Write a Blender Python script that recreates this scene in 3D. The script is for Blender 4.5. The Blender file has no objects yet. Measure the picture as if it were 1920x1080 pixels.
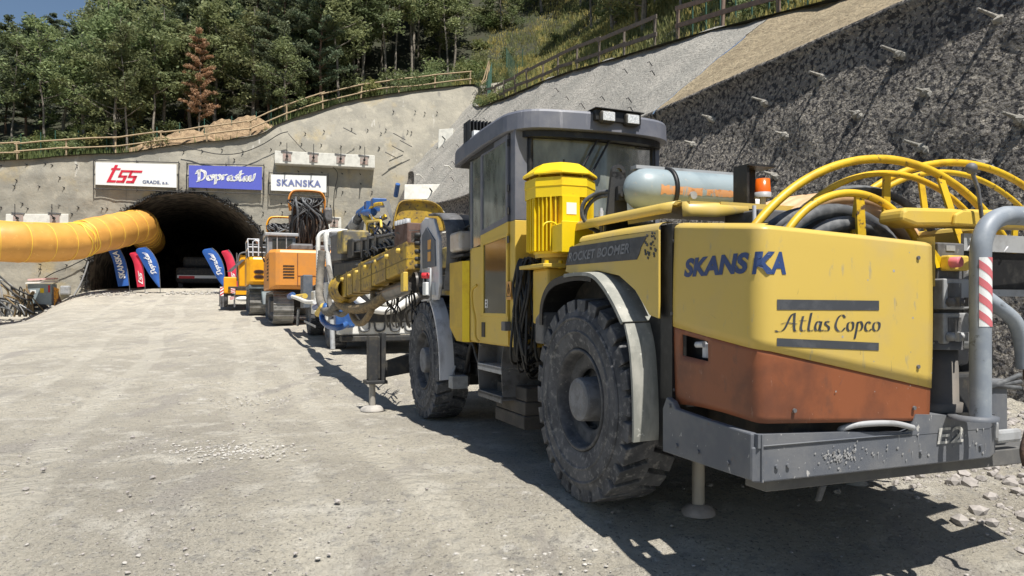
import bpy, bmesh, math, random
from mathutils import Vector, Matrix, noise
R_ = random.Random(7)
S = bpy.context.scene
# ---------------------------------------------------------------- camera, sky, sun, exposure
CH = 1.34                                   # eye height over the machine's wheels
cam = bpy.data.cameras.new('camera'); co = bpy.data.objects.new('camera', cam); S.collection.objects.link(co)
co.location = (0, 0, CH); co.rotation_euler = (math.radians(90), 0, 0)
cam.sensor_width = 36; cam.lens = 26.25; cam.shift_y = 35/1920
cam.clip_start = .05; cam.clip_end = 2000
S.camera = co
w = bpy.data.worlds.new('World'); S.world = w; w.use_nodes = True
nt = w.node_tree; bg = nt.nodes['Background']
sky = nt.nodes.new('ShaderNodeTexSky'); sky.sky_type = 'NISHITA'; sky.sun_disc = False
SUN = Vector((.23, -.41, 1)).normalized()
sky.sun_elevation = math.asin(SUN.z); sky.sun_rotation = math.atan2(SUN.x, SUN.y)
sky.air_density = 1.1; sky.dust_density = .4; sky.ozone_density = 2.0
nt.links.new(sky.outputs[0], bg.inputs[0]); bg.inputs[1].default_value = .062
sl = bpy.data.lights.new('sun', 'SUN'); sl.energy = 5.0; sl.angle = math.radians(.5); sl.color = (1, .955, .88)
so = bpy.data.objects.new('sun', sl); S.collection.objects.link(so)
so.rotation_euler = SUN.to_track_quat('Z', 'Y').to_euler(); so.location = (10, -10, 40)
S.view_settings.view_transform = 'Standard'; S.view_settings.look = 'None'
S.view_settings.exposure = 0.50; S.view_settings.gamma = 1
# ---------------------------------------------------------------- frames: u forward along the parked row, v to its right
TH = math.radians(21.8); Fx, Fy = -math.sin(TH), math.cos(TH); Rx, Ry = Fy, -Fx
def UV(v, u, z=0): return Vector((Fx*u+Rx*v, Fy*u+Ry*v, z))
def sm(t): t = max(0, min(1, t)); return t*t*(3-2*t)
def gz(X, Y):
    b = 0 if Y < 10 else .052*(Y-10)+max(0, Y-34)*.035
    if Y > 49: b = .052*39+15*.035
    b -= .27*sm((5.6-Y)/1.8)
    if Y > 20: b -= 1.35*sm((-(Y-40)*.5-23.0-X)/4)*sm((Y-22)/12)
    return b
PT = math.radians(15); Px, Py = math.cos(PT), math.sin(PT)      # the portal wall's own direction
PC = 50.85
def PW(x, y, off=0):                                            # point of the portal wall behind a pixel of the photo
    t = (x-960)/1400; d = (PC-off)/(Py*-t+Px)
    return Vector((t*d, d, CH-(y-575)/1400*d))
def wa(p): return p.x*Px+p.y*Py
# ---------------------------------------------------------------- materials
def mat(name, c, c2=None, s=3, lo=.45, hi=.65, c3=None, s3=30, lo3=.6, hi3=.7, r=.6, m=0, bump=0, bs=40, st=(1, 1, 1), st3=(1, 1, 1), rnd=0, spec=.5, emit=None, det=6, bd=.02, alt=None):
    M = bpy.data.materials.new(name); M.use_nodes = True; n = M.node_tree; L = n.links.new
    P = n.nodes['Principled BSDF']; P.inputs['Roughness'].default_value = r; P.inputs['Metallic'].default_value = m
    P.inputs['Specular IOR Level'].default_value = spec
    P.inputs['Base Color'].default_value = (*c, 1)
    tc = n.nodes.new('ShaderNodeTexCoord')
    def nz(sc, st, det=det, rough=.6):
        mp = n.nodes.new('ShaderNodeMapping'); mp.inputs['Scale'].default_value = st; L(tc.outputs['Object'], mp.inputs[0])
        t = n.nodes.new('ShaderNodeTexNoise'); t.inputs['Scale'].default_value = sc; t.inputs['Detail'].default_value = det; t.inputs['Roughness'].default_value = rough
        L(mp.outputs[0], t.inputs['Vector']); return t
    cur = None
    def layer(prev, col, fac):
        mx = n.nodes.new('ShaderNodeMix'); mx.data_type = 'RGBA'; L(fac, mx.inputs[0])
        if isinstance(prev, tuple): mx.inputs[6].default_value = (*prev, 1)
        else: L(prev, mx.inputs[6])
        mx.inputs[7].default_value = (*col, 1); return mx.outputs[2]
    def ramp(t, a, b):
        q = n.nodes.new('ShaderNodeMapRange'); q.interpolation_type = 'SMOOTHSTEP'
        q.inputs['From Min'].default_value = a; q.inputs['From Max'].default_value = b; L(t, q.inputs['Value']); return q.outputs[0]
    cur = c
    if c2: cur = layer(cur, c2, ramp(nz(s, st).outputs[0], lo, hi))
    if c3: cur = layer(cur, c3, ramp(nz(s3, st3).outputs[0], lo3, hi3))
    if alt:
        for col, sc, a, b, stt in alt: cur = layer(cur, col, ramp(nz(sc, stt).outputs[0], a, b))
    if rnd:
        oi = n.nodes.new('ShaderNodeObjectInfo'); h = n.nodes.new('ShaderNodeHueSaturation')
        mr = n.nodes.new('ShaderNodeMapRange'); mr.inputs['To Min'].default_value = 1-rnd; mr.inputs['To Max'].default_value = 1+rnd
        L(oi.outputs['Random'], mr.inputs['Value']); L(mr.outputs[0], h.inputs['Value'])
        mr2 = n.nodes.new('ShaderNodeMapRange'); mr2.inputs['To Min'].default_value = .5-.03; mr2.inputs['To Max'].default_value = .5+.03
        ml = n.nodes.new('ShaderNodeMath'); ml.operation = 'FRACT'; mm = n.nodes.new('ShaderNodeMath'); mm.operation = 'MULTIPLY'; mm.inputs[1].default_value = 7.3
        L(oi.outputs['Random'], mm.inputs[0]); L(mm.outputs[0], ml.inputs[0]); L(ml.outputs[0], mr2.inputs['Value']); L(mr2.outputs[0], h.inputs['Hue'])
        if isinstance(cur, tuple): h.inputs['Color'].default_value = (*cur, 1)
        else: L(cur, h.inputs['Color'])
        cur = h.outputs[0]
    if not isinstance(cur, tuple): L(cur, P.inputs['Base Color'])
    if bump:
        b = n.nodes.new('ShaderNodeBump'); b.inputs['Strength'].default_value = bump; b.inputs['Distance'].default_value = bd
        L(nz(bs, (1, 1, 1), 8, .65).outputs[0], b.inputs['Height']); L(b.outputs[0], P.inputs['Normal'])
    if emit: P.inputs['Emission Color'].default_value = (*c, 1); P.inputs['Emission Strength'].default_value = emit
    return M
M = {}
M['yel'] = mat('faded_yellow_paint', (.66, .46, .075), (.58, .42, .12), 2.2, .45, .7, (.34, .27, .12), 26, .64, .74, r=.5, bump=.05, bs=9, st3=(1, 1, .35), alt=[((.60, .52, .36), 60, .71, .76, (1, 1, .3))])
M['yelshell'] = mat('faded_yellow_shell', (.60, .43, .095), (.54, .40, .14), 1.8, .45, .7, (.42, .34, .17), 20, .61, .74, r=.4, bump=.05, bs=6, st3=(1, 1, .35), alt=[((.62, .56, .42), 34, .73, .77, (1, 1, .5))])
M['yelb'] = mat('bright_yellow_paint', (.84, .60, .01), (.72, .46, .01), 6, .5, .7, (.25, .16, .03), 40, .69, .76, r=.38, bump=.03)
M['yeld'] = mat('dirty_golden_paint', (.48, .31, .03), (.28, .18, .04), 4, .40, .62, (.09, .07, .045), 14, .54, .66, r=.55, bump=.08, bs=18)
M['hoopy'] = mat('chipped_yellow_tube', (.68, .44, .02), (.56, .34, .02), 9, .45, .65, (.10, .06, .04), 16, .62, .68, r=.45)
M['rust'] = mat('rust_orange_paint', (.26, .082, .032), (.15, .052, .026), 3, .38, .66, (.40, .26, .20), 16, .64, .76, r=.5, bump=.06, bs=14, st3=(1, 1, .3), alt=[((.55, .42, .34), 45, .70, .75, (1, 1, .6)), ((.14, .06, .035), 7, .60, .75, (1, 1, .5))])
M['frame'] = mat('splattered_grey_frame', (.105, .115, .135), (.15, .155, .165), 4, .4, .65, (.45, .44, .42), 24, .66, .70, r=.6, bump=.08, bs=20, st3=(1, 1, .45), alt=[((.42, .41, .39), 70, .69, .73, (1, 1, 1)), ((.20, .12, .08), 9, .67, .72, (1, 1, 1))])
M['cabgrey'] = mat('cab_grey_paint', (.13, .138, .17), (.17, .175, .20), 5, .4, .65, (.30, .30, .33), 14, .60, .75, r=.5, st3=(1.5, 1.5, .12), bump=.03)
M['pipe'] = mat('pipe_grey', (.22, .25, .29), (.30, .33, .36), 6, .4, .65, (.11, .12, .13), 15, .60, .72, r=.5, bump=.05, alt=[((.50, .49, .46), 32, .69, .73, (1, 1, .4)), ((.20, .09, .05), 18, .72, .75, (1, 1, 1))])
M['tank'] = mat('pale_blue_tank', (.27, .33, .355), (.21, .265, .29), 5, .45, .7, (.45, .42, .36), 20, .6, .8, r=.45, bump=.03)
M['rustspot'] = mat('orange_rust', (.27, .33, .355), (.60, .30, .13), 9, .40, .47, (.46, .20, .07), 26, .56, .66, r=.8, st=(1.6, 1, .35))
M['blk'] = mat('black_rubber_part', (.012, .012, .013), (.035, .034, .032), 12, .5, .7, r=.5, bump=.05)
M['dark'] = mat('dark_machine_metal', (.028, .029, .031), (.07, .062, .05), 8, .45, .7, r=.65, bump=.1)
M['mid'] = mat('mid_grey_metal', (.13, .13, .135), (.08, .078, .075), 8, .45, .65, (.3, .29, .27), 22, .62, .72, r=.6, bump=.08)
M['lt'] = mat('pale_grey_metal', (.36, .37, .38), (.25, .25, .25), 7, .45, .7, (.12, .11, .10), 25, .64, .74, r=.5, bump=.05)
M['silver'] = mat('scuffed_silver', (.62, .63, .66), (.38, .38, .40), 9, .45, .7, r=.4, st=(1, 1, .3))
M['fender'] = mat('cement_stained_fender', (.24, .245, .22), (.38, .375, .335), 7, .42, .66, (.55, .55, .50), 24, .62, .7, r=.7, st=(1, 1, .35), bump=.08, bs=30)
M['tyre'] = mat('dusty_tyre', (.05, .052, .058), (.11, .112, .12), 5, .35, .65, (.22, .215, .21), 24, .50, .72, r=.85, bump=.12, bs=30)
M['rim'] = mat('dusty_rim', (.05, .052, .058), (.11, .11, .115), 9, .4, .65, (.2, .19, .18), 25, .6, .72, r=.7, bump=.08)
M['peach'] = mat('peach_hose', (.62, .40, .22), (.50, .31, .17), 8, .45, .7, r=.6)
M['gcable'] = mat('dusty_black_cable', (.06, .064, .07), (.16, .165, .17), 8, .4, .65, r=.65, bump=.06)
M['white'] = mat('white_machine_paint', (.78, .77, .73), (.62, .6, .55), 5, .5, .7, (.25, .22, .18), 18, .64, .74, r=.5)
M['blue'] = mat('blue_pipe_paint', (.025, .085, .28), (.04, .12, .32), 8, .4, .6, (.3, .3, .3), 22, .64, .72, r=.4)
M['orange'] = mat('excavator_orange', (.68, .27, .045), (.60, .25, .06), 3, .45, .7, (.3, .14, .06), 20, .64, .74, r=.45)
M['amber'] = mat('excavator_amber', (.86, .40, .01), (.76, .33, .01), 3, .45, .7, r=.4)
M['red'] = mat('signal_red', (.60, .03, .04), r=.45)
M['pinkred'] = mat('faded_red', (.62, .16, .18), r=.6)
M['navy'] = mat('navy_lettering', (.025, .055, .17), (.035, .07, .19), 20, .5, .6, r=.5)
M['ink'] = mat('charcoal_decal', (.05, .055, .065), (.075, .08, .09), 12, .45, .6, (.5, .45, .3), 40, .72, .75, r=.55)
M['outl'] = mat('grey_letter', (.17, .18, .20), (.24, .25, .27), 20, .45, .6, r=.6)
M['lampglass'] = mat('lamp_lens', (.75, .77, .78), (.5, .52, .54), 90, .4, .6, r=.15, bump=.3, bs=120)
M['beacon'] = mat('beacon_orange', (.75, .13, .01), r=.25)
M['straw'] = mat('hose_wrap', (.28, .20, .10), (.16, .12, .07), 18, .4, .6, r=.8, bump=.2, bs=60)
M['timber'] = mat('fence_timber', (.44, .33, .20), (.33, .25, .16), 6, .4, .65, r=.8, st=(1, 1, 1))
M['otimber'] = mat('weathered_timber', (.19, .155, .125), (.13, .11, .09), 6, .4, .65, r=.85)
M['green'] = mat('green_fence_wire', (.03, .10, .07), r=.6)
M['concrete'] = mat('block_concrete', (.66, .65, .59), (.55, .54, .49), 3, .4, .65, (.25, .24, .22), 20, .66, .74, r=.85, bump=.1)
M['orduct'] = mat('orange_duct_fabric', (.68, .34, .07), (.58, .28, .06), .7, .4, .7, (.8, .46, .12), 6, .6, .75, r=.5, bump=.05, bs=3)
M['banner'] = mat('white_banner', (.80, .81, .80), r=.55)
M['bbanner'] = mat('blue_banner', (.10, .12, .52), r=.5)
M['rlogo'] = mat('red_logo', (.62, .02, .05), r=.5)
M['flagb'] = mat('blue_flag_fabric', (.02, .11, .42), (.02, .09, .35), 2, .4, .6, r=.6)
M['flagr'] = mat('red_flag_fabric', (.66, .03, .07), (.58, .02, .06), 2, .4, .6, r=.6)
M['portal'] = mat('portal_shotcrete', (.36, .335, .275), (.27, .255, .215), .55, .36, .62, (.40, .37, .30), 1.6, .52, .72, r=.95, bump=.5, bs=5, bd=.07, alt=[((.50, .48, .43), 1.3, .64, .72, (1.6, 1, .35)), ((.15, .145, .13), 2.6, .68, .76, (1, 1, .5)), ((.40, .33, .20), .35, .54, .70, (1, 1, 1)), ((.20, .19, .17), .8, .60, .74, (2.2, 2.2, .25)), ((.22, .21, .19), 9, .62, .70, (1, 1, 1))])
M['slopeg'] = mat('pale_slope_shotcrete', (.40, .38, .34), (.31, .30, .27), .8, .36, .64, (.20, .19, .17), 14, .54, .64, r=.95, bump=1, bs=9, bd=.12)
M['slopet'] = mat('tan_slope_earth', (.42, .34, .22), (.31, .25, .16), 1.5, .36, .64, (.50, .42, .28), 8, .55, .7, r=.95, bump=1, bs=9, bd=.16, alt=[((.24, .19, .12), 12, .55, .64, (1, 1, 1))])
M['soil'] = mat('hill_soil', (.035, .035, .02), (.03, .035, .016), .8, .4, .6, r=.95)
M['dirt'] = mat('spoil_dirt', (.42, .30, .18), (.29, .20, .12), 2.5, .4, .62, (.22, .15, .09), 7, .56, .64, r=.95, bump=1, bs=5, bd=.2)
M['bark'] = mat('grey_bark', (.26, .23, .19), (.15, .13, .11), 6, .4, .65, r=.9, bump=.2)
M['pbark'] = mat('pine_bark', (.20, .125, .085), (.12, .085, .06), 5, .4, .65, r=.9)
M['ltnavy'] = mat('slate_blue_lettering', (.16, .19, .38), r=.6)
M['otimber2'] = mat('brown_timber', (.24, .17, .13), (.17, .125, .10), 6, .4, .65, r=.85)
M['frame2'] = mat('dusty_lower_beam', (.15, .145, .135), (.10, .10, .10), 3, .4, .6, (.4, .39, .37), 12, .66, .72, r=.8, bump=.1)
M['frame2b'] = mat('slate_undercarriage', (.15, .19, .20), (.11, .13, .14), 4, .4, .6, r=.6)
M['splash'] = mat('dried_cement_splash', (.36, .36, .36), (.26, .26, .26), 30, .4, .6, r=.9)
M['stencil'] = mat('worn_white_stencil', (.52, .51, .48), (.30, .30, .29), 30, .45, .6, r=.9)
M['rustbar'] = mat('rusty_iron_bar', (.13, .08, .055), (.07, .045, .035), 15, .4, .6, (.25, .17, .12), 25, .6, .7, r=.9, bump=.4)
M['canm'] = mat('mud_brown_can', (.16, .14, .12), (.11, .105, .10), 3, .4, .6, (.40, .38, .35), 14, .64, .70, r=.6, st3=(1, 1, .25))
M['oldblock'] = mat('grey_block', (.09, .08, .07), (.06, .055, .05), 5, .4, .6, r=.85, bump=.2)
M['yeld2'] = mat('golden_box_paint', (.58, .38, .02), (.50, .32, .02), 4, .4, .6, (.30, .20, .06), 26, .66, .74, r=.5)
M['slateplate'] = mat('slate_plate', (.09, .11, .14), (.13, .14, .16), 6, .4, .6, r=.6)
M['ghose'] = mat('grey_ribbed_hose', (.20, .18, .15), (.13, .12, .10), 8, .4, .6, r=.8)
M['workwear'] = mat('navy_workwear', (.02, .035, .09), r=.8)
M['skin'] = mat('skin_tone', (.50, .30, .22), r=.6)
M['seam'] = mat('bright_duct_seam', (.90, .62, .08), r=.5)
M['pinkred2'] = mat('faded_pink_board', (.62, .40, .38), r=.7)
M['hz'] = mat('orange_hazard_sheet', (.75, .33, .03), (.35, .12, .04), 9, .5, .6, r=.6)
M['cabin_g'] = mat('grey_cabin', (.20, .23, .25), (.15, .17, .19), 4, .4, .6, r=.5)
def leaf(name, c, c2):
    m = mat(name, c, c2, 1.1, .38, .62, (c[0]*1.55, c[1]*1.4, c[2]*1.2), 3.5, .58, .7, r=.62, rnd=.22, spec=.25)
    n = m.node_tree; P = n.nodes['Principled BSDF']; o = [q for q in n.nodes if q.type == 'OUTPUT_MATERIAL'][0]
    t = n.nodes.new('ShaderNodeBsdfTranslucent'); x = n.nodes.new('ShaderNodeMixShader'); x.inputs[0].default_value = .38
    n.links.new(P.inputs['Base Color'].links[0].from_socket, t.inputs[0]); n.links.new(P.outputs[0], x.inputs[1]); n.links.new(t.outputs[0], x.inputs[2]); n.links.new(x.outputs[0], o.inputs[0])
    return m
M['leaf'] = leaf('broad_leaves', (.20, .235, .105), (.145, .18, .085))
M['leaf2'] = leaf('pale_leaves', (.25, .285, .13), (.18, .21, .10))
M['pine'] = leaf('pine_needles', (.15, .18, .105), (.105, .13, .08))
M['brown'] = leaf('dead_needles', (.46, .29, .18), (.36, .23, .15))
M['weed'] = leaf('weed_leaves', (.15, .19, .07), (.22, .23, .09))
M['gold'] = leaf('dry_weeds', (.46, .34, .13), (.32, .27, .11))
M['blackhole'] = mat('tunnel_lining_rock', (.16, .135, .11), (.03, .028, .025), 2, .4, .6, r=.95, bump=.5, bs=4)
def glassmat(name, tint, dust, df):
    m = bpy.data.materials.new(name); m.use_nodes = True; n = m.node_tree; n.nodes.clear(); L = n.links.new
    o = n.nodes.new('ShaderNodeOutputMaterial'); tr = n.nodes.new('ShaderNodeBsdfTransparent'); tr.inputs[0].default_value = (*tint, 1)
    gl = n.nodes.new('ShaderNodeBsdfGlossy'); gl.inputs['Roughness'].default_value = .06; gl.inputs[0].default_value = (.9, .95, 1, 1)
    fr = n.nodes.new('ShaderNodeFresnel'); fr.inputs[0].default_value = 1.5; mx = n.nodes.new('ShaderNodeMixShader')
    di = n.nodes.new('ShaderNodeBsdfDiffuse'); di.inputs[0].default_value = (*dust, 1); m2 = n.nodes.new('ShaderNodeMixShader')
    tn = n.nodes.new('ShaderNodeTexNoise'); tc = n.nodes.new('ShaderNodeTexCoord'); mp = n.nodes.new('ShaderNodeMapping'); mp.inputs['Scale'].default_value = (2.5, 2.5, 1.2)
    L(tc.outputs['Object'], mp.inputs[0]); L(mp.outputs[0], tn.inputs['Vector']); tn.inputs['Scale'].default_value = 3; tn.inputs['Detail'].default_value = 8
    mr = n.nodes.new('ShaderNodeMapRange'); mr.inputs['From Min'].default_value = .3; mr.inputs['From Max'].default_value = .7; mr.inputs['To Min'].default_value = df*.5; mr.inputs['To Max'].default_value = df*1.4
    L(tn.outputs[0], mr.inputs['Value']); L(mr.outputs[0], m2.inputs[0])
    L(tr.outputs[0], m2.inputs[1]); L(di.outputs[0], m2.inputs[2]); L(fr.outputs[0], mx.inputs[0]); L(m2.outputs[0], mx.inputs[1]); L(gl.outputs[0], mx.inputs[2]); L(mx.outputs[0], o.inputs[0])
    return m
M['glass'] = glassmat('dusty_cab_glass', (.40, .45, .43), (.40, .43, .38), .5)
M['glassd'] = glassmat('dark_door_glass', (.22, .24, .24), (.16, .15, .12), .22)
def groundmat():
    m = mat('crushed_limestone_ground', (.515, .475, .39), (.395, .362, .30), .45, .38, .62, (.58, .545, .47), 2.2, .50, .68, r=.95,
            alt=[((.38, .35, .305), 1.0, .54, .66, (1.8, .6, 1)), ((.35, .33, .29), 9, .52, .68, (1, 1, 1)), ((.64, .61, .55), 4, .62, .72, (1, 1, 1)), ((.20, .19, .17), 38, .58, .66, (1, 1, 1)), ((.58, .56, .52), 50, .62, .68, (1, 1, 1))])
    n = m.node_tree; L = n.links.new; P = n.nodes['Principled BSDF']; tc = [q for q in n.nodes if q.type == 'TEX_COORD'][0]
    a = n.nodes.new('ShaderNodeTexNoise'); a.inputs['Scale'].default_value = 14; a.inputs['Detail'].default_value = 12; a.inputs['Roughness'].default_value = .75
    v = n.nodes.new('ShaderNodeTexVoronoi'); v.inputs['Scale'].default_value = 34
    L(tc.outputs['Object'], a.inputs['Vector']); L(tc.outputs['Object'], v.inputs['Vector'])
    b = n.nodes.new('ShaderNodeBump'); b.inputs['Strength'].default_value = 1; b.inputs['Distance'].default_value = .075; L(a.outputs[0], b.inputs['Height'])
    b2 = n.nodes.new('ShaderNodeBump'); b2.inputs['Strength'].default_value = .8; b2.inputs['Distance'].default_value = .014; b2.invert = True; L(v.outputs['Distance'], b2.inputs['Height'])
    # packed tyre tracks running along the parked row: chevron treads in the relief, slightly paler packed dust
    def N(t, **k):
        q = n.nodes.new(t)
        for a_, v_ in k.items(): setattr(q, a_, v_)
        return q
    def mth(op, x, y=None, c=None):
        q = N('ShaderNodeMath', operation=op)
        for i_, s_ in enumerate((x, y, c)):
            if s_ is None: continue
            if isinstance(s_, (int, float)): q.inputs[i_].default_value = s_
            else: L(s_, q.inputs[i_])
        return q.outputs[0]
    def dot(vx, vy):
        q = N('ShaderNodeVectorMath', operation='DOT_PRODUCT'); L(tc.outputs['Object'], q.inputs[0]); q.inputs[1].default_value = (vx, vy, 0); return q.outputs['Value']
    vv, uu = dot(Rx, Ry), dot(Fx, Fy); wv = mth('MULTIPLY', mth('SINE', mth('MULTIPLY', uu, .45)), .14); tot = None; wav = None
    pn = N('ShaderNodeTexNoise'); pn.inputs['Scale'].default_value = .9; pn.inputs['Detail'].default_value = 4; L(tc.outputs['Object'], pn.inputs['Vector'])
    for vc, wd in ((.5, .17), (-1.35, .17), (-2.6, .15), (-4.4, .15), (1.35, .12)):
        dv = mth('ABSOLUTE', mth('SUBTRACT', mth('SUBTRACT', vv, vc), wv)); ms = N('ShaderNodeMapRange', interpolation_type='SMOOTHSTEP'); ms.inputs['From Min'].default_value = wd+.05; ms.inputs['From Max'].default_value = wd-.04; L(dv, ms.inputs['Value'])
        ph = mth('SINE', mth('ADD', mth('MULTIPLY', uu, 46), mth('MULTIPLY', dv, 26))); h_ = mth('MULTIPLY', ph, ms.outputs[0])
        tot = ms.outputs[0] if tot is None else mth('ADD', tot, ms.outputs[0]); wav = h_ if wav is None else mth('ADD', wav, h_)
    br = N('ShaderNodeMapRange'); br.inputs['From Min'].default_value = .38; br.inputs['From Max'].default_value = .58; L(pn.outputs[0], br.inputs['Value'])
    b3 = N('ShaderNodeBump'); b3.inputs['Strength'].default_value = .7; b3.inputs['Distance'].default_value = .012; L(mth('MULTIPLY', wav, br.outputs[0]), b3.inputs['Height'])
    L(b.outputs[0], b2.inputs['Normal']); L(b2.outputs[0], b3.inputs['Normal']); L(b3.outputs[0], P.inputs['Normal'])
    cl = P.inputs['Base Color'].links[0].from_socket; mx = N('ShaderNodeMix', data_type='RGBA'); L(mth('MULTIPLY', mth('MULTIPLY', tot, br.outputs[0]), .45), mx.inputs[0]); L(cl, mx.inputs[6]); mx.inputs[7].default_value = (.60, .565, .48, 1); L(mx.outputs[2], P.inputs['Base Color'])
    return m
M['ground'] = groundmat()
M['stone'] = mat('broken_stone', (.42, .39, .36), (.30, .28, .26), 6, .4, .6, r=.9, bump=.3, bs=20, rnd=.1)
def darkwall():
    m = mat('sun_shade_speckled_shotcrete', (.36, .33, .29), (.24, .22, .20), .5, .4, .62, (.55, .50, .42), 15, .54, .58, r=.95, alt=[((.065, .063, .066), 11, .50, .56, (1, 1, 1))])  # speck colours paint in sunlit grains and the shade between them
    n = m.node_tree; L = n.links.new; P = n.nodes['Principled BSDF']; tc = [q for q in n.nodes if q.type == 'TEX_COORD'][0]
    v = n.nodes.new('ShaderNodeTexNoise'); v.inputs['Scale'].default_value = 16; v.inputs['Detail'].default_value = 3.5; v.inputs['Roughness'].default_value = .6
    L(tc.outputs['Object'], v.inputs['Vector'])
    b = n.nodes.new('ShaderNodeBump'); b.inputs['Strength'].default_value = 1; b.inputs['Distance'].default_value = .30; L(v.outputs[0], b.inputs['Height']); L(b.outputs[0], P.inputs['Normal'])
    return m
M['dwall'] = darkwall()
# ---------------------------------------------------------------- mesh builder
def tag(o, label=None, cat=None, group=None, kind=None):
    if label: o['label'] = label
    if cat: o['category'] = cat
    if group: o['group'] = group
    if kind: o['kind'] = kind
    return o
def root(name, loc, rz, label, cat, group=None):
    o = bpy.data.objects.new(name, None); S.collection.objects.link(o); o.location = loc; o.rotation_euler = (0, 0, rz)
    o.empty_display_size = .2
    return tag(o, label, cat, group)
def catmull(P, n=6, closed=False):
    P = [Vector(p) for p in P]; out = []; N = len(P)
    rng = range(N if closed else N-1)
    for i in rng:
        g = (lambda k: P[k % N]) if closed else (lambda k: P[max(0, min(N-1, k))])
        a, b, c, d = g(i-1), g(i), g(i+1), g(i+2)
        for k in range(n):
            t = k/n; out.append(.5*((2*b)+(c-a)*t+(2*a-5*b+4*c-d)*t*t+(3*b-a-3*c+d)*t*t*t))
    if not closed: out.append(P[-1])
    return out
class MB:
    def __init__(s, off=(0, 0, 0)): s.v = []; s.f = []; s.sm = []; s.off = Vector(off)
    def add(s, vs, fs, smooth=False):
        b = len(s.v); s.v += [tuple(Vector(p)-s.off) for p in vs]; s.f += [tuple(i+b for i in f) for f in fs]; s.sm += [smooth]*len(fs); return s
    def hexa(s, p):                 # p: 4 bottom + 4 top
        return s.add(p, [(3, 2, 1, 0), (4, 5, 6, 7), (0, 1, 5, 4), (1, 2, 6, 5), (2, 3, 7, 6), (3, 0, 4, 7)])
    def box(s, x0, x1, y0, y1, z0, z1):
        return s.hexa([(x0, y0, z0), (x1, y0, z0), (x1, y1, z0), (x0, y1, z0), (x0, y0, z1), (x1, y0, z1), (x1, y1, z1), (x0, y1, z1)])
    def prism(s, poly, h0, h1, ax='z'):
        # poly 2D; ax z: (x,y) extruded in z; ax y: (x,z) along y; ax x: (y,z) along x
        def P(a, b, h): return {'z': (a, b, h), 'y': (a, h, b), 'x': (h, a, b)}[ax]
        n = len(poly); vs = [P(a, b, h0) for a, b in poly]+[P(a, b, h1) for a, b in poly]
        fs = [tuple(range(n-1, -1, -1)), tuple(range(n, 2*n))]+[(i, (i+1) % n, n+(i+1) % n, n+i) for i in range(n)]
        return s.add(vs, fs)
    def tube(s, P, r, n=10, closed=False, cap=True, sy=1):
        P = [Vector(p) for p in P]; N = len(P); rr = r if isinstance(r, (list, tuple)) else [r]*N
        vs = []; prev = None
        for i in range(N):
            if closed: t = P[(i+1) % N]-P[i-1]
            else: t = P[min(N-1, i+1)]-P[max(0, i-1)]
            t = t.normalized() if t.length > 1e-9 else Vector((0, 0, 1))
            if prev is None:
                a = Vector((0, 0, 1)) if abs(t.z) < .9 else Vector((1, 0, 0)); u = t.cross(a).normalized()
            else:
                u = (prev-t*prev.dot(t))
                u = u.normalized() if u.length > 1e-6 else t.cross(Vector((0, 0, 1))).normalized()
            prev = u; w_ = t.cross(u)
            for k in range(n):
                a = 2*math.pi*k/n; vs.append(P[i]+(u*math.cos(a)+w_*math.sin(a)*sy)*rr[i])
        fs = []
        for i in range(N if closed else N-1):
            j = (i+1) % N
            for k in range(n): fs.append((i*n+k, i*n+(k+1) % n, j*n+(k+1) % n, j*n+k))
        s.add(vs, fs, True)
        if cap and not closed:
            s.add(vs[:n], [tuple(range(n-1, -1, -1))]); s.add(vs[-n:], [tuple(range(n))])
        return s
    def cyl(s, a, b, r, n=16, r2=None): return s.tube([a, b], [r, r if r2 is None else r2], n)
    def lathe(s, prof, c, ax='x', n=32, smooth=True, a0=0, a1=2*math.pi):   # prof: (h along axis, radius)
        c = Vector(c); vs = []; full = abs(a1-a0-2*math.pi) < 1e-6; m = n if full else n+1
        for h, r in prof:
            for k in range(m):
                a = a0+(a1-a0)*k/n; p, q = r*math.cos(a), r*math.sin(a)
                vs.append(c+Vector({'x': (h, p, q), 'y': (p, h, q), 'z': (p, q, h)}[ax]))
        fs = []
        for i in range(len(prof)-1):
            for k in range(n):
                k2 = (k+1) % n if full else k+1
                fs.append((i*m+k, i*m+k2, (i+1)*m+k2, (i+1)*m+k))
        return s.add(vs, fs, smooth)
    def sphere(s, c, r, n=12, sc=(1, 1, 1)):
        prof = [(-math.cos(math.pi*i/n), math.sin(math.pi*i/n)) for i in range(n+1)]
        vs = []; 
        for h, q in prof:
            for k in range(n): a = 2*math.pi*k/n; vs.append(Vector(c)+Vector((q*math.cos(a)*sc[0], q*math.sin(a)*sc[1], h*sc[2]))*r)
        return s.add(vs, [(i*n+k, i*n+(k+1) % n, (i+1)*n+(k+1) % n, (i+1)*n+k) for i in range(n) for k in range(n)], True)
    def grid(s, rows, smooth=True):
        n = len(rows[0]); vs = [p for r in rows for p in r]
        return s.add(vs, [(i*n+k, i*n+k+1, (i+1)*n+k+1, (i+1)*n+k) for i in range(len(rows)-1) for k in range(n-1)], smooth)
    def build(s, name, m, parent=None, bevel=0, solid=0, label=None, flip=False, subd=0):
        me = bpy.data.meshes.new(name); me.from_pydata(s.v, [], s.f); me.polygons.foreach_set('use_smooth', s.sm); me.materials.append(m); me.update()
        o = bpy.data.objects.new(name, me); S.collection.objects.link(o)
        if parent: o.parent = parent
        if label: o['label'] = label
        if solid: q = o.modifiers.new('s', 'SOLIDIFY'); q.thickness = solid; q.offset = 0
        if subd: q = o.modifiers.new('u', 'SUBSURF'); q.levels = q.render_levels = subd
        if bevel:
            q = o.modifiers.new('b', 'BEVEL'); q.width = bevel; q.segments = 2; q.limit_method = 'ANGLE'; q.angle_limit = .6
        return o
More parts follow.
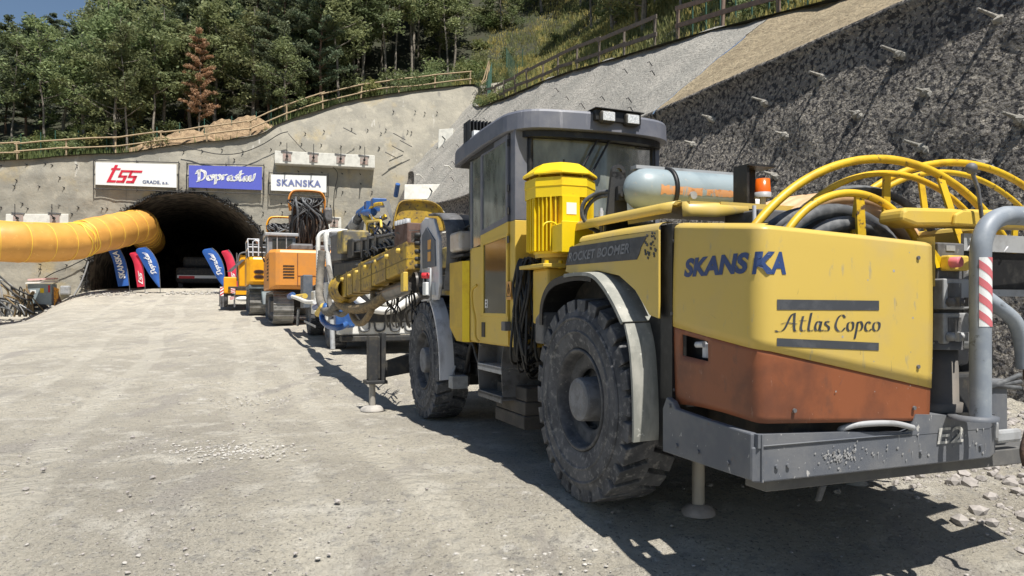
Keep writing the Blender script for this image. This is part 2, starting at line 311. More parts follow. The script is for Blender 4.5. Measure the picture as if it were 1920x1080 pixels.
    def ico(s, c, r, rng, sq=(1, 1, 1), lump=.3):
        t = (1+5**.5)/2
        V = [(-1, t, 0), (1, t, 0), (-1, -t, 0), (1, -t, 0), (0, -1, t), (0, 1, t), (0, -1, -t), (0, 1, -t), (t, 0, -1), (t, 0, 1), (-t, 0, -1), (-t, 0, 1)]
        F = [(0, 11, 5), (0, 5, 1), (0, 1, 7), (0, 7, 10), (0, 10, 11), (1, 5, 9), (5, 11, 4), (11, 10, 2), (10, 7, 6), (7, 1, 8), (3, 9, 4), (3, 4, 2), (3, 2, 6), (3, 6, 8), (3, 8, 9), (4, 9, 5), (2, 4, 11), (6, 2, 10), (8, 6, 7), (9, 8, 1)]
        rot = Matrix.Rotation(rng.random()*6.28, 3, 'Z') @ Matrix.Rotation(rng.random()*3, 3, 'X')
        vs = []
        for q in V:
            p = rot @ Vector(q).normalized()*(1-lump*rng.random()); vs.append(Vector(c)+Vector((p.x*sq[0], p.y*sq[1], p.z*sq[2]))*r)
        return s.add(vs, F)
def copytree(o, parent=None):
    c = o.copy(); S.collection.objects.link(c)
    if parent: c.parent = parent
    for ch in list(o.children): copytree(ch, c)
    return c
# ---------------------------------------------------------------- lettering
def textgeo(body, bold=0, shear=0, spacing=1.0):
    cu = bpy.data.curves.new('t', 'FONT'); cu.body = body; cu.offset = bold; cu.shear = shear; cu.space_character = spacing; cu.resolution_u = 4
    o = bpy.data.objects.new('t', cu); S.collection.objects.link(o)
    dg = bpy.context.evaluated_depsgraph_get(); me = bpy.data.meshes.new_from_object(o.evaluated_get(dg))
    vs = [(v.co.x, v.co.y) for v in me.vertices]; fs = [tuple(p.vertices) for p in me.polygons]
    bpy.data.objects.remove(o); bpy.data.curves.remove(cu); bpy.data.meshes.remove(me)
    x0 = min(v[0] for v in vs); x1 = max(v[0] for v in vs); y0 = min(v[1] for v in vs); y1 = max(v[1] for v in vs)
    return [((a-x0)/(x1-x0), (b-y0)/(y1-y0)) for a, b in vs], fs
def quadmap(bl, br, tr, tl, lift=.004, toward=None):
    bl, br, tr, tl = map(Vector, (bl, br, tr, tl)); n = (br-bl).cross(tl-bl).normalized()
    if toward is not None and n.dot(Vector(toward)) < 0: n = -n
    return lambda s, t: (bl*(1-s)+br*s)*(1-t)+(tl*(1-s)+tr*s)*t+n*lift
def letters(geo, fm, off, name, m, parent, label=None):
    b = MB(off); b.add([fm(a, c) for a, c in geo[0]], geo[1]); return b.build(name, m, parent, label=label)
def strokes(lines, nib=(.035, .02), thin=.012, per=5):
    vs = []; fs = []
    for L in lines:
        P = catmull([(a, b, 0) for a, b in L], per) if len(L) > 2 else [Vector((a, b, 0)) for a, b in L]
        for nx, ny in (nib, (-ny_(nib)*thin, nx_(nib)*thin)):
            b0 = len(vs)
            for p in P: vs.append((p.x-nx, p.y-ny)); vs.append((p.x+nx, p.y+ny))
            for i in range(len(P)-1): fs.append((b0+2*i, b0+2*i+1, b0+2*i+3, b0+2*i+2))
    return vs, fs
def ny_(n): return n[1]/math.hypot(*n)
def nx_(n): return n[0]/math.hypot(*n)
#SECTION
def WP(a, z, off=0): return Vector((Px*a-Py*(PC-off), Py*a+Px*(PC-off), z))
def nz(x, y, z=0): return noise.noise(Vector((x, y, z)))
def fb(x, y, z=0, o=4):
    return noise.fractal(Vector((x, y, z)), 1.0, 2.0, o)
# ---------------------------------------------------------------- ground
b = MB(); rows = []
ys = [-6+.5*i for i in range(12)]+[.2]
d = .6
while d < 60: ys.append(d); d += max(.045, d*.017)
ys += [70, 90, 130, 200, 320]
for Y in ys:
    row = []; half = max(14, abs(Y)*1.05+6); n = 260
    for i in range(n+1):
        q = i/n*2-1; X = half*(.55*q+.45*q**3)+ (0 if Y < 12 else -min(Y, 60)*.12)
        z = gz(X, Y)
        k = 1 if Y < 30 else .5
        z += k*(.05*fb(X*.35, Y*.35, 3)+.022*fb(X*1.6, Y*1.6, 5)+.010*fb(X*6, Y*6, 9, 3))
        v = Rx*X+Ry*Y; u = Fx*X+Fy*Y
        # vehicle ruts left of the parked row
        for vr in (-1.4, .45, -3.6):
            z -= .035*math.exp(-((v-vr-.15*math.sin(u*.4))/.22)**2)*(.6+.4*nz(u*.5, vr)) if Y > 1 else 0
        if v > 5.0: z += sm((v-5.0)/2.5)*(.12+.22*max(0, fb(X*.9, Y*.9, 21)))*(1 if Y < 25 else 0)
        if v > 9.4: z -= .3
        row.append((X, Y, z))
    rows.append(row)
tag(b.grid(rows).build('ground', M['ground']), kind='structure', label='pale crushed limestone haul ground rising to the tunnel')
# pebbles and rubble
M['wstone'] = mat('pale_broken_stone', (.50, .48, .44), (.40, .38, .35), 9, .4, .6, r=.9)
bw = MB(); b = MB(); rg = random.Random(3)
def gsurf(X, Y):
    z = gz(X, Y)+(1 if Y < 30 else .5)*(.05*fb(X*.35, Y*.35, 3)+.022*fb(X*1.6, Y*1.6, 5)+.010*fb(X*6, Y*6, 9, 3)); v = Rx*X+Ry*Y
    if v > 5.0: z += sm((v-5.0)/2.5)*(.12+.22*max(0, fb(X*.9, Y*.9, 21)))
    return z
def gnd(X, Y): return gz(X, Y)+(1 if Y < 30 else .5)*.05*fb(X*.35, Y*.35, 3)
for i in range(2600):
    Y = 1.6+rg.random()**1.7*16; X = (rg.random()*1.6-.85)*Y*.85
    r = .006+.012*rg.random()**3+(.02 if rg.random() < .025 else 0)
    b.ico((X, Y, gnd(X, Y)+r*.3), r, rg, (1, 1, .65))
for cx_, cy_, sp, n_ in ((1.6, 3.0, .35, 70), (-.6, 4.6, .4, 60), (-1.8, 7.5, .6, 60), (-3.6, 6.6, .5, 50), (-2.2, 11, .8, 60), (.2, 3.1, .3, 50)):
    for i in range(n_):
        X = cx_-1.4+rg.gauss(0, sp)*1.3; Y = cy_+rg.gauss(0, sp); b.ico((X, Y, gnd(X, Y)), .008+.014*rg.random()**2, rg, (1, 1, .6))
for cx_, cy_, sp, n_ in ((-2.6, 6.9, .28, 380), (-3.5, 10.4, .4, 200), (-4.9, 6.3, .35, 90), (.0, 4.3, .35, 130), (.75, 3.25, .3, 90), (-1.9, 4.2, .5, 60)):
    for i in range(n_):
        X = cx_+rg.gauss(0, sp)*1.2; Y = cy_+rg.gauss(0, sp)*.8; r_ = .008+.018*rg.random()**2.5; bw.ico((X, Y, gnd(X, Y)+r_*.1), r_, rg, (1, 1, .5), .4)
tag(bw.build('gravel', M['wstone']), 'pale broken stone patches pressed into the haul ground', kind='stuff')
tag(b.build('gravel', M['stone']), 'loose pebbles scattered on the pale haul ground', kind='stuff')
b = MB()
for i in range(5200):
    v = 4.6+rg.random()*3.9; u = 2.2+rg.random()*6
    p = UV(v, u); 
    if nz(p.x*.9, p.y*.9, 4) < -.12 and rg.random() < .75: continue
    r = .010+.07*rg.random()**5
    z = gsurf(p.x, p.y)+r*.15
    b.ico((p.x, p.y, z), r, rg, (1, 1, .75), .35)
tag(b.build('rubble', M['stone']), 'broken rock rubble behind and right of the drill rig', kind='stuff')
b = MB()
for X, Y, n_ in ((-18.2, 44, 120), (-24.2, 43, 160), (-27, 40, 90)):
    for i in range(n_):
        x = X+rg.gauss(0, 1.3); y = Y+rg.gauss(0, .8); b.ico((x, y, gz(x, y)+.03), .04+.1*rg.random()**2, rg, (1, 1, .7))
tag(b.build('rubble', M['stone']), 'loose stones at the foot of the tunnel wall', kind='stuff')

# ---------------------------------------------------------------- portal wall with the arch
arch = [(165, 556), (163, 530), (166, 505), (176, 475), (193, 447), (215, 420), (243, 393), (272, 376), (305, 365), (345, 361), (385, 366), (420, 379), (450, 396), (474, 418), (490, 440), (499, 465), (503, 492), (504, 520), (504, 556)]
A2 = []
for x, y in arch: p = PW(x, y); A2.append((wa(p), p.z, 0))
A2 = [(p.x, p.y) for p in catmull(A2, 4)]
top = [(-330, 322), (-150, 312), (0, 301), (60, 298), (100, 294), (170, 289), (240, 286), (300, 277), (360, 268), (430, 262), (490, 250), (520, 233), (560, 218), (610, 203), (640, 193), (700, 181), (780, 170), (840, 163), (900, 160), (960, 150)]
def lean(z): return -.16*max(0, z-9.2)-(.9*max(0, z-12.3) if z > 12.3 else 0)*.25
T2 = []
for x, y in top:
    p = PW(x, y)
    for _ in range(4): p = PW(x, y, lean(p.z))
    T2.append((wa(p), p.z))
aL, aR = T2[0][0], T2[-1][0]
outer = [(A2[0][0]-1, -1), (aL, -1)]+T2+[(aR, -1), (A2[-1][0]+1, -1)]
def resample(P, n):
    L = [0]
    for i in range(1, len(P)): L.append(L[-1]+math.hypot(P[i][0]-P[i-1][0], P[i][1]-P[i-1][1]))
    o = []; k = 0
    for i in range(n):
        t = L[-1]*i/(n-1)
        while k < len(L)-2 and L[k+1] < t: k += 1
        q = (t-L[k])/max(1e-9, L[k+1]-L[k]); o.append((P[k][0]*(1-q)+P[k+1][0]*q, P[k][1]*(1-q)+P[k+1][1]*q))
    return o
NA = 150
# match arch and outer points by angle from the arch's middle foot
ca, cz = (A2[0][0]+A2[-1][0])/2, 3.6
AA = resample(A2, NA); OO = resample(outer, 600)
def ang(p): return math.atan2(p[1]-cz, p[0]-ca)
def hit(poly, th_):
    best = None
    dx, dz = math.cos(th_), math.sin(th_)
    for i in range(len(poly)-1):
        x1, z1 = poly[i][0]-ca, poly[i][1]-cz; x2, z2 = poly[i+1][0]-ca, poly[i+1][1]-cz
        den = dx*(z2-z1)-dz*(x2-x1)
        if abs(den) < 1e-9: continue
        t = (x1*(z2-z1)-z1*(x2-x1))/den; s_ = (x1*dz-z1*dx)/den
        if t > 0 and -1e-6 <= s_ <= 1+1e-6 and (best is None or t < best): best = t
    return best
rows = []; ths = []
a0, a1 = math.radians(180+33), math.radians(-33)
N_ = 220
for i in range(N_+1): ths.append(a0+(a1-a0)*i/N_)
for th_ in ths:
    r0, r1 = hit(A2, th_), hit(outer, th_)
    if r0 is None or r1 is None: continue
    row = []
    for k in range(34):
        t = (k/33)**1.25; r_ = r0*(1-t)+r1*t; a, z = ca+r_*math.cos(th_), cz+r_*math.sin(th_)
        off = lean(z)+.10*fb(a*.35, z*.35, 2)+.05*fb(a*1.3, z*1.3, 8)*(1 if k else 0)
        row.append(WP(a, z, off))
    rows.append(row)
pwall = root('portal_wall', WP(ca, 2.3), PT, 'grey sprayed concrete tunnel portal wall with dark arched mouth', 'retaining wall')
def pbuild(mb, name, m, parent=pwall, **k):     # world-space mesh under the portal wall's empty
    o = mb.build(name, m, parent, **k); o.matrix_parent_inverse = Matrix.Identity(4)
    o.data.transform((Matrix.Translation(WP(ca, 2.3)) @ Matrix.Rotation(PT, 4, 'Z')).inverted()); return o
pbuild(MB().grid(rows), 'wall_face', M['portal'])
# tunnel lining running inward
b = MB(); LF = UV(0, 1).normalized(); rows = []
LA = resample(A2, 60)
for j, dd in enumerate([-.15, .3, 1.2, 3, 6, 10, 15, 22, 30, 42]):
    rows.append([WP(ca+(a-ca)*(1-.012*j), z if k not in (0, 59) else -2, 0)+LF*dd+Vector((0, 0, .03*j))+LF.cross(Vector((0, 0, 1)))*.08*fb(a*2, z*2, dd) for k, (a, z) in enumerate(LA)])
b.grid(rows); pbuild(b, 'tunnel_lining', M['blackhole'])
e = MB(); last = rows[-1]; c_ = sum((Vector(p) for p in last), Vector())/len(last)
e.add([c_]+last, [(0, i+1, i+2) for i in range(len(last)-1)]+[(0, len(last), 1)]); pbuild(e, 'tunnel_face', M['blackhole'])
# rough rim of cut mesh and bolts round the arch
b = MB(); rg = random.Random(5)
for i in range(240):
    k = rg.randrange(4, len(AA)-4); a, z = AA[k]; r_ = math.hypot(a-ca, z-cz); q = 1+(rg.random()-.25)*.055
    p = WP(ca+(a-ca)*q, cz+(z-cz)*q, .02)
    b.tube([p, p+Vector((rg.gauss(0, .12), -.12-.2*rg.random(), rg.gauss(0, .12)))], .018+.02*rg.random(), 4)
for k in range(2, len(AA)-3):
    a, z = AA[k]
    for _ in range(3):
        q = 1+.02*rg.random(); b.ico(WP(ca+(a-ca)*q, cz+(z-cz)*q, .03), .07+.07*rg.random(), rg)
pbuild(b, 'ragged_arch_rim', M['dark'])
# bolts
def bolt(x, y, l=.28):
    p = PW(x, y); p = PW(x, y, lean(p.z)); b = MB()
    l *= .6; q = p+Vector((-.03, -l, .04)); b.tube([p+Vector((0, .1, 0)), q], .02, 5); b.cyl(p+Vector((0, -.02, 0)), p+Vector((0, -.06, 0)), .045, 6)
    pbuild(b, 'anchor_bolt', M['dark'])
for x, y in [(3, 311), (51, 309), (86, 307), (99, 310), (145, 310), (32, 338), (113, 333), (28, 349), (75, 350), (121, 352), (3, 389), (43, 382), (53, 391), (100, 391), (113, 386), (148, 389), (136, 401), (193, 391), (202, 391), (76, 505), (76, 496), (126, 497), (345, 284), (380, 283), (417, 281), (456, 284), (440, 299), (509, 280), (527, 268), (566, 270), (603, 272), (640, 275), (676, 275), (712, 278), (573, 250), (608, 246), (660, 242), (690, 244), (715, 250), (724, 243), (765, 246), (772, 248), (738, 209), (779, 209), (797, 212), (820, 211), (604, 324), (642, 326), (676, 327), (560, 322), (643, 360), (677, 345), (698, 360), (648, 397), (528, 382), (530, 398), (620, 386), (494, 399), (676, 277), (711, 277)]:
    bolt(x, y)
for x, y in [(668, 252), (760, 262), (772, 275), (757, 285), (745, 297)]:
    p = PW(x, y); b = MB(); b.tube([p, p+Vector((-.7, -.7, .28))], .03, 5); pbuild(b, 'anchor_bolt', M['mid'])
# cable drooping across the wall
cb = MB(); P = []
for x, y in [(340, 273), (370, 281), (410, 289), (450, 287), (490, 272), (523, 252), (540, 247)]: P.append(PW(x, y, .15))
cb.tube(catmull(P, 6), .03, 5); tag(cb.build('cable', M['blk']), 'thin black cable drooping across the portal wall above the signs', 'cable')
cb = MB(); P = [PW(x, y, .1) for x, y in [(540, 250), (570, 282), (600, 300), (632, 322), (627, 360), (625, 410)]]
cb.tube(catmull(P, 6), .02, 5); tag(cb.build('cable', M['blk']), 'thin black cable hanging down past the right end of the concrete block', 'cable')

# anchor blocks on the wall
def ablock(x0, y0, x1, y1, pk, label, off=.55, slab=True):
    tl, tr, br, bl = PW(x0, y0, off), PW(x1, y0+(x1-x0)*.048*(1 if slab else 0), off), PW(x1, y1+(x1-x0)*.048*(1 if slab else 0), off), PW(x0, y1, off)
    n = Vector((-Py, Px, 0)); r = root('anchor_block', (bl+br)/2, PT, label, 'concrete block')
    off_ = (bl+br)/2; inv = (Matrix.Translation(off_) @ Matrix.Rotation(PT, 4, 'Z')).inverted()
    def bd(mb, name, m, **k): o = mb.build(name, m, r, **k); o.data.transform(inv); return o
    b = MB(); b.hexa([bl, br, br+n*(off+.25), bl+n*(off+.25), tl+n*.04, tr+n*.04, tr+n*(off+.25), tl+n*(off+.25)]); bd(b, 'block', M['concrete'], bevel=.03)
    for t in pk:
        c = tl*(1-t)+tr*t; c = c*.55+(bl*(1-t)+br*t)*.45; e = (tr-tl).normalized(); h = (tl-bl).length
        b = MB(); b.hexa([c-e*.26-n*.03-Vector((0, 0, .26)), c+e*.26-n*.03-Vector((0, 0, .26)), c+e*.26+n*.02-Vector((0, 0, .26)), c-e*.26+n*.02-Vector((0, 0, .26)), c-e*.26-n*.03+Vector((0, 0, .2)), c+e*.26-n*.03+Vector((0, 0, .2)), c+e*.26+n*.02+Vector((0, 0, .2)), c-e*.26+n*.02+Vector((0, 0, .2))]); bd(b, 'bearing_plate', M['pinkgrey'])
        b = MB(); b.hexa([c-e*.34-n*.01+Vector((0, 0, .30)), c+e*.30-n*.02+Vector((0, 0, .24)), c+e*.30+n*.1+Vector((0, 0, .24)), c-e*.34+n*.1+Vector((0, 0, .30)), c-e*.38-n*.01+Vector((0, 0, .38)), c+e*.34-n*.01+Vector((0, 0, .32)), c+e*.34+n*.1+Vector((0, 0, .32)), c-e*.38+n*.1+Vector((0, 0, .38))]); bd(b, 'recess_lip', M['mid'])
        b = MB(); b.tube([c-n*.02, c-n*.62+Vector((0, 0, .12))], .035, 6); b.tube([c-n*.1, c-n*.2], .09, 6); b.tube([c-n*.5+Vector((0, 0, .1)), c-n*.5+Vector((0, 0, .8))], .022, 5); bd(b, 'anchor_rod', M['dark'])
    return r
M['pinkgrey'] = mat('plate_primer', (.42, .30, .26), (.34, .30, .27), 6, .4, .6, r=.8)
ablock(515, 282, 703, 306, (.12, .38, .65, .89), 'long concrete beam with four anchors above the white sign')
ablock(10, 401, 128, 420, (.2, .78), 'pale concrete beam with two anchors half hidden by the orange duct', .2, False)
ablock(595, 405, 640, 430, (.7,), 'short concrete block with one anchor behind the excavator boom', .3)

# signs
def sign(x0, y0, x1, y1, tlt, m, label, cat='sign'):
    o_ = .35
    tl, tr = PW(x0, y0, o_), PW(x1, y0+tlt, o_); bl, br = PW(x0, y1, o_), PW(x1, y1+tlt, o_)
    br.z = bl.z; tr.z = tr.z; n = Vector((-Py, Px, 0)); off = (bl+br)/2
    r = root('company_sign', off, PT, label, cat); inv = (Matrix.Translation(off) @ Matrix.Rotation(PT, 4, 'Z')).inverted()
    def bd(mb, name, mm, **k): o = mb.build(name, mm, r, **k); o.data.transform(inv); return o
    b = MB(); b.hexa([bl, br, br+n*.04, bl+n*.04, tl, tr, tr+n*.04, tl+n*.04]); bd(b, 'panel', m)
    b = MB(); e = (tr-tl).normalized(); g = .12; up = Vector((0, 0, 1))
    c4 = [bl-e*g-up*g*2+n*.05, br+e*g-up*g*2+n*.05, tr+e*g+up*g+n*.05, tl-e*g+up*g+n*.05]
    for i in range(4): b.tube([c4[i], c4[(i+1) % 4]], .03, 5)
    for t in (0, .5, 1):
        p = c4[3]*(1-t)+c4[2]*t; q = c4[0]*(1-t)+c4[1]*t; b.tube([p+up*.08, q-up*.1], .022, 5); b.tube([p, p+n*.5], .022, 5); b.tube([q, q+n*.5], .022, 5)
    bd(b, 'frame', M['dark'])
    fm = quadmap(bl, br, tr, tl, .02, (0, -1, 0))
    def put(geo, s0, s1, t0, t1, mm, name='lettering'):
        b = MB(); b.add([fm(s0+(s1-s0)*a, t0+(t1-t0)*c) for a, c in geo[0]], geo[1]); bd(b, name, mm)
    return put
put = sign(179, 304, 331, 346, 4, M['banner'], 'white company sign with red logo, leftmost above the tunnel')
logo = ([], [])
def para(x0, y0, x1, y1, sh=.28):
    b0 = len(logo[0]); logo[0].extend([(x0+y0*sh, y0), (x1+y0*sh, y0), (x1+y1*sh, y1), (x0+y1*sh, y1)]); logo[1].append((b0, b0+1, b0+2, b0+3))
para(.06, .12, .16, 1.0); para(.0, .72, .30, .82); para(.06, 0, .34, .13)                    # t
for x in (.36, .68):
    para(x, .0, x+.26, .13); para(x+.17, .0, x+.27, .42); para(x-.02, .30, x+.27, .42); para(x-.02, .30, x+.06, .72); para(x-.02, .60, x+.30+(.06 if x > .5 else 0), .72)
put(([(a/1.25, c) for a, c in logo[0]], logo[1]), .11, .58, .12, .9, M['rlogo'], 'logo')
put(textgeo('GRADE, a.s.', .015), .575, .90, .10, .27, M['navy'])
put = sign(354, 310, 491, 351, 3, M['bbanner'], 'blue company sign with white script lettering, middle of the three')
D_ = [[(0, .62), (.03, .9), (.08, .95)], [(.05, .95), (.045, .1), (.02, .02)], [(.05, .93), (.14, .8), (.15, .45), (.1, .15), (.02, .05)],
      [(.24, .55), (.19, .45), (.2, .2), (.25, .15), (.28, .35), (.25, .55), (.3, .55)], [(.32, .6), (.33, .3), (.32, -.15)], [(.33, .5), (.38, .6), (.41, .4), (.38, .18), (.33, .2)],
      [(.45, .6), (.45, .2)], [(.45, .45), (.48, .6), (.52, .58)], [(.60, .55), (.55, .5), (.54, .25), (.58, .18), (.61, .5), (.60, .2), (.65, .2)],
      [(.70, .6), (.67, .5), (.70, .35), (.68, .18), (.63, .2)], [(.76, .95), (.74, .5), (.75, .2), (.79, .2)], [(.70, .66), (.80, .7)],
      [(.86, .55), (.82, .5), (.81, .25), (.84, .18), (.87, .5), (.87, .2), (.90, .2)], [(.92, .6), (.92, .25), (.95, .18), (.98, .35), (1.0, .75)]]
sg = strokes(D_, (.024, .06), .016)
put(sg, .10, .90, .27, .84, M['banner'])
put = sign(508, 327, 612, 357, 3, M['banner'], 'white company sign with blue capital letters, rightmost of the three')
put(textgeo('SKANSKA', .03, 0, 1.12), .10, .90, .30, .72, M['ltnavy'])

# ---------------------------------------------------------------- side slope right of the parked row
def zk(u): return 6.2+1.4*sm((u-30)/20)+2.9*sm((u-39)/11)
def vk(u): return 10.35+.15*sm((u-30)/18)+2.0*sm((u-39)/11)
FT = [(-6, 14, 6.6), (5, 14, 7.4), (13.9, 14, 8.8), (21.2, 14, 10.1), (32, 14.8, 12.1), (40, 15.6, 13.3), (47, 16.5, 14.6), (52, 17.6, 16.4)]
def ft(u):
    for i in range(len(FT)-1):
        if u <= FT[i+1][0] or i == len(FT)-2:
            t = (u-FT[i][0])/(FT[i+1][0]-FT[i][0]); return FT[i][1]*(1-t)+FT[i+1][1]*t, FT[i][2]*(1-t)+FT[i+1][2]*t
rows = []; us = []; u = -4
while u < 53: us.append(u); u += .10 if u < 24 else .25
def dws(u, t):
    g = (gz(*UV(9, u)[:2]) if u > 8 else 0)-.4
    z = g+(zk(u)-g)*t; v = 8.75+(vk(u)-8.75)*(t**.95)-.07*sm((t-.93)/.07)
    return v, z
for u in us:
    row = []
    for k in range(61):
        t = k/60; v, z = dws(u, t)
        q = .06*fb(u*.35, z*.35, 1)+.05*fb(u*1.1, z*1.1, 4)+.022*fb(u*5, z*5, 6, 3)
        if k > 57: q *= .4
        row.append(UV(v-q, u, z))
    rows.append(row)
dwr = root('side_wall', UV(9, 14, 0), TH, 'dark rough shotcrete side wall studded with stub anchors', 'retaining wall')
invd = (Matrix.Translation(UV(9, 14, 0)) @ Matrix.Rotation(TH, 4, 'Z')).inverted()
def dbuild(mb, name, m, **k): o = mb.build(name, m, dwr, **k); o.data.transform(invd); return o
dbuild(MB().grid(rows), 'wall_face', M['dwall'])
def raywall(x, y):
    t = (x-960)/1400; v = 9.5
    for _ in range(6):
        d = v/(Rx*t+Ry); z = CH-(y-575)/1400*d; u = (Fx*t+Fy)*d; tt = max(0, min(1, (z+.2)/(zk(u)))); v = 8.75+1.6*tt**.95
    return u, v, z
rg = random.Random(9)
for x, y, l in [(1878, 38, .55), (1690, 103, .5), (1547, 146, .4), (1437, 193, .4), (1337, 223, .3), (1740, 175, .25), (1474, 254, .25), (1732, 278, .45), (1916, 226, .4), (1303, 271, .3), (1456, 330, .3), (1850, 310, .3), (1610, 215, .2), (1265, 320, .25)]:
    u, v, z = raywall(x, y); b = MB(); p = UV(v+.1, u, z); l *= .6; q = UV(v-l-.1, u+.12*l, z+.35*l)
    b.tube([p, p*.5+q*.5, q], [.05, .03, .02], 7); b.ico(UV(v-.06, u, z), .11, rg, (1, 1, .8)); b.ico(UV(v-.04, u-.08, z-.05), .08, rg)
    dbuild(b, 'stub_anchor', M['slopeg'])
def hitslope(x, y):
    t = (x-960)/1400; k = (Rx*t+Ry)/(Fx*t+Fy); u = 20.0
    while u < 50:
        v = k*u; d = u/(Fx*t+Fy); z = CH-(y-575)/1400*d; g = gz(*UV(9, u)[:2])-.4
        if v > 8.75:
            if v < vk(u): zs = g+(zk(u)-g)*((v-8.75)/(vk(u)-8.75))
            else: vf, zf = ft(u); zs = zk(u)+(zf-zk(u))*(v-vk(u))/(vf-vk(u))
            if z < zs: return UV(v, u, z)
        u += .1
    return UV(k*50, 50, CH-(y-575)/1400*50/(Fx*t+Fy))
def slopeblock(x, y, w_, h_, rz, label, m):
    p = hitslope(x, y); r = root('anchor_block', p, TH+rz, label, 'concrete block')
    b = MB(); b.hexa([(-w_, -.5, -h_), (w_, -.7, -h_), (w_, .6, -h_), (-w_, .6, -h_), (-w_, -.25, h_), (w_, -.4, h_), (w_, .6, h_), (-w_, .6, h_)]); b.build('block', M[m], r, bevel=.03)
    b = MB(); b.tube([(0, -.3, 0), (-.1, -.95, .1)], .04, 6); b.build('anchor_rod', M['dark'], r)
slopeblock(838, 265, .5, .75, -.5, 'pale upright concrete block on the slope left of the drill rig roof', 'concrete')
slopeblock(812, 362, 1.5, .42, -.35, 'long grey concrete block low on the slope left of the drill rig cab', 'concrete')
for x, y in ((770, 405), (790, 395), (806, 430), (835, 400), (850, 445), (795, 335), (850, 320)):
    p = hitslope(x, y); b = MB(p); b.tube([p, p+UV(-.35, -.2, .2), p+UV(-.6, -.3, .15)], .035, 5); o_ = b.build('stub_anchor', M['concrete'], dwr); o_.data.transform(invd @ Matrix.Translation(p))
# pale and tan upper slopes
def upper(u0, u1, name, m, label, step=.35, anchors=False):
    r = root('upper_slope', UV(12, (u0+u1)/2, 8), TH, label, 'slope'); inv = (Matrix.Translation(UV(12, (u0+u1)/2, 8)) @ Matrix.Rotation(TH, 4, 'Z')).inverted()
    rows = []; u = u0
    while u < u1+step*.5:
        row = []; vf, zf = ft(u)
        for k in range(28):
            t = k/27; v = vk(u)-.13*(1-sm(t*8))+(vf-vk(u))*t; z = zk(u)+.02+(zf-zk(u))*(t**.93)
            q = (.14*fb(u*.4, v*.5, 12)+.05*fb(u*2, v*2, 14))*sm(t*6)
            row.append(UV(v, u, z+q))
        rows.append(row); u += step
    b = MB().grid(rows); o = b.build('slope_face', m, r); o.data.transform(inv)
    # lip in front of the dark wall, its shade put in as dark material
    b = MB(); rows = [[], [], []]; u = u0
    while u < u1+step*.5:
        v = vk(u)-.13+.03*fb(u*1.5, 2); rows[0].append(UV(v, u, zk(u)+.03)); rows[1].append(UV(v-.05, u, zk(u)-.06)); rows[2].append(UV(v+.15, u, zk(u)-.28)); u += step
    b.grid(rows); o = b.build('slope_lip', M['dwall'], r); o.data.transform(inv)
    if anchors:
        for i in range(26):
            u = u0+2+(i*1.37 % (u1-u0-6)); t = .15+.7*((i*.618) % 1); vf, zf = ft(u); v = vk(u)+(vf-vk(u))*t; z = zk(u)+(zf-zk(u))*t**.93
            b = MB(); p = UV(v, u, z); b.tube([p-Vector((0, 0, .1)), p+UV(-.16, .03, .12), p+UV(-.22, .05, .08)], .018, 5); o = b.build('anchor_bolt', M['dark'], r); o.data.transform(inv)
upper(16.0, 52.5, 'a', M['slopeg'], 'pale grey shotcrete slope below the weathered fence', .35, True)
upper(-4, 16.1, 'b', M['slopet'], 'tan bare earth slope above the dark wall')
# ---------------------------------------------------------------- hillside
BL = []
for x, y in top[:-1]:
    p = PW(x, y)
    for _ in range(4): p = PW(x, y, lean(p.z))
    BL.append((p, Vector((-Py, Px, 0))))
BL = [BL[0]]+BL[1:]
nB = len(BL); BR = []
for u in (50, 46, 42, 38, 34, 30, 26, 22, 18, 14, 10, 6, 2, -4):
    vf, zf = ft(u); BR.append((UV(vf, u, zf), Vector((Rx, Ry, 0))))
HB = []
for i, (p, n) in enumerate(BL): 
    t = sm((i-(nB-5))/5)*.5; HB.append((p, (n*(1-t)+Vector((Rx, Ry, 0))*t).normalized()))
for i, (p, n) in enumerate(BR):
    t = .5+.5*sm((i+1)/4); HB.append((p, (Vector((-Py, Px, 0))*(1-t)+n*t).normalized()))
HP = catmull([p for p, n in HB], 4); HN = catmull([n for p, n in HB], 4)
def hill(s, dist):
    i = max(0, min(len(HP)-1.001, s*(len(HP)-1))); k = int(i); t = i-k
    p = HP[k]*(1-t)+HP[k+1]*t; n = (HN[k]*(1-t)+HN[k+1]*t).normalized(); q = p+n*dist
    g_ = .50+.28*sm((i-(nB-2)*4)/16); far_ = .40+.55*sm((960+1400*p.x/max(1, p.y)-150)/250); rise = g_*max(0, min(dist, 11)-.8)+max(0, dist-11)*far_
    q.z += rise+.5*fb(q.x*.15, q.y*.15, 7)*min(1, dist/3)-.03
    return q
rows = []
for i in range(len(HP)): rows.append([hill(i/(len(HP)-1), dd) for dd in (-.25, 0, .4, .8, 1.6, 3, 5, 7, 10, 14, 20, 28, 40, 60, 90)])
tag(MB().grid(rows).build('hillside', M['soil']), kind='structure', label='dark forest soil hillside')
def hs(px):      # boundary parameter whose fence foot stands behind this column of the photo
    best = min(range(len(HP)), key=lambda i: abs(960+1400*HP[i].x/max(.1, HP[i].y)-px) if HP[i].y > 1 else 9e9); return best/(len(HP)-1)
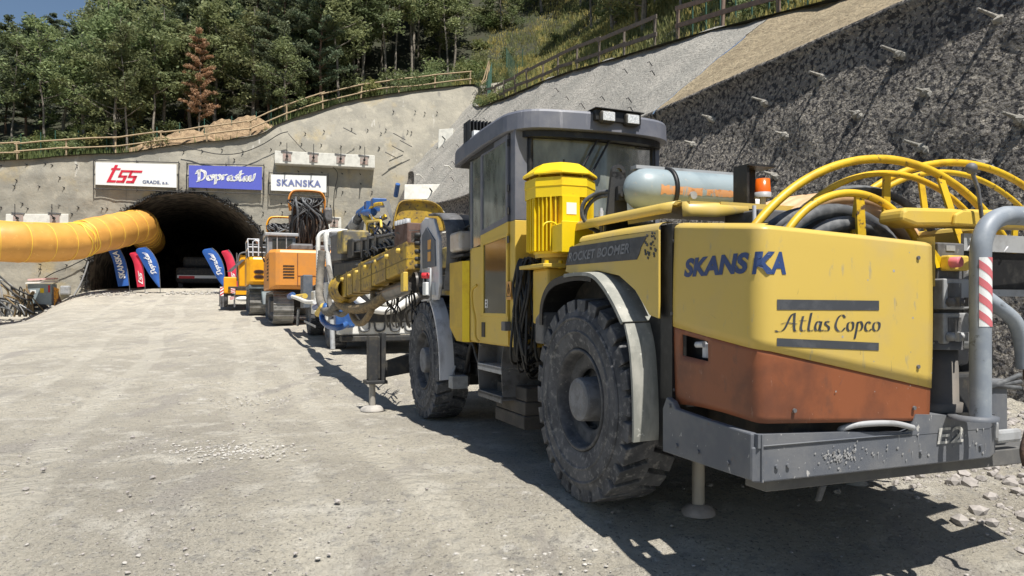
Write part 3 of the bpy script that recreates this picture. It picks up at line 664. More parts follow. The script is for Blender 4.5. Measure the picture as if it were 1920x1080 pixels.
# ---------------------------------------------------------------- vegetation
def leafcloud(b, clumps, per, ls, rng, flat=.6):
    for c, r in clumps:
        c = Vector(c)
        for _ in range(per):
            d_ = Vector((rng.gauss(0, 1), rng.gauss(0, 1), rng.gauss(0, 1)*flat)); d_ = d_.normalized()*r*rng.random()**.45; d_.z *= flat
            p = c+d_; s_ = ls*(.6+.8*rng.random())
            e1 = Vector((rng.gauss(0, 1), rng.gauss(0, 1), rng.gauss(0, .6))).normalized(); e2 = e1.cross(Vector((rng.gauss(0, 1), rng.gauss(0, 1), rng.gauss(0, 1)))).normalized()
            b.add([p-e1*s_, p-e2*s_*.45, p+e1*s_, p+e2*s_*.45], [(0, 1, 2, 3)])
def tree(kind, seed, h):
    rng = random.Random(seed); t = MB(); c = MB(); bend = [Vector((0, 0, 0))]
    for i in range(1, 7): bend.append(Vector((bend[-1].x+rng.gauss(0, .12), bend[-1].y+rng.gauss(0, .12), h*i/6)))
    P = catmull(bend, 3); r0 = .16 if kind != 'thin' else .10
    t.tube([p-Vector((0, 0, .4)) if i == 0 else p for i, p in enumerate(P)], [r0*(1-.85*i/len(P)) for i in range(len(P))], 7)
    def at(z): k = min(len(P)-2, int(z/h*(len(P)-1))); return P[k]
    cl = []
    if kind == 'broad' or kind == 'thin':
        lo = .22 if kind == 'broad' else .45; n = 17 if kind == 'broad' else 13; W_ = h*.27 if kind == 'broad' else h*.17
        for i in range(n):
            f = lo+(1-lo)*(i+rng.random())/n; a = i*2.4+rng.random(); ww = W_*math.sin(math.pi*min(1, .25+.72*(f-lo)/(1-lo)))*(.65+.5*rng.random())
            p = at(h*f*.92); q = p+Vector((math.cos(a)*ww, math.sin(a)*ww, ww*.35+rng.random()*.4)); m_ = (p+q)/2+Vector((0, 0, -.1))
            t.tube([p, m_, q], [.05, .035, .015], 4)
            for k in range(4): cl.append((p+(q-p)*(.45+.6*rng.random())+Vector((rng.gauss(0, .4), rng.gauss(0, .4), rng.gauss(0, .35))), .45+.45*rng.random()))
        leafcloud(c, cl, 56 if kind == 'broad' else 48, .155, rng, .75)
    elif kind == 'pine':
        n = 40
        for i in range(n):
            f = .2+.8*i/n; a = i*2.4+rng.random(); ww = (h*.17*(1-.72*((f-.2)/.8)**1.2)+.3)*(.6+.6*rng.random())
            p = at(h*f*.97); q = p+Vector((math.cos(a)*ww, math.sin(a)*ww, ww*.15+.15)); t.tube([p, q], [.04, .012], 3)
            for k in range(4): cl.append((p+(q-p)*(.3+.25*k)+Vector((0, 0, .05)), .38+.3*rng.random()))
        cl.append((P[-1], .4)); leafcloud(c, cl, 56, .155, rng, .5)
    return t, c
PRO = []
def mk(kind, seed, h, lm, bm):
    t, c = tree(kind, seed, h); a = bpy.data.meshes.new('trunk'); a.from_pydata(t.v, [], t.f); a.materials.append(M[bm]); b_ = bpy.data.meshes.new('crown'); b_.from_pydata(c.v, [], c.f); b_.materials.append(M[lm]); return (h, a, b_, kind)
VAR = {'broad': [mk('broad', 11, 10, 'leaf', 'bark'), mk('broad', 12, 10, 'leaf2', 'bark'), mk('broad', 13, 10, 'leaf', 'bark'), mk('broad', 14, 10, 'leaf2', 'bark')],
       'pine': [mk('pine', 21, 15, 'pine', 'pbark'), mk('pine', 22, 15, 'pine', 'pbark'), mk('pine', 23, 15, 'pine', 'pbark')],
       'thin': [mk('thin', 31, 12, 'leaf', 'bark'), mk('thin', 32, 12, 'leaf', 'bark'), mk('thin', 33, 12, 'leaf2', 'bark')],
       'dead': [mk('pine', 41, 15, 'brown', 'bark')]}
NM = {'broad': ('broadleaf_tree', 'leafy green tree in the wood above the tunnel and slopes', 'broadleaf trees of the hillside wood'), 'pine': ('pine_tree', 'dark green pine standing in the hillside wood', 'pines of the hillside wood'),
      'thin': ('slender_tree', 'slender tree with long bare trunk in the hillside wood', 'slender trees of the hillside wood')}
rt = random.Random(17)
def plant(kind, p, h, label=None, name=None, group=True, cat='tree', squash=1):
    v = VAR[kind][rt.randrange(len(VAR[kind]))]; nm, lb, gr = NM.get(kind, ('tree', label, None))
    r = root(name or nm, p, rt.random()*6.28, label or lb, cat, gr if (group and not label) else None); s_ = h/v[0]; r.scale = (s_*squash*(.9+.25*rt.random()), s_*squash*(.9+.25*rt.random()), s_)
    for n_, me in (('trunk', v[1]), ('crown', v[2])):
        o = bpy.data.objects.new(n_, me); S.collection.objects.link(o); o.parent = r
    return r
def colof(p): return 960+1400*p.x/p.y
plant('dead', hill(hs(362), 3.0), 7.2, 'brown dead pine among the green trees above the blue sign', 'dead_pine', squash=.85)
for row, (dd, sp) in enumerate(((2.8, 2.5), (5.6, 2.8), (9, 3.1), (13, 3.6), (18, 4.2), (24, 5), (31, 5.5), (40, 6), (52, 7))):
    s_ = 0.0; acc = 0; last = None
    for i in range(400):
        s_ = i/399; p = hill(s_, dd+rt.gauss(0, .7))
        if last is not None and (p-last).length < sp*(.7+.5*rt.random()): continue
        if p.y < 4: continue
        x = colof(p)
        if x > 2000 or x < -150: continue
        y = 575-1400*(p.z-CH)/p.y
        if y < -60: continue
        last = p.copy()
        if row == 0 and (abs(x-362) < 22 or 395 < x < 480): continue
        if row == 0 and (640 < x <= 880 or x >= 1290): continue
        if 880 < x < 1290 and y > 72: continue
        if row == 1 and 690 < x < 880 and rt.random() < .35: continue
        if x < 640: kind = rt.choice(['broad', 'broad', 'thin', 'pine'] if row == 0 else ['broad', 'pine', 'broad'] if row == 1 else ['pine', 'pine', 'broad'])
        elif x < 1290: kind = rt.choice(['thin', 'thin', 'broad'] if row < 4 else ['thin', 'pine', 'pine', 'broad'])
        else: kind = rt.choice(['broad', 'thin', 'broad'])
        h = {'broad': 8.5, 'pine': 12.5, 'thin': 12}[kind]*(.8+.4*rt.random())
        if row == 0: h *= .8
        if x < 165:
            lim = 24.0+(.8 if x < 25 else -.8*math.sin(x*.25))-(p.y-60)*.03
            lim = CH+(575-(34+12*math.sin(x*.35)))/1400*p.y
            if p.z > lim-3: continue
            h = min(h, lim-p.z)
        plant(kind, p-Vector((0, 0, .2)), h)
# bushes
bu = []
for sd, lm in ((51, 'leaf'), (52, 'weed'), (53, 'leaf2')):
    rng = random.Random(sd); c = MB(); cl = [((rng.gauss(0, .5), rng.gauss(0, .5), .35+.5*rng.random()), .35+.25*rng.random()) for _ in range(9)]
    for k in range(8): a = rng.random()*6.28; c.tube([(0, 0, -.1), (math.cos(a)*.5, math.sin(a)*.5, .8)], .015, 3)
    leafcloud(c, cl, 60, .09, rng, .8); me = bpy.data.meshes.new('bush'); me.from_pydata(c.v, [], c.f); me.materials.append(M[lm]); bu.append(me)
def bush(p, s_):
    o = bpy.data.objects.new('bush', bu[rt.randrange(3)]); S.collection.objects.link(o); o.location = p; o.scale = (s_, s_, s_*(.7+.5*rt.random())); o.rotation_euler = (0, 0, rt.random()*6.28)
    tag(o, 'low green bush at the edge of the wood behind the fences', 'bush', 'bushes along the wood edge')
for i in range(70):
    x = -20+rt.random()*900; 
    if 255 < x < 500 and rt.random() < .8: continue
    bush(hill(hs(x), 1.0+3.5*rt.random()), .6+.7*rt.random())
for i in range(26): bush(hill(hs(800+rt.random()*480), 4+rt.random()*9), .6+.8*rt.random())
for i in range(16): bush(hill(hs(1300+rt.random()*420), 1.2+rt.random()*2), .45+.4*rt.random())
# meadow weeds
hsA, hsB = hs(845), hs(1080)
b = MB(); b2 = MB(); rg = random.Random(8); s0, s1 = hs(905), hs(1560)
for i in range(30000):
    s_ = s0+(s1-s0)*rg.random() if i < 14000 else hsA+(hsB-hsA)*rg.random(); p = hill(s_, .25+rg.random()**.8*(17 if i < 14000 else 26)); 
    gold = nz(p.x*.35, p.y*.35, 31)+.5*nz(p.x*1.3, p.y*1.3, 5) > .08
    B_ = b2 if gold else b
    for k in range(3):
        q = p+Vector((rg.gauss(0, .15), rg.gauss(0, .15), -.05)); hh = .15+.45*rg.random(); a = rg.random()*3.14; wv = Vector((math.cos(a), math.sin(a), 0))*(.015+.025*rg.random()); l = Vector((rg.gauss(0, .12), rg.gauss(0, .12), 0))
        B_.add([q-wv, q+wv, q+l+Vector((0, 0, hh))+wv*.3, q+l+Vector((0, 0, hh))-wv*.3], [(0, 1, 2, 3)])
        m_ = q+l*.7+Vector((0, 0, hh*.7)); B_.add([m_, m_+wv*2.5+Vector((0, 0, .08)), m_+wv*1.2+Vector((0, 0, .2))], [(0, 1, 2)])
tag(b.build('meadow_weeds', M['weed']), 'rough green weeds on the slope behind the weathered fence', kind='stuff')
tag(b2.build('meadow_weeds', M['gold']), 'dry golden weeds on the slope behind the weathered fence', kind='stuff')
b = MB()
for i in range(2600):
    s_ = hs(0)+(hs(900)-hs(0))*rg.random(); x = .3+rg.random()*3; p = hill(s_, x)
    c_ = colof(p)
    if 265 < c_ < 520 and rg.random() < .85: continue
    for k in range(2):
        q = p+Vector((rg.gauss(0, .15), rg.gauss(0, .15), -.05)); hh = .25+.5*rg.random(); a = rg.random()*3.14; wv = Vector((math.cos(a), math.sin(a), 0))*.04
        b.add([q-wv, q+wv, q+Vector((rg.gauss(0, .1), 0, hh))], [(0, 1, 2)])
tag(b.build('undergrowth', M['weed']), 'green undergrowth at the foot of the wood above the portal', kind='stuff')
for i in range(26): bush(hill(hs(870+rt.random()*60), -.2+2.6*rt.random()), .5+.4*rt.random())
for i in range(40): bush(hill(hs(780+rt.random()*500), 15+rt.random()*5), .8+.7*rt.random())
# spoil heaps
def heap(x, w_, h_, dd, label):
    c = hill(hs(x), dd); rows = []
    for i in range(17):
        row = []
        for j in range(28):
            r_ = i/16; a = j/27*6.2832; X = math.cos(a)*r_*w_; Y = math.sin(a)*r_*w_*.4; z = h_*(.5+.5*math.cos(r_*3.1416))*(1+.12*fb(X*.8, Y*.8, x))+.13*fb(X*2.2, Y*2.2, 2)-(.5 if i == 16 else .1)
            row.append(Vector((X, Y, z)))
        rows.append(row)
    o = MB().grid(rows).build('dirt_heap', M['dirt']); o.location = c; tag(o, label, 'dirt heap')
heap(302, 2.9, .95, 1.4, 'left orange dirt heap behind the timber fence')
heap(345, 3.0, .9, 1.8, 'low middle orange dirt heap behind the timber fence')
heap(412, 2.7, 1.3, 2.0, 'taller orange dirt heap behind the fence above the blue sign')
heap(462, 3.0, 1.3, 2.0, 'right orange dirt heap where the fence starts climbing')
# ---------------------------------------------------------------- fences
def fence(pts, m, label, h=1.1, sp=2.6, r=.05, rails=(1.0, .5), lag=.15, plank=False):
    P = catmull(pts, 8); off = P[len(P)//2].copy(); rt_ = root('timber_fence', off, 0, label, 'fence')
    acc = 0; posts = [P[0]]; rg = random.Random(len(pts)*3+int(off.x*7))
    for i in range(1, len(P)):
        acc += (P[i]-P[i-1]).length
        if acc >= sp: posts.append(P[i]); acc = 0
    for p in posts:
        b = MB(off); hh = h*(.95+.15*rg.random()); b.tube([p-Vector((0, 0, .3)), p+Vector((rg.gauss(0, .04), rg.gauss(0, .04), hh))], r*1.15, 6); b.build('post', m, rt_)
    for z in rails:
        for i in range(len(posts)-1):
            a, c = posts[i]+Vector((0, -.06, z*h+rg.gauss(0, .03))), posts[i+1]+Vector((0, -.06, z*h+rg.gauss(0, .03))); b = MB(off); e = (c-a).normalized()*.15
            if plank:
                n = e.cross(Vector((0, 0, 1))).normalized()*.02; up = Vector((0, 0, .075)); a, c = a-e, c+e
                b.hexa([a-up-n, c-up-n, c-up+n, a-up+n, a+up-n, c+up-n, c+up+n, a+up+n])
            else: b.tube([a-e, (a+c)/2+Vector((0, 0, rg.gauss(0, .03))), c+e], r, 6)
            b.build('rail', m, rt_)
    return rt_
def hb(x, dd=.3): return hill(hs(x), dd)
def onb(xs, dd=.3): return [hb(x, dd) for x in xs]
fence([hill(hs(-60)+(hs(900)-hs(-60))*i/24, .35) for i in range(25)], M['timber'], 'pale timber rail fence along the top of the portal wall')
sA, sB, sC = hs(905), hs(1262), hs(1700)
fence([hill(sA+(sB-sA)*i/12, .3) for i in range(13)], M['otimber'], 'weathered grey rail fence above the pale shotcrete slope', 1.15, 2.2, .045, plank=True)
fence([hill(sB+(sC-sB)*i/10, .3) for i in range(11)], M['otimber2'], 'brown plank fence above the tan earth slope', 1.2, 2.4, .055, plank=True)
# leaning poles at the fence corner
rr = root('leaning_poles', hb(900, .4), 0, 'bundle of leaning timber poles where the two fences meet', 'poles'); o0 = hb(900, .4)
for k in range(3):
    b = MB(); b.tube([(-.9-.3*k, -.6, -1.0), (.1+.2*k, .1, .6), (.5, .2+.1*k, 2.0)], .05, 6); b.build('pole', M['timber'], rr)
def wirefence(P, label, h, sp=2.5, mesh=.16, wr=.006):
    off = P[0].copy(); r = root('wire_fence', off, 0, label, 'wire fence')
    for i in range(len(P)): b = MB(off); b.tube([P[i]-Vector((0, 0, .2)), P[i]+Vector((0, 0, h))], .03, 5); b.build('post', M['green'], r)
    b = MB(off)
    for i in range(len(P)-1):
        L = (P[i+1]-P[i]).length; n = int(L/mesh)
        for k in range(n):
            t0 = k/n; m = h/L
            for s_ in (1, -1):
                t1 = t0+s_*h/L; z0, z1 = 0, h
                if t1 > 1: z1 = (1-t0)*L; t1 = 1
                if t1 < 0: z1 = t0*L; t1 = 0
                b.tube([P[i].lerp(P[i+1], t0)+Vector((0, 0, z0)), P[i].lerp(P[i+1], t1)+Vector((0, 0, z1))], wr, 3, cap=False)
    b.build('mesh_panel', M['green'], r)
wirefence([hill(sB+(sC-sB)*i/12, .9) for i in range(13)], 'green wire mesh fence standing behind the brown plank fence', 1.7)
wirefence([hill(hs(905), .3), hill(hs(903), 1.8), hill(hs(901), 3.4), hill(hs(899), 5.2), hill(hs(897), 7)], 'dark green wire fence running uphill at the fence corner', 1.9, mesh=.3, wr=.007)
wirefence([hill(hs(-60)+(hs(560)-hs(-60))*i/14, 1.5) for i in range(15)], 'low green wire fence in front of the trees, behind the pale timber fence', 1.5, mesh=.2, wr=.005)
#SECTION
# ---------------------------------------------------------------- drill rig (nearest machine), built in (v, u, z)
RO = (3.5, 7.0, 0)
rig = root('drill_rig', UV(3.5, 7.0, 0), TH, 'big faded yellow drilling jumbo with orange skirt nearest the camera', 'drill rig')
def B(): return MB(RO)
def panelpoly(poly, v, th=.012): return B().prism(poly, v, v+th, 'x')       # poly in (u,z)
def rearpoly(poly, u, th=.03): return B().prism(poly, u, u+th, 'y')          # poly in (v,z)
def wheel(v0, u, left=True, z0=0, R=.70, name='wheel', dz=0):
    rw = .40; s = 1 if left else -1; c = (v0, u, R+z0)
    e = B(); tw = B()
    def pr(l): return [(h*s, r) for h, r in l]
    e.lathe(pr([(.06, .33), (.02, .36), (.0, .44), (-.006, .52), (.006, .60), (.03, .632), (.07, .635), (rw-.07, .635), (rw-.03, .632), (rw, .60), (rw, .44), (rw-.05, .33)]), c, 'x', 56)
    for r_ in (.47, .565): e.lathe(pr([(-.002, r_-.012), (-.014, r_), (-.002, r_+.012)]), c, 'x', 56)
    n = 26
    for i in range(n):
        for side in (0, 1):
            a0 = 2*math.pi*(i+.5*side)/n; w0 = 2*math.pi/n*.80
            pts = []
            h0, h1 = (0.012, rw*.53) if side == 0 else (rw*.47, rw-.012)
            sk = (.55, 0) if side == 0 else (0, .55)
            for (hh, k) in ((h0, sk[0]), (h1, sk[1])):
                for rr_ in (.60, .70 if (hh == h0) == (side == 1) else .692):
                    for aa in (a0+w0*k, a0+w0*(k+1)*.95):
                        pts.append((c[0]+hh*s, c[1]+math.cos(aa)*rr_, c[2]+math.sin(aa)*rr_))
            # order: h0:(r0a0,r0a1,r1a0,r1a1), h1:(...)
            p = pts; e.hexa([p[0], p[1], p[5], p[4], p[2], p[3], p[7], p[6]])
    t = root_child = None
    wr = bpy.data.objects.new('wheel', None); S.collection.objects.link(wr); wr.parent = rig; wr.empty_display_size = .1
    te = e.build('tyre', M['tyre'], wr, bevel=.006)
    r = B(); r.lathe(pr([(.05, .345), (.015, .352), (.012, .335), (.03, .325), (.06, .315), (.16, .30), (.19, .26), (.19, .15)]), c, 'x', 48)
    r.lathe(pr([(.10, .31), (.10, .22), (.13, .21)]), c, 'x', 40)
    r.build('rim', M['rim'], wr)
    h = B(); h.lathe(pr([(.2, .155), (.03, .150), (.015, .145), (.008, .12), (.01, .0)]), c, 'x', 40, False); 
    for k in range(10):
        a = 6.283*k/10; q = (c[0]+.185*s, c[1]+.225*math.cos(a), c[2]+.225*math.sin(a)); h.cyl(q, (q[0]-.035*s, q[1], q[2]), .016, 6)
    h.build('hub', M['rimlt'], wr)
    return wr
M['rimlt'] = mat('dusty_hub', (.22, .225, .24), (.15, .152, .16), 10, .4, .6, (.24, .23, .22), 20, .6, .7, r=.7, bump=.06)
wheel(2.32, 4.61); wheel(2.32, 8.72, z0=.0); wheel(4.70, 4.61, False); wheel(4.70, 8.72, False)
# chassis
b = B(); b.box(2.78, 4.25, 3.05, 10.3, .55, .95); b.box(2.7, 4.35, 3.2, 5.9, .9, 1.25); b.box(2.8, 4.2, 4.4, 4.8, .4, 1.0); b.box(2.8, 4.2, 8.5, 8.95, .4, 1.0)
b.build('chassis', M['dark'], rig, bevel=.02)
b = B(); b.box(2.62, 4.45, 3.95, 5.35, 1.2, 1.72); b.box(2.62, 3.1, 3.6, 4.0, 1.0, 1.7); b.build('engine_block', M['dark'], rig)
rg = random.Random(4); b = B()
for i in range(26):
    v = 2.75+rg.random()*1.3; u = 3.9+rg.random()*.8; b.tube(catmull([(v, u, 1.68), (v+.12*rg.random(), u+rg.gauss(0, .1), 1.82), (v+.2*rg.random(), u+rg.gauss(0, .12), 1.80), (v+.25*rg.random(), u+rg.gauss(0, .15), 1.66)], 4), .018+.02*rg.random(), 6)
b.build('engine_hoses', M['blk'], rig)
# rear bumper frame
b = B(); b.prism([(3.70, .50), (3.70, .75), (3.66, .82), (3.60, .80), (3.57, .765), (3.3, .745), (2.93, .725), (2.93, .495), (3.2, .495)], 2.42, 2.46, 'x')
b.prism([(2.42, 2.93), (2.46, 2.905), (4.06, 2.905), (4.22, 2.985), (4.22, 3.15), (4.06, 3.15), (4.0, 2.945), (2.46, 2.945)], .487, .66)
o = b.build('rear_frame', M['frame'], rig, bevel=.008)
b = B(); b.prism([(2.44, .655), (2.44, .722), (3.0, .70), (3.40, .675), (3.45, .69), (3.485, .765), (4.06, .722), (4.06, .655)], 2.903, 2.945, 'y')
b.add([(4.06, 2.903, .66), (4.22, 2.983, .66), (4.22, 2.983, .715), (4.06, 2.903, .722)], [(0, 1, 2, 3)]); b.add([(3.485, 2.903, .765), (4.06, 2.903, .722), (4.22, 2.983, .715), (4.22, 3.16, .715), (3.6, 3.16, .765)], [(0, 1, 2, 3, 4)])
b.build('rear_frame_upper', M['frame'], rig)
b = B(); b.prism([(2.57, .41), (2.57, .50), (4.75, .50), (4.75, .405)], 3.0, 3.16, 'y'); b.prism([(2.9, .33), (2.93, .41), (2.97, .41), (2.93, .33)], 3.0, 3.02, 'y')
b.build('lower_beam', M['frame2'], rig, bevel=.006)
b = B(); b.tube(catmull([(3.02, 2.965, .69), (3.0, 2.93, .715), (3.1, 2.90, .735), (3.3, 2.885, .73), (3.46, 2.90, .695)], 6), .016, 8); b.build('grab_handle', M['lt'], rig)
# jacks
def jack(v, u, zt, zb, foot=.11):
    j = bpy.data.objects.new('jack', None); S.collection.objects.link(j); j.parent = rig
    b = B(); b.cyl((v, u, zt), (v, u, zb+.03), .042, 14); b.build('leg', M['silver2'], j)
    b = B(); b.lathe([(0, foot*1.05), (.03, foot), (.06, foot*.7), (.07, .05)], (v, u, zb), 'z', 20); b.build('foot', M['stone'], j); return j
M['silver2'] = mat('muddy_jack_leg', (.42, .39, .34), (.28, .26, .23), 8, .4, .65, r=.6, st=(1, 1, .3))
jack(3.03, 4.20, .55, -.055); jack(4.50, 4.29, .55, -.03)
jf = jack(1.92, 9.7, .5, -.01, .15)
b = B(); b.box(1.86, 1.98, 9.62, 9.78, .37, .96); b.box(2.02, 2.08, 9.6, 9.8, .38, 1.0); b.box(1.9, 2.05, 9.66, 9.74, .40, .95); b.box(1.82, 2.1, 9.58, 9.82, .34, .385); b.build('jack_housing', M['dark'], jf, bevel=.008)
b = B(); b.hexa([(2.08, 9.62, .42), (2.9, 9.62, .55), (2.9, 9.78, .55), (2.08, 9.78, .42), (2.08, 9.62, .62), (2.9, 9.62, .85), (2.9, 9.78, .85), (2.08, 9.78, .62)]); b.build('jack_arm', M['dark'], jf)
# ---- rear shell: yellow cover and orange skirt as one bent sheet around the corner
SP = [(2.50, 3.72), (2.472, 3.60), (2.455, 3.3), (2.45, 3.02), (2.451, 2.95), (2.460, 2.915), (2.495, 2.902), (2.8, 2.898), (3.2, 2.90), (3.60, 2.915)]
def splen():
    L = [0]
    for i in range(1, len(SP)): L.append(L[-1]+math.hypot(SP[i][0]-SP[i-1][0], SP[i][1]-SP[i-1][1]))
    return L
SL = splen()
def shell(l, z, out=0):         # l metres from the front edge
    for i in range(len(SL)-1):
        if l <= SL[i+1] or i == len(SL)-2:
            t = (l-SL[i])/(SL[i+1]-SL[i]); a, c = SP[i], SP[i+1]; break
    dv, du = c[0]-a[0], c[1]-a[1]; n = math.hypot(dv, du); nv, nu = du/n, -dv/n
    if nv > 0 and nu > 0: nv, nu = -nv, -nu
    out += .012*math.sin((z-.8)*3.1)
    bulge = 0
    return Vector((a[0]+dv*t+nv*out*(1), a[1]+du*t+nu*out, z))
# outward normal check: side faces -v, rear faces -u
def zb_(l): return 1.235-.10*min(1, l/.8)-(.235*max(0, l-.8)/1.15)
def ztop(l): return 1.80-.085*min(1, l/.8)-.045*max(0, l-.8)
def zlow(l): return .775+.02*math.sin(min(1, l/.8)*3.14)-(0 if l < 1.5 else .0)-(.05*max(0, l-.8)/1.15)
NL = 46; Lmax = SL[-1]
lip = [(0, 0), (.010, .022), (.035, .042), (.08, .052)]
def shellgrid(z0f, z1f, out, lipped):
    rows = []
    for i in range(NL+1):
        l = Lmax*i/NL; row = []
        z0, z1 = z0f(l), z1f(l)
        for k in range(12): row.append(shell(l, z0+(z1-z0)*k/11, out))
        if lipped:
            for inn, up in lip: row.append(shell(l, z1+up*.55+.002, out-inn))
        rows.append(row)
    return rows
b = B(); b.grid(shellgrid(zb_, ztop, .006, True)); b.build('yellow_cover', M['yelshell'], rig, solid=.006)
LAT = (.185, .425, 1.04, 1.165)
b = B(); rows = shellgrid(lambda l: zlow(l), lambda l: zb_(l)+.01, 0, False)
# leave the latch opening free
n2 = len(rows[0]); vs = [p for r in rows for p in r]; fs = []
for i in range(len(rows)-1):
    for k in range(n2-1):
        c = (Vector(rows[i][k])+Vector(rows[i+1][k+1]))/2; l = Lmax*(i+.5)/NL
        if LAT[0] < l < LAT[1] and LAT[2]+.01 < c.z < LAT[3]+.01: continue
        fs.append((i*n2+k, i*n2+k+1, (i+1)*n2+k+1, (i+1)*n2+k))
b.add(vs, fs, True); b.build('orange_skirt', M['rust'], rig, solid=.006)
b = B(); b.box(2.53, 2.6, 3.2, 3.62, 1.0, 1.2); b.build('latch_recess', M['blk'], rig)
b = B(); b.box(2.485, 2.53, 3.35, 3.41, 1.06, 1.14); b.tube([(2.48, 3.45, 1.13), (2.48, 3.38, 1.135)], .018, 8); b.build('latch', M['silver'], rig, bevel=.005)
# right end cap of the yellow cover and its folded flange
b = B(); b.prism([(3.625, 2.90), (3.655, 2.93), (3.64, 3.02), (3.61, 3.0)], 1.45, 1.72); b.prism([(3.61, 2.93), (3.63, 2.93), (3.61, 3.3), (3.59, 3.3)], .95, 1.45); b.build('cover_end_flange', M['yel'], rig)
b = B(); b.add([(3.62, 2.92, 1.68), (3.80, 2.99, 1.60), (3.80, 3.02, 1.60), (3.62, 2.96, 1.68), (3.66, 2.92, 1.55), (3.78, 2.99, 1.56)], [(0, 1, 2, 3), (0, 4, 5, 1)]); b.build('cover_bracket', M['yelb'], rig)
# lettering on the shell
def fine(geo, cuts=3):
    bm = bmesh.new(); vs = [bm.verts.new((a, c, 0)) for a, c in geo[0]]
    for f in geo[1]:
        try: bm.faces.new([vs[i] for i in f])
        except ValueError: pass
    bmesh.ops.triangulate(bm, faces=bm.faces[:]); bmesh.ops.subdivide_edges(bm, edges=bm.edges[:], cuts=cuts, use_grid_fill=True)
    bm.verts.index_update(); out = ([(v.co.x, v.co.y) for v in bm.verts], [tuple(v.index for v in f.verts) for f in bm.faces]); bm.free(); return out
def lsh(geo, l0, l1, z0, z1, name, m, lz=None, sub=False):
    geo = fine(geo)
    b = B(); b.add([shell(l0+(l1-l0)*a, z0+(z1-z0)*c+(lz(l0+(l1-l0)*a) if lz else 0), .0115) for a, c in geo[0]], geo[1]); return b.build(name, m, rig)
lsh(textgeo('SKANS', .05, .18, 1.0), .20, .764, 1.503, 1.608, 'company_lettering', M['navy'])
lsh(textgeo('KA', .05, .18, 1.0), .780, .942, 1.497, 1.607, 'company_lettering', M['navy'])
def strip(l0, l1, z0, z1, dz):
    v = []; f = []
    for i in range(9):
        t = i/8; v += [(t, 0), (t, 1)]
    for i in range(8): f.append((2*i, 2*i+2, 2*i+3, 2*i+1))
    b = B(); b.add([shell(l0+(l1-l0)*a, z0+(z1-z0)*c+dz*a, .0115) for a, c in v], f); return b.build('stripe_decal', M['ink'], rig)
AL0, AL1 = .885, 1.545
strip(AL0, AL1, 1.325, 1.375, -.004); strip(AL0, AL1, 1.148, 1.188, -.035)
AC = [[(.0, .22), (.03, .17), (.08, .3), (.135, .85), (.17, .98)], [(.17, .98), (.165, .5), (.17, .22), (.195, .2)], [(.05, .5), (.10, .56), (.19, .5)],
      [(.245, .85), (.225, .35), (.24, .2), (.27, .24)], [(.215, .66), (.275, .66)], [(.32, 1.0), (.30, .5), (.295, .25), (.315, .2), (.335, .25)],
      [(.405, .6), (.375, .62), (.355, .4), (.365, .22), (.395, .3), (.41, .62), (.395, .3), (.41, .2), (.43, .25)],
      [(.485, .6), (.455, .63), (.45, .5), (.48, .38), (.475, .22), (.435, .22)],
      [(.635, .8), (.61, .93), (.57, .8), (.545, .45), (.565, .22), (.605, .2), (.635, .35)], [(.695, .62), (.665, .55), (.66, .3), (.68, .2), (.71, .3), (.715, .55), (.695, .62)],
      [(.76, .62), (.745, .2), (.73, -.15)], [(.75, .5), (.785, .64), (.805, .45), (.79, .25), (.755, .2)], [(.885, .55), (.86, .63), (.835, .45), (.84, .24), (.87, .2), (.895, .3)],
      [(.95, .62), (.92, .55), (.915, .3), (.94, .2), (.97, .3), (.975, .55), (.95, .62)]]
lsh(strokes(AC, (.011, .012), .006, 6), AL0-.01, AL1+.02, 1.200, 1.312, 'maker_lettering', M['ink'], lambda l: -.012*(l-AL0))
g = textgeo('E2', .015, .1, 1.05); b = B(); b.add([(3.64+.20*a, 2.898, .595+.088*c) for a, c in g[0]], g[1]); b.build('unit_number', M['stencil'], rig)
# scuffs, bolts and seams
rs = random.Random(77); b = B()
for i in range(0):
    l = 1.18+.012*i+rs.gauss(0, .012); z = 1.655+rs.gauss(0, .012); dl = .012+.01*rs.random(); b.add([shell(l, z, .0105), shell(l+.002, z, .0105), shell(l+dl+.003, z+.035*rs.random()+.01, .0105), shell(l+dl, z+.035*rs.random()+.008, .0105)], [(0, 1, 2, 3)])
for i in range(10):
    l = .3+1.4*rs.random(); z = .9+.6*rs.random(); dl = rs.gauss(0, .03); b.add([shell(l, z, .0105), shell(l+.0015, z, .0105), shell(l+dl, z+.03+.04*rs.random(), .0105)], [(0, 1, 2)])
b.build('scuff_marks', M['ink'], rig)['kind'] = 'stuff'
for l, z in ((.06, 1.72), (.06, 1.30), (1.84, 1.60), (1.84, 1.02), (.06, .86), (1.82, .80), (1.0, .83)):
    p = shell(l, z, .009); q = shell(l, z, .018); b = B(); b.cyl(p, q, .011, 8); b.build('bolt', M['mid'], rig)
for u, z in ((3.62, .775), (3.55, .56), (3.35, .56), (3.1, .55)):
    b = B(); b.cyl((2.42, u, z), (2.408, u, z), .012, 8); b.build('bolt', M['frame'], rig)
for v in (2.55, 2.62, 3.52, 3.98):
    b = B(); b.cyl((v, 2.905, .56), (v, 2.893, .56), .011, 8); b.build('bolt', M['frame'], rig)
b = B(); b.tube([(2.462, 2.90, .49), (2.462, 2.90, .72)], .006, 6); b.tube([(3.45, 2.9, .665), (2.46, 2.9, .665)], .004, 5); b.build('weld_seam', M['frame'], rig)
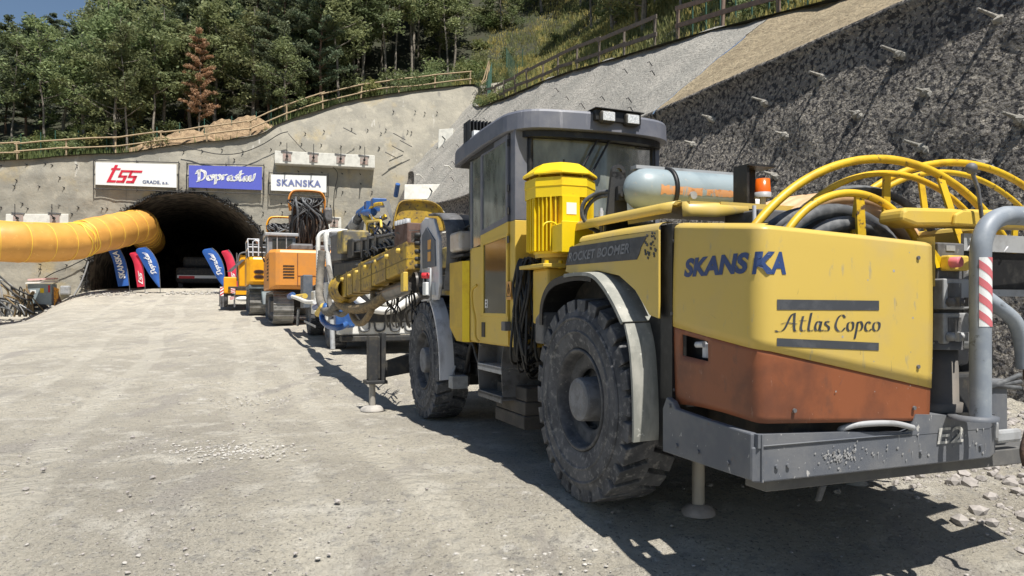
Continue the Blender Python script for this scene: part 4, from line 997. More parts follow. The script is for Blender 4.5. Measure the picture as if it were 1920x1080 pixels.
# white paint splash on the frame
rg = random.Random(12); b = B()
def blot(v, z, r, k=10):
    return [(v+math.cos(6.283*i/k)*r*(.6+.6*rg.random()), 2.9, z+math.sin(6.283*i/k)*r*(.6+.6*rg.random())) for i in range(k)], [tuple(range(k))]
for i in range(70): b.add(*blot(2.98+rg.gauss(0, .09), .585+rg.gauss(0, .025), .002+.006*rg.random()**2))
for i in range(30): q_ = rg.random(); b.add(*blot(2.90+.16*q_+rg.gauss(0, .005), .62-.05*abs(math.sin(q_*7))+rg.gauss(0, .006), .007))
for i in range(36): v = 2.6+1.45*rg.random(); z = .52+.15*rg.random(); b.add(*blot(v, z, .003+.006*rg.random(), 7)); b.add([(v-.0015, 2.9, z), (v+.0015, 2.9, z), (v+.001, 2.9, z-.05*rg.random())], [(0, 1, 2)])
for i in range(16): v = 2.55+1.05*rg.random(); z = .9+.75*rg.random()**1.6; l = 1.0+(v-2.6); k = 7; r_ = .003+.006*rg.random()**2; b.add([shell(min(Lmax, l)+math.cos(.9*i_)*r_, z+math.sin(.9*i_)*r_, .0095) for i_ in range(k)], [tuple(range(k))])
b.build('paint_splashes', M['splash'], rig)['kind'] = 'stuff'
b = B(); b.box(4.42, 4.56, 3.25, 5.3, .85, 1.85); b.build('right_side_cover', M['yelshell'], rig, bevel=.03)
b = B(); b.box(4.2, 4.5, 3.1, 3.5, .5, .9); b.build('right_frame', M['frame'], rig, bevel=.02)
# ---- side panel with model lettering
RBp = [(3.74, 1.27), (3.74, 1.79), (4.2, 1.797), (4.72, 1.80), (4.86, 1.78), (4.93, 1.72), (4.99, 1.60), (4.8, 1.56), (4.5, 1.585), (4.2, 1.54), (4.0, 1.44), (3.84, 1.29)]
b = B(); b.prism(RBp, 2.42, 2.435, 'x')
rows = []
for i in range(25):
    u = 3.74+1.02*i/24; z = 1.79+.01*min(1, (u-3.74)/.5); rows.append([(2.42, u, z), (2.426, u, z+.022), (2.445, u, z+.04), (2.48, u, z+.05), (2.55, u, z+.052)])
b.grid(rows); b.build('side_panel', M['yelshell'], rig, bevel=.004)
b = B(); b.prism([(3.86, 1.765), (4.905, 1.775), (4.975, 1.645), (3.98, 1.63), (3.95, 1.66), (3.93, 1.70)], 2.4155, 2.42, 'x')
for i in range(26):
    u = 3.90-.02-.13*rg.random(); z = 1.62+.15*rg.random(); s_ = .006+.010*rg.random(); b.prism([(u, z), (u+s_, z+s_*.4), (u+s_*.8, z+s_*1.5), (u-s_*.4, z+s_)], 2.4155, 2.42, 'x')
b.build('decal_band', M['ink'], rig)
g = textgeo('ROCKET BOOMER', .03, .25, 1.05); b = B(); b.add([(2.412, 4.92-.86*a, 1.668+.065*c+.006*a) for a, c in g[0]], g[1]); b.build('model_lettering', M['outl'], rig)
# black seal between panels
b = B(); b.box(2.46, 2.52, 3.66, 3.78, .8, 1.82); b.box(2.5, 2.9, 3.7, 3.76, .75, 1.7); b.build('gap_plate', M['blk'], rig)
# ---- rear fender
def arcband(u0, z0, r0, r1, a0, a1, v0, v1, mt, name, n=24, inner=None):
    b = B(); rows = []; 
    for i in range(n+1):
        a = math.radians(a0+(a1-a0)*i/n); ca_, sa_ = math.cos(a), math.sin(a)
        row = [(v0, u0+ca_*(r0-.03), z0+sa_*(r1-.03)), (v0, u0+ca_*r0, z0+sa_*r1), (v0+.03, u0+ca_*(r0+.012), z0+sa_*(r1+.012)), (v1, u0+ca_*(r0+.015), z0+sa_*(r1+.015)), (v1, u0+ca_*(r0-.03), z0+sa_*(r1-.03))]
        rows.append(row)
    b.grid(rows, False); return b.build(name, mt, rig, solid=.01)
# front black part, top pale part, hanging flap
fp = [(5.27, 1.20), (5.26, 1.34), (5.18, 1.46), (5.03, 1.535), (4.8, 1.565), (4.6, 1.57), (4.42, 1.555)]
ft_ = [(4.80, 1.568), (4.6, 1.572), (4.40, 1.557), (4.25, 1.49), (4.10, 1.37), (3.98, 1.245)]
fl = [(3.965, 1.235), (3.91, 1.10), (3.885, .95), (3.87, .78), (3.865, .60), (3.87, .53)]
def sheet(P, v0, v1, m, name, th=.012, drop=.03, per=4):
    Q = catmull([(0, a, c) for a, c in P], per); b = B(); rows = []
    for i, q in enumerate(Q):
        t = (Q[min(i+1, len(Q)-1)]-Q[max(0, i-1)]).normalized(); n = Vector((0, t.z, -t.y)); n = n if n.dot(Vector((0, q.y-4.6 if q.y < 6 else q.y-8.72, q.z-.6))) < 0 else -n
        rows.append([(v0, q.y+n.y*drop, q.z+n.z*drop), (v0, q.y, q.z), (v0+(v1-v0)*.5, q.y, q.z+.006), (v1, q.y, q.z), (v1, q.y+n.y*drop, q.z+n.z*drop)])
    b.grid(rows, False); return b.build(name, m, rig, solid=th)
sheet(fp, 2.34, 2.80, M['blk'], 'fender_front', drop=.05); sheet(ft_, 2.32, 2.76, M['fender'], 'fender_top', drop=.02); sheet(fl, 2.33, 2.74, M['fender'], 'fender_flap', drop=.012)
b = B(); b.prism([(5.22, 1.2), (5.34, 1.2), (5.36, .6), (5.2, .4)], 2.40, 2.44, 'x'); b.prism([(5.25, 1.05), (5.42, 1.05), (5.42, 1.25), (5.33, 1.3), (5.25, 1.3)], 2.36, 2.56, 'x'); b.build('fender_bracket', M['mid'], rig, bevel=.02)
b = B(); b.box(2.75, 2.80, 3.76, 5.3, .6, 1.5); b.prism([(3.74, .5), (3.86, .5), (3.98, 1.25), (3.74, 1.5)], 2.5, 2.75, 'x'); b.build('wheel_well', M['blk'], rig)
# ---- hood / lids
b = B(); b.prism([(2.60, 5.05), (2.64, 3.96), (2.74, 3.90), (3.05, 3.90), (3.05, 3.95), (2.95, 5.15)], 1.975, 1.990)
rows = []
for v, u in [(2.56, 5.10), (2.56, 4.7), (2.575, 4.3), (2.59, 3.98), (2.61, 3.88)]: rows.append([(v+.06, u, 1.992), (v+.02, u, 1.985), (v, u, 1.965), (v-.008, u, 1.915)])
b.grid(rows); b.build('hood_lid', M['yelshell'], rig, solid=.006)
b = B(); rows = []
for v, u in [(2.64, 3.82), (2.68, 3.79), (2.85, 3.775), (3.10, 3.775)]: rows.append([(v+.06, u+.12, 1.985), (v+.02, u+.03, 1.98), (v, u+.005, 1.955), (v-.004, u-.01, 1.885 if v < 3 else 1.93)])
b.grid(rows); b.prism([(2.68, 3.8), (4.3, 3.8), (4.3, 4.5), (2.7, 4.5)], 1.965, 1.98); b.box(2.9, 4.3, 3.79, 3.80, 1.955, 1.985)
b.build('hood_top', M['yelshell'], rig, solid=.006)
for k in range(3): b = B(); b.box(2.9+.16*k, 2.93+.16*k, 4.0, 4.03, 1.985, 2.0); b.build('hinge', M['yelb'], rig)
b = B(); b.box(3.05, 3.42, 3.62, 3.95, 1.74, 1.80); b.box(3.05, 3.42, 3.62, 3.95, 1.84, 1.93); b.build('air_filter_box', M['mid'], rig, bevel=.01)
b = B(); b.box(3.08, 3.40, 3.66, 3.9, 1.79, 1.845); b.cyl((3.03, 3.64, 1.7), (3.03, 3.64, 1.95), .012); b.build('filter_gap', M['silver'], rig)
b = B(); b.box(2.72, 2.98, 3.95, 4.0, 1.70, 1.86); b.build('inner_yellow_plate', M['yeld'], rig)
# ---- tank
b = B(); c = (2.80, 4.6, 2.175); b.lathe([(-.10, 0), (-.095, .04), (-.06, .10), (0, .140), (.06, .15), (.10, .152), (.90, .152), (.94, .145), (1.0, .10), (1.02, 0)], c, 'x', 40)
tk = b.build('air_tank', M['tank'], rig)
for v in (3.03, 3.66): b = B(); b.lathe([(-.014, .156), (-.014, .170), (.014, .170), (.014, .156)], (v, 4.6, 2.175), 'x', 32); b.build('tank_strap', M['blk'], tk)
b = B(); b.box(2.78, 3.75, 4.58, 4.66, 2.32, 2.345); b.build('tank_rail', M['lt'], tk)
b = B(); rg = random.Random(2); rows = []
for i in range(60):
    v = 2.90+.80*i/59; 
    if .0 < v-3.0 < .05 or v > 3.62: pass
    w_ = .034*(1-.4*(i/59))*(.75+.35*rg.random())
    row = []
    for k in range(5):
        a = math.radians(186)+(w_*(k/2-1))/.153; row.append((v, 4.6+.1532*math.cos(a), 2.175+.1532*math.sin(a)))
    rows.append(row)
b.grid(rows); b.build('rust_streak', M['rustspot'], tk)
for v in (3.16, 3.70): b = B(); b.cyl((v, 4.47, 2.13), (v, 4.43, 2.13), .028, 12); b.build('tank_port', M['lt'], tk)
# lifting bracket with eye
b = B()
P = [(4.70, 1.85)]+[(4.70-.0, 2.28)]
prof = [(2.60, 1.86), (2.74, 1.86), (2.70, 2.14), (2.69, 2.30)]
cv, cz2, ro, ri = 2.71, 2.31, .055, .028
outer_ = [(2.69, 2.31)]+[(cv+ro*math.cos(a), cz2+ro*math.sin(a)) for a in [math.pi*k/10 for k in range(0, 11)]]+[(2.56, 2.0), (2.52, 1.86), (2.74, 1.86)]
# plate with a real hole: ring of quads + lower plate
ring = 20; vs = []; 
for k in range(ring):
    a = 6.2832*k/ring; vs += [(cv+ri*math.cos(a), 4.72, cz2+ri*math.sin(a)), (cv+ro*math.cos(a), 4.72, cz2+ro*math.sin(a))]
b.add(vs, [(2*k, 2*k+1, (2*k+3) % (2*ring), (2*k+2) % (2*ring)) for k in range(ring)])
b.add([(cv-ro, 4.72, cz2), (cv-.06, 4.72, cz2-.04), (cv+.06, 4.72, cz2-.04), (cv+ro, 4.72, cz2), (2.79, 4.72, 1.86), (2.60, 4.72, 1.86)], [(0, 1, 2, 3, 4, 5)])
b.build('lifting_plate', M['dark'], rig, solid=.03)
b = B(); b.box(2.68, 2.82, 4.66, 4.70, 2.10, 2.2); b.cyl((2.70, 4.66, 2.14), (2.70, 4.63, 2.14), .02, 8); b.build('tank_clamp', M['dark'], rig)
b = B(); b.cyl((2.70, 4.95, 1.85), (2.70, 4.95, 2.06), .017, 10); b.cyl((2.70, 4.95, 1.88), (2.70, 4.95, 2.08), .011, 10); b.build('gas_strut', M['silver'], rig)
for P in ([(2.72, 4.75, 2.17), (2.64, 4.85, 2.18), (2.55, 4.92, 2.12), (2.54, 4.95, 2.02), (2.60, 4.95, 1.94), (2.68, 4.95, 1.90)], [(2.72, 4.75, 2.15), (2.64, 4.88, 2.15), (2.58, 4.94, 2.08), (2.57, 4.96, 1.98), (2.62, 4.95, 1.92)]):
    b = B(); b.tube(catmull(P, 6), .016, 8); b.build('hose', M['gcable'], rig)
# beacon with shroud
b = B(); b.box(3.27, 3.29, 4.0, 4.14, 2.0, 2.27); b.box(3.29, 3.44, 4.12, 4.14, 2.0, 2.27); b.box(3.27, 3.49, 3.98, 4.14, 2.27, 2.283); b.build('beacon_shroud', M['blk'], rig)
b = B(); b.lathe([(0, .052), (.09, .046), (.095, 0)], (3.40, 4.0, 2.10), 'z', 20); bc = b.build('beacon', M['beacon'], rig)
b = B(); b.lathe([(-.035, .055), (0, .055), (0, 0)], (3.40, 4.0, 2.10), 'z', 20); b.cyl((3.4, 4.0, 1.98), (3.4, 4.0, 2.07), .02, 8); b.build('beacon_base', M['lt'], bc)
b = B(); b.sphere((3.58, 4.3, 2.06), .075, 12, (1.2, 1, 1)); b.build('white_cap', M['white'], rig)
b = B(); b.sphere((3.75, 4.25, 1.98), .17, 14, (1.5, 1, .4)); b.build('exhaust_cover', M['dark'], rig)
# ---- reels and guard hoops
def arc3(p1, p2, p3, u, ext=.25, n=36):
    (x1, y1), (x2, y2), (x3, y3) = p1, p2, p3
    a, b_, c = 2*(x2-x1), 2*(y2-y1), x2*x2+y2*y2-x1*x1-y1*y1; d, e, g_ = 2*(x3-x2), 2*(y3-y2), x3*x3+y3*y3-x2*x2-y2*y2
    D = a*e-b_*d; X, Y = (c*e-b_*g_)/D, (a*g_-c*d)/D; r = math.hypot(x1-X, y1-Y)
    t1, t3 = math.atan2(y1-Y, x1-X)+ext, math.atan2(y3-Y, x3-X)-ext
    return [(X+r*math.cos(t1+(t3-t1)*k/n), u, Y+r*math.sin(t1+(t3-t1)*k/n)) for k in range(n+1)], (X, Y, r)
hr = bpy.data.objects.new('hose_reel', None); S.collection.objects.link(hr); hr.parent = rig
def hoop(px, u, r, name='rim', ext=.25, m='hoopy', par=None):
    pts = []
    for x, y in px:
        t = (x-960)/1400; d = u/(Fx*t+Fy); pts.append((Rx*t*d+Ry*d, CH-(y-575)/1400*d))
    P, c = arc3(*pts, u, ext); b = B(); b.tube(P, r, 10); b.build(name, M[m], par or hr); return P, c
HA, cA = hoop([(1460, 375), (1640, 298), (1835, 385)], 3.42, .026, 'guard_hoop')
HC, cC = hoop([(1530, 372), (1665, 325), (1805, 390)], 3.50, .020, 'guard_hoop')
HB2, cB = hoop([(1625, 362), (1780, 305), (1925, 352)], 4.35, .030, 'guard_hoop', .35)
HD, cD = hoop([(1690, 338), (1760, 323), (1912, 387)], 4.28, .022, 'guard_hoop', .5)
HE, cE = hoop([(1480, 428), (1592, 362), (1712, 440)], 3.16, .022, 'guard_hoop', .3)
def strut(p, q, w_=.03, m='hoopy'):
    b = B(); p, q = Vector(p), Vector(q); e = (q-p).normalized(); s_ = e.cross(Vector((0, 1, 0))).normalized()*w_; y = Vector((0, .008, 0)); b.hexa([p-s_-y, p+s_-y, p+s_+y, p-s_+y, q-s_-y, q+s_-y, q+s_+y, q-s_+y]); b.build('strut', M[m], hr)
k = 25; strut((HA[k][0], HA[k][1], HA[k][2]), (HA[k][0]+.05, 3.3, 1.72), .028)
k = 17; strut(HC[k], (HC[k][0]-.01, 3.5, HC[k][2]-.32), .028)
k = 19; strut(HE[k], (HE[k][0]+.02, 3.16, 1.66), .03); strut((HE[k][0]+.035, 3.2, HE[k][2]), (HE[k][0]+.03, 3.24, 1.66), .02)
k = 12; strut(HD[k], (HD[k][0]+.02, 4.2, 1.75), .03); strut(HD[26], (HD[26][0]-.02, 4.3, 1.75), .03)
strut((3.95, 4.3, 2.12), (3.97, 4.3, 1.8), .025); strut((4.45, 3.9, 1.98), (4.30, 3.75, 1.82), .05)
def coil(c, u0, u1, n, r0, rt_, m, name, nr=1):
    for j in range(nr):
        for i in range(n):
            b = B(); rr_ = r0+rt_*1.9*j; uu = u0+(u1-u0)*(i+.5*(j % 2))/max(1, n-1)
            b.tube([(c[0]+rr_*math.cos(a)*1.04, uu+.012*math.sin(a*2+i), c[1]+rr_*math.sin(a)*(1+.015*math.sin(3*a+i))) for a in [math.pi*(-.1+1.2*q/30) for q in range(31)]], rt_, 8); b.build(name, M[m], hr)
coil((3.38, 1.36), 3.24, 3.42, 2, .46, .044, 'gcable', 'black_cable_turn', 2); coil((3.36, 1.36), 3.30, 3.30, 1, .38, .040, 'gcable', 'black_cable_turn')
coil((3.85, 1.30), 3.62, 4.10, 4, .66, .050, 'peach', 'peach_hose_turn', 2)
coil((3.85, 1.30), 3.58, 3.58, 1, .80, .026, 'gcable', 'grey_hose_turn')
b = B(); b.lathe([(0, .30), (.5, .30)], (3.38, 3.2, 1.36), 'y', 28); b.lathe([(0, .5), (.55, .5)], (3.85, 3.6, 1.3), 'y', 28); b.box(2.9, 4.5, 3.2, 4.4, .95, 1.1); b.build('reel_drum', M['dark'], hr)
b = B(); b.prism([(3.14, 1.77), (3.22, 1.80), (3.22, 1.70), (3.12, 1.66), (3.08, 1.72)], 3.30, 3.33, 'y'); b.build('tag_plate', M['mid'], hr)
b = B(); b.prism([(3.10, 1.74), (3.14, 1.765), (3.18, 1.75), (3.18, 1.70), (3.14, 1.685), (3.10, 1.705)], 3.285, 3.298, 'y'); b.build('blue_sticker', mat('bright_blue_sticker', (.02, .42, .75), r=.4), hr)
# yellow cover beam right of the reels
b = B(); b.prism([(3.49, 1.81), (3.50, 1.87), (3.53, 1.885), (4.9, 1.925), (4.9, 1.82), (3.95, 1.80), (3.60, 1.785)], 2.99, 3.16, 'y'); b.build('reel_cover', M['yel'], rig, bevel=.02)
b = B(); b.prism([(3.86, 1.80), (3.87, 1.86), (3.93, 1.885), (4.22, 1.89), (4.22, 1.80)], 2.965, 2.99, 'y'); b.build('reel_cover_flap', M['yel'], rig, bevel=.01)
b = B(); P = [(4.03, 2.93, 1.84), (4.0, 2.93, 2.0), (3.95, 2.93, 2.10)]; b.tube(P, .011, 8); b.sphere((3.945, 2.93, 2.115), .032, 10); b.build('lever', M['mid'], rig)
# electrical boxes
b = B(); b.box(3.76, 3.97, 2.99, 3.10, 1.30, 1.70); b.build('control_cabinet', M['mid'], rig, bevel=.008)
b = B(); b.box(3.82, 3.89, 2.985, 2.99, 1.655, 1.685); b.build('cabinet_label', M['lt'], rig)
b = B(); b.box(3.77, 3.93, 2.93, 2.99, 1.54, 1.625); s1_ = b.build('stop_switch_box', M['yel'], rig, bevel=.01)
b = B(); b.lathe([(0, .03), (-.05, .03), (-.055, .02), (-.055, 0)], (3.79, 2.93, 1.585), 'y', 16); b.build('stop_button', M['pinkred'], s1_)
for zz in (1.41, 1.22):
    b = B(); b.box(3.73, 3.93, 2.93, 3.0, zz-.085, zz+.085); q = b.build('switch_box', M['lt'], rig, bevel=.008)
    b = B(); b.box(3.76, 3.86, 2.925, 2.93, zz-.02, zz+.06); b.build('switch_plate', M['mid'], q)
    for vv in (3.765, 3.835): b = B(); b.lathe([(0, .026), (-.03, .022), (-.045, .012), (-.045, 0)], (vv, 2.925, zz-.045), 'y', 12); b.box(vv-.006, vv+.006, 2.86, 2.885, zz-.07, zz-.02); b.build('rotary_switch', M['lt'] if zz < 1.3 else M['mid'], q)
b = B(); b.lathe([(0, .115), (.05, .12), (.05, .10), (.36, .095), (.36, 0)], (3.83, 3.04, .75), 'z', 28); b.build('filter_can', M['canm'], rig)
b = B(); b.lathe([(0, .125), (.05, .125), (.05, 0)], (3.83, 3.04, 1.10), 'z', 28); b.build('filter_can_lid', M['mid'], rig)
b = B(); b.box(3.55, 3.73, 3.05, 3.2, .93, 1.08); b.box(3.6, 4.6, 3.3, 3.36, .75, 1.72); b.build('rear_bulkhead', M['dark'], rig, bevel=.01)
b = B(); b.tube(catmull([(3.68, 3.15, 1.62), (3.63, 3.12, 1.5), (3.61, 3.12, 1.3), (3.66, 3.15, 1.1)], 6), .016, 8); b.build('yellow_hose', M['yel'], rig)
b = B(); b.box(3.98, 4.8, 3.02, 3.10, 1.44, 1.66); b.build('rear_black_panel', M['blk'], rig, bevel=.006)
b = B(); b.box(3.98, 4.8, 3.0, 3.02, 1.66, 1.76); b.box(3.98, 4.8, 2.99, 3.01, 1.40, 1.44); b.build('rear_pale_strip', M['lt'], rig)
for v in (3.99, 4.16, 4.3): b = B(); b.tube([(v, 2.99, 1.66), (v+.01, 2.98, 1.685), (v+.03, 2.99, 1.69)], .005, 6); b.build('hook', M['silver'], rig)
# guard tube and its reflector
P = catmull([(3.785, 2.76, .74), (3.785, 2.76, 1.2), (3.785, 2.76, 1.58), (3.80, 2.76, 1.70), (3.86, 2.765, 1.78), (3.96, 2.77, 1.825), (4.1, 2.78, 1.84), (4.6, 2.80, 1.84), (4.9, 2.82, 1.83)], 7)
b = B(); b.tube(P, .052, 20); gt = b.build('guard_tube', M['pipe'], rig)
b = B(); b.lathe([(0, .12), (.02, .12), (.025, .08)], (3.785, 2.80, .735), 'z', 20); b.build('tube_flange', M['frame'], gt)
def tp(a, z): a = math.radians(a); return (3.785+.0535*math.cos(a), 2.76+.0535*math.sin(a), z)
b = B(); b.grid([[tp(-150+100*j/16, 1.235+.365*k/2) for k in range(3)] for j in range(17)]); rf = b.build('reflector', M['banner'], gt)
for i in range(5):
    b = B(); rows = []; z0 = 1.235+.088*i
    for j in range(17): rows.append([tp(-150+100*j/16, max(1.235, min(1.60, z0+.075*(1-j/16)-.03)))[:2]+(max(1.235, min(1.60, z0+.075*(1-j/16)-.03)),), tp(-150+100*j/16, 0)[:2]+(max(1.235, min(1.60, z0+.075*(1-j/16)+.014)),)])
    rows = [[(3.785+(p[0]-3.785)*1.02, 2.76+(p[1]-2.76)*1.02, p[2]) for p in r_] for r_ in rows]
    b.grid(rows); b.build('reflector_stripe', M['pinkred'], rf)
P = catmull([(3.90, 2.85, 1.42), (3.98, 2.80, 1.34), (4.08, 2.78, 1.26), (4.14, 2.78, 1.14), (4.16, 2.78, 1.0)], 6); b = B(); b.tube(P, .04, 12); b.build('slack_hose', M['pipe'], rig)
b = B(); b.cyl((3.88, 2.95, 1.15), (4.0, 2.9, 1.15), .045, 14); b.build('coupling', M['lt'], rig)
b = B(); b.box(3.90, 4.25, 3.15, 3.4, .98, 1.28); b.build('grey_rear_box', M['mid'], rig, bevel=.04)
b = B(); b.box(3.95, 4.03, 2.98, 3.06, 1.30, 1.55); b.cyl((3.99, 2.95, 1.32), (3.99, 2.95, 1.45), .04, 12); b.build('solenoid', M['mid'], rig, bevel=.006)
for k in range(3): b = B(); b.tube(catmull([(3.95, 3.2, .90-.03*k), (4.2, 3.1, .84+.02*k), (4.6, 3.1, .92-.04*k)], 6), .016, 8); b.build('rear_hose', M['gcable'], rig)
b = B(); b.box(4.17, 4.24, 2.97, 3.02, .56, .68); b.box(4.24, 4.45, 2.98, 3.02, .54, .62); b.build('tow_bracket', M['lt'], rig, bevel=.02)
rg = random.Random(6); b = B(); P = [(4.215+.012*rg.gauss(0, 1)+.02*math.sin(i*.7), 2.80, 1.05-.085*i) for i in range(8)]; b.tube(catmull(P, 4), .016, 7); b.build('rusty_bar', M['rustbar'], rig)
b = B()
for i in range(5): b.lathe([(-.012, .02), (0, .034), (.012, .02)], (4.20, 2.80, 1.24-.045*i), 'x' if i % 2 else 'z', 12)
b.build('chain', M['rustbar'], rig)
# ---- motor (yellow, octagonal cowl)
mt = bpy.data.objects.new('electric_motor', None); S.collection.objects.link(mt); mt.parent = rig
mv, mu = 2.62, 5.5
def octg(z, r, k=8, ph=.3927): return [(mv+r*math.cos(ph+6.2832*i/k), mu+r*math.sin(ph+6.2832*i/k), z) for i in range(k)]
def octl(b, lv, k=8, ph=.3927):
    vs = []; 
    for z, r in lv: vs += octg(z, r, k, ph)
    b.add(vs, [(i*k+j, i*k+(j+1) % k, (i+1)*k+(j+1) % k, (i+1)*k+j) for i in range(len(lv)-1) for j in range(k)]+[tuple(range((len(lv)-1)*k, len(lv)*k))]); return b
octl(B(), [(2.375, .30), (2.385, .305), (2.40, .30), (2.475, .20), (2.495, .12)]).build('rain_cap', M['yelb'], mt)
octl(B(), [(2.20, .285), (2.285, .285), (2.287, .290), (2.355, .285)]).build('cowl', M['yelb'], mt)
for i in range(8): b = B(); a = .3927+.785*i; b.cyl((mv+.24*math.cos(a), mu+.24*math.sin(a), 2.35), (mv+.24*math.cos(a), mu+.24*math.sin(a), 2.39), .008, 6); b.build('cap_spacer', M['yelb'], mt)
b = B(); b.lathe([(1.76, .215), (2.21, .215)], (mv, mu, 0), 'z', 32)
for i in range(44):
    a = 6.2832*i/44
    if abs(((a-math.radians(-92)+math.pi) % 6.2832)-math.pi) < .27: continue
    ca_, sa_ = math.cos(a), math.sin(a); r1 = .262 if i % 4 else .275; q = .005
    b.hexa([(mv+.2*ca_+sa_*q, mu+.2*sa_-ca_*q, 1.78), (mv+r1*ca_+sa_*q, mu+r1*sa_-ca_*q, 1.78), (mv+r1*ca_-sa_*q, mu+r1*sa_+ca_*q, 1.78), (mv+.2*ca_-sa_*q, mu+.2*sa_+ca_*q, 1.78),
            (mv+.2*ca_+sa_*q, mu+.2*sa_-ca_*q, 2.20), (mv+r1*ca_+sa_*q, mu+r1*sa_-ca_*q, 2.20), (mv+r1*ca_-sa_*q, mu+r1*sa_+ca_*q, 2.20), (mv+.2*ca_-sa_*q, mu+.2*sa_+ca_*q, 2.20)])
b.build('finned_body', M['yelb'], mt)
b = B(); b.box(mv-.11, mv+.04, mu-.275, mu-.2, 1.98, 2.2); b.build('plate_mount', M['yelb'], mt)
b = B(); b.box(mv-.075, mv+.01, mu-.279, mu-.275, 2.06, 2.15); b.build('rating_plate', M['banner'], mt)
b = B(); b.box(mv-.17, mv+.08, mu-.40, mu-.2, 1.76, 1.98); jb = b.build('terminal_box', M['yelb'], mt, bevel=.012)
b = B(); b.box(mv-.18, mv+.09, mu-.414, mu-.40, 1.75, 1.99); b.build('terminal_lid', M['yelb'], jb, bevel=.006)
b = B(); b.lathe([(1.73, .20), (1.78, .21)], (mv, mu, 0), 'z', 28); b.lathe([(1.66, .15), (1.75, .15)], (mv, mu, 0), 'z', 24); b.box(mv-.27, mv+.2, mu-.27, mu+.22, 1.645, 1.675); b.build('mount_flange', M['yel'], mt, bevel=.005)
for vv in (-.22, -.1, .1): b = B(); b.cyl((mv+vv, mu-.22, 1.64), (mv+vv, mu-.22, 1.70), .018, 8); b.build('bolt', M['yelb'], mt)
b = B(); b.box(2.44, 2.85, 5.35, 5.65, 1.2, 1.645); b.build('pump_housing', M['yel'], rig, bevel=.02)
b = B(); b.box(2.60, 2.69, 5.33, 5.345, 1.42, 1.56); b.build('gauge_plate', M['silver'], rig)
b = B(); b.tube([(mv-.22+.06*math.cos(t)*1, mu-.29, 1.95+.04*math.sin(t)) for t in [math.pi*k/8 for k in range(9)]], .008, 6); b.build('lifting_eye', M['yelb'], mt)
# cable bundle hanging between cab and wheel
rg = random.Random(14)
for i in range(34):
    v = 2.40+.12*rg.random(); u = 5.66+.28*rg.random(); zt = 1.72+.03*rg.random(); zb2 = .75+.55*rg.random()
    b = B(); b.tube(catmull([(v+.1, u-.05, zt-.12), (v+.02, u, zt), (v-.02, u+rg.gauss(0, .03), zt-.18), (v-.03+rg.gauss(0, .02), u+rg.gauss(0, .06), (zt+zb2)/2), (v-.02+rg.gauss(0, .03), u+rg.gauss(0, .05), zb2), (v+.1, u+.05, zb2-.03+.1*rg.random())], 5), .008+.008*rg.random(), 6)
    b.build('cable', M['silver'] if i in (5, 17) else M['blk'], rig)
#SECTION
def pxv(x, y, v):           # where the ray behind a photo pixel meets the plane v, as (v, u, z)
    t = (x-960)/1400; d = v/(Rx*t+Ry); return (v, (Fx*t+Fy)*d, CH-(y-575)/1400*d)
# ---------------------------------------------------------------- cab
cab = bpy.data.objects.new('cab', None); S.collection.objects.link(cab); cab.parent = rig
RP = [(2.36, 7.50), (2.36, 6.3), (2.40, 6.02), (2.52, 5.86), (2.75, 5.79), (3.2, 5.74), (3.62, 5.76), (3.84, 5.84), (3.96, 6.0), (3.99, 6.25), (3.99, 7.4), (3.7, 7.62), (2.6, 7.62)]
RPc = [(p.x, p.y) for p in catmull([(a, c, 0) for a, c in RP], 3, True)]
def inset(P, k, c=(3.18, 6.7)): return [(c[0]+(a-c[0])*k, c[1]+(q-c[1])*k) for a, q in P]
b = B(); n = len(RPc); lv = [(2.865, inset(RPc, .93)), (2.865, inset(RPc, .985)), (2.872, RPc), (3.012, inset(RPc, .996)), (3.034, inset(RPc, .982)), (3.048, inset(RPc, .85)), (3.06, inset(RPc, .4))]
vs = []
for z, P in lv: vs += [(a, c, z-.045*sm((c-6.3)/1.2)+(.02 if z > 3.06 else 0)) for a, c in P]
b.add(vs, [(i*n+j, i*n+(j+1) % n, (i+1)*n+(j+1) % n, (i+1)*n+j) for i in range(len(lv)-1) for j in range(n)]+[tuple(range((len(lv)-1)*n, len(lv)*n))], False)
b.build('roof', M['cabgrey'], cab)
b = B(); b.prism(inset(RPc, .94), 2.81, 2.866); b.build('roof_lining', M['blk'], cab)
# light housing
b = B(); b.prism([(3.06, 5.79), (3.06, 5.70), (3.52, 5.72), (3.52, 5.81)], 2.95, 3.045); b.prism([(3.04, 5.95), (3.04, 5.67), (3.54, 5.69), (3.54, 5.95)], 3.045, 3.056); lh = b.build('light_housing', M['blk'], cab, bevel=.008)
for vv in (3.165, 3.415):
    h = bpy.data.objects.new('work_light', None); S.collection.objects.link(h); h.parent = cab; uu = 5.72+.05*(vv-3.3)
    b = B(); b.box(vv-.075, vv+.075, uu-.05, uu+.03, 2.925, 3.035); b.build('bezel', M['dark'], h, bevel=.025)
    b = B(); b.box(vv-.058, vv+.058, uu-.056, uu-.048, 2.942, 3.018); b.build('lens', M['lampglass'], h, bevel=.012)
b = B()
for k in range(8): b.box(2.35+.036*k, 2.362+.036*k, 7.0, 7.2, 2.97, 3.19)
b.box(2.35, 2.61, 7.08, 7.12, 2.98, 3.19); b.build('cooling_fins', M['blk'], cab)
b = B(); b.box(2.37, 2.47, 6.93, 7.0, 2.98, 3.07); b.build('side_work_light', M['banner'], cab)
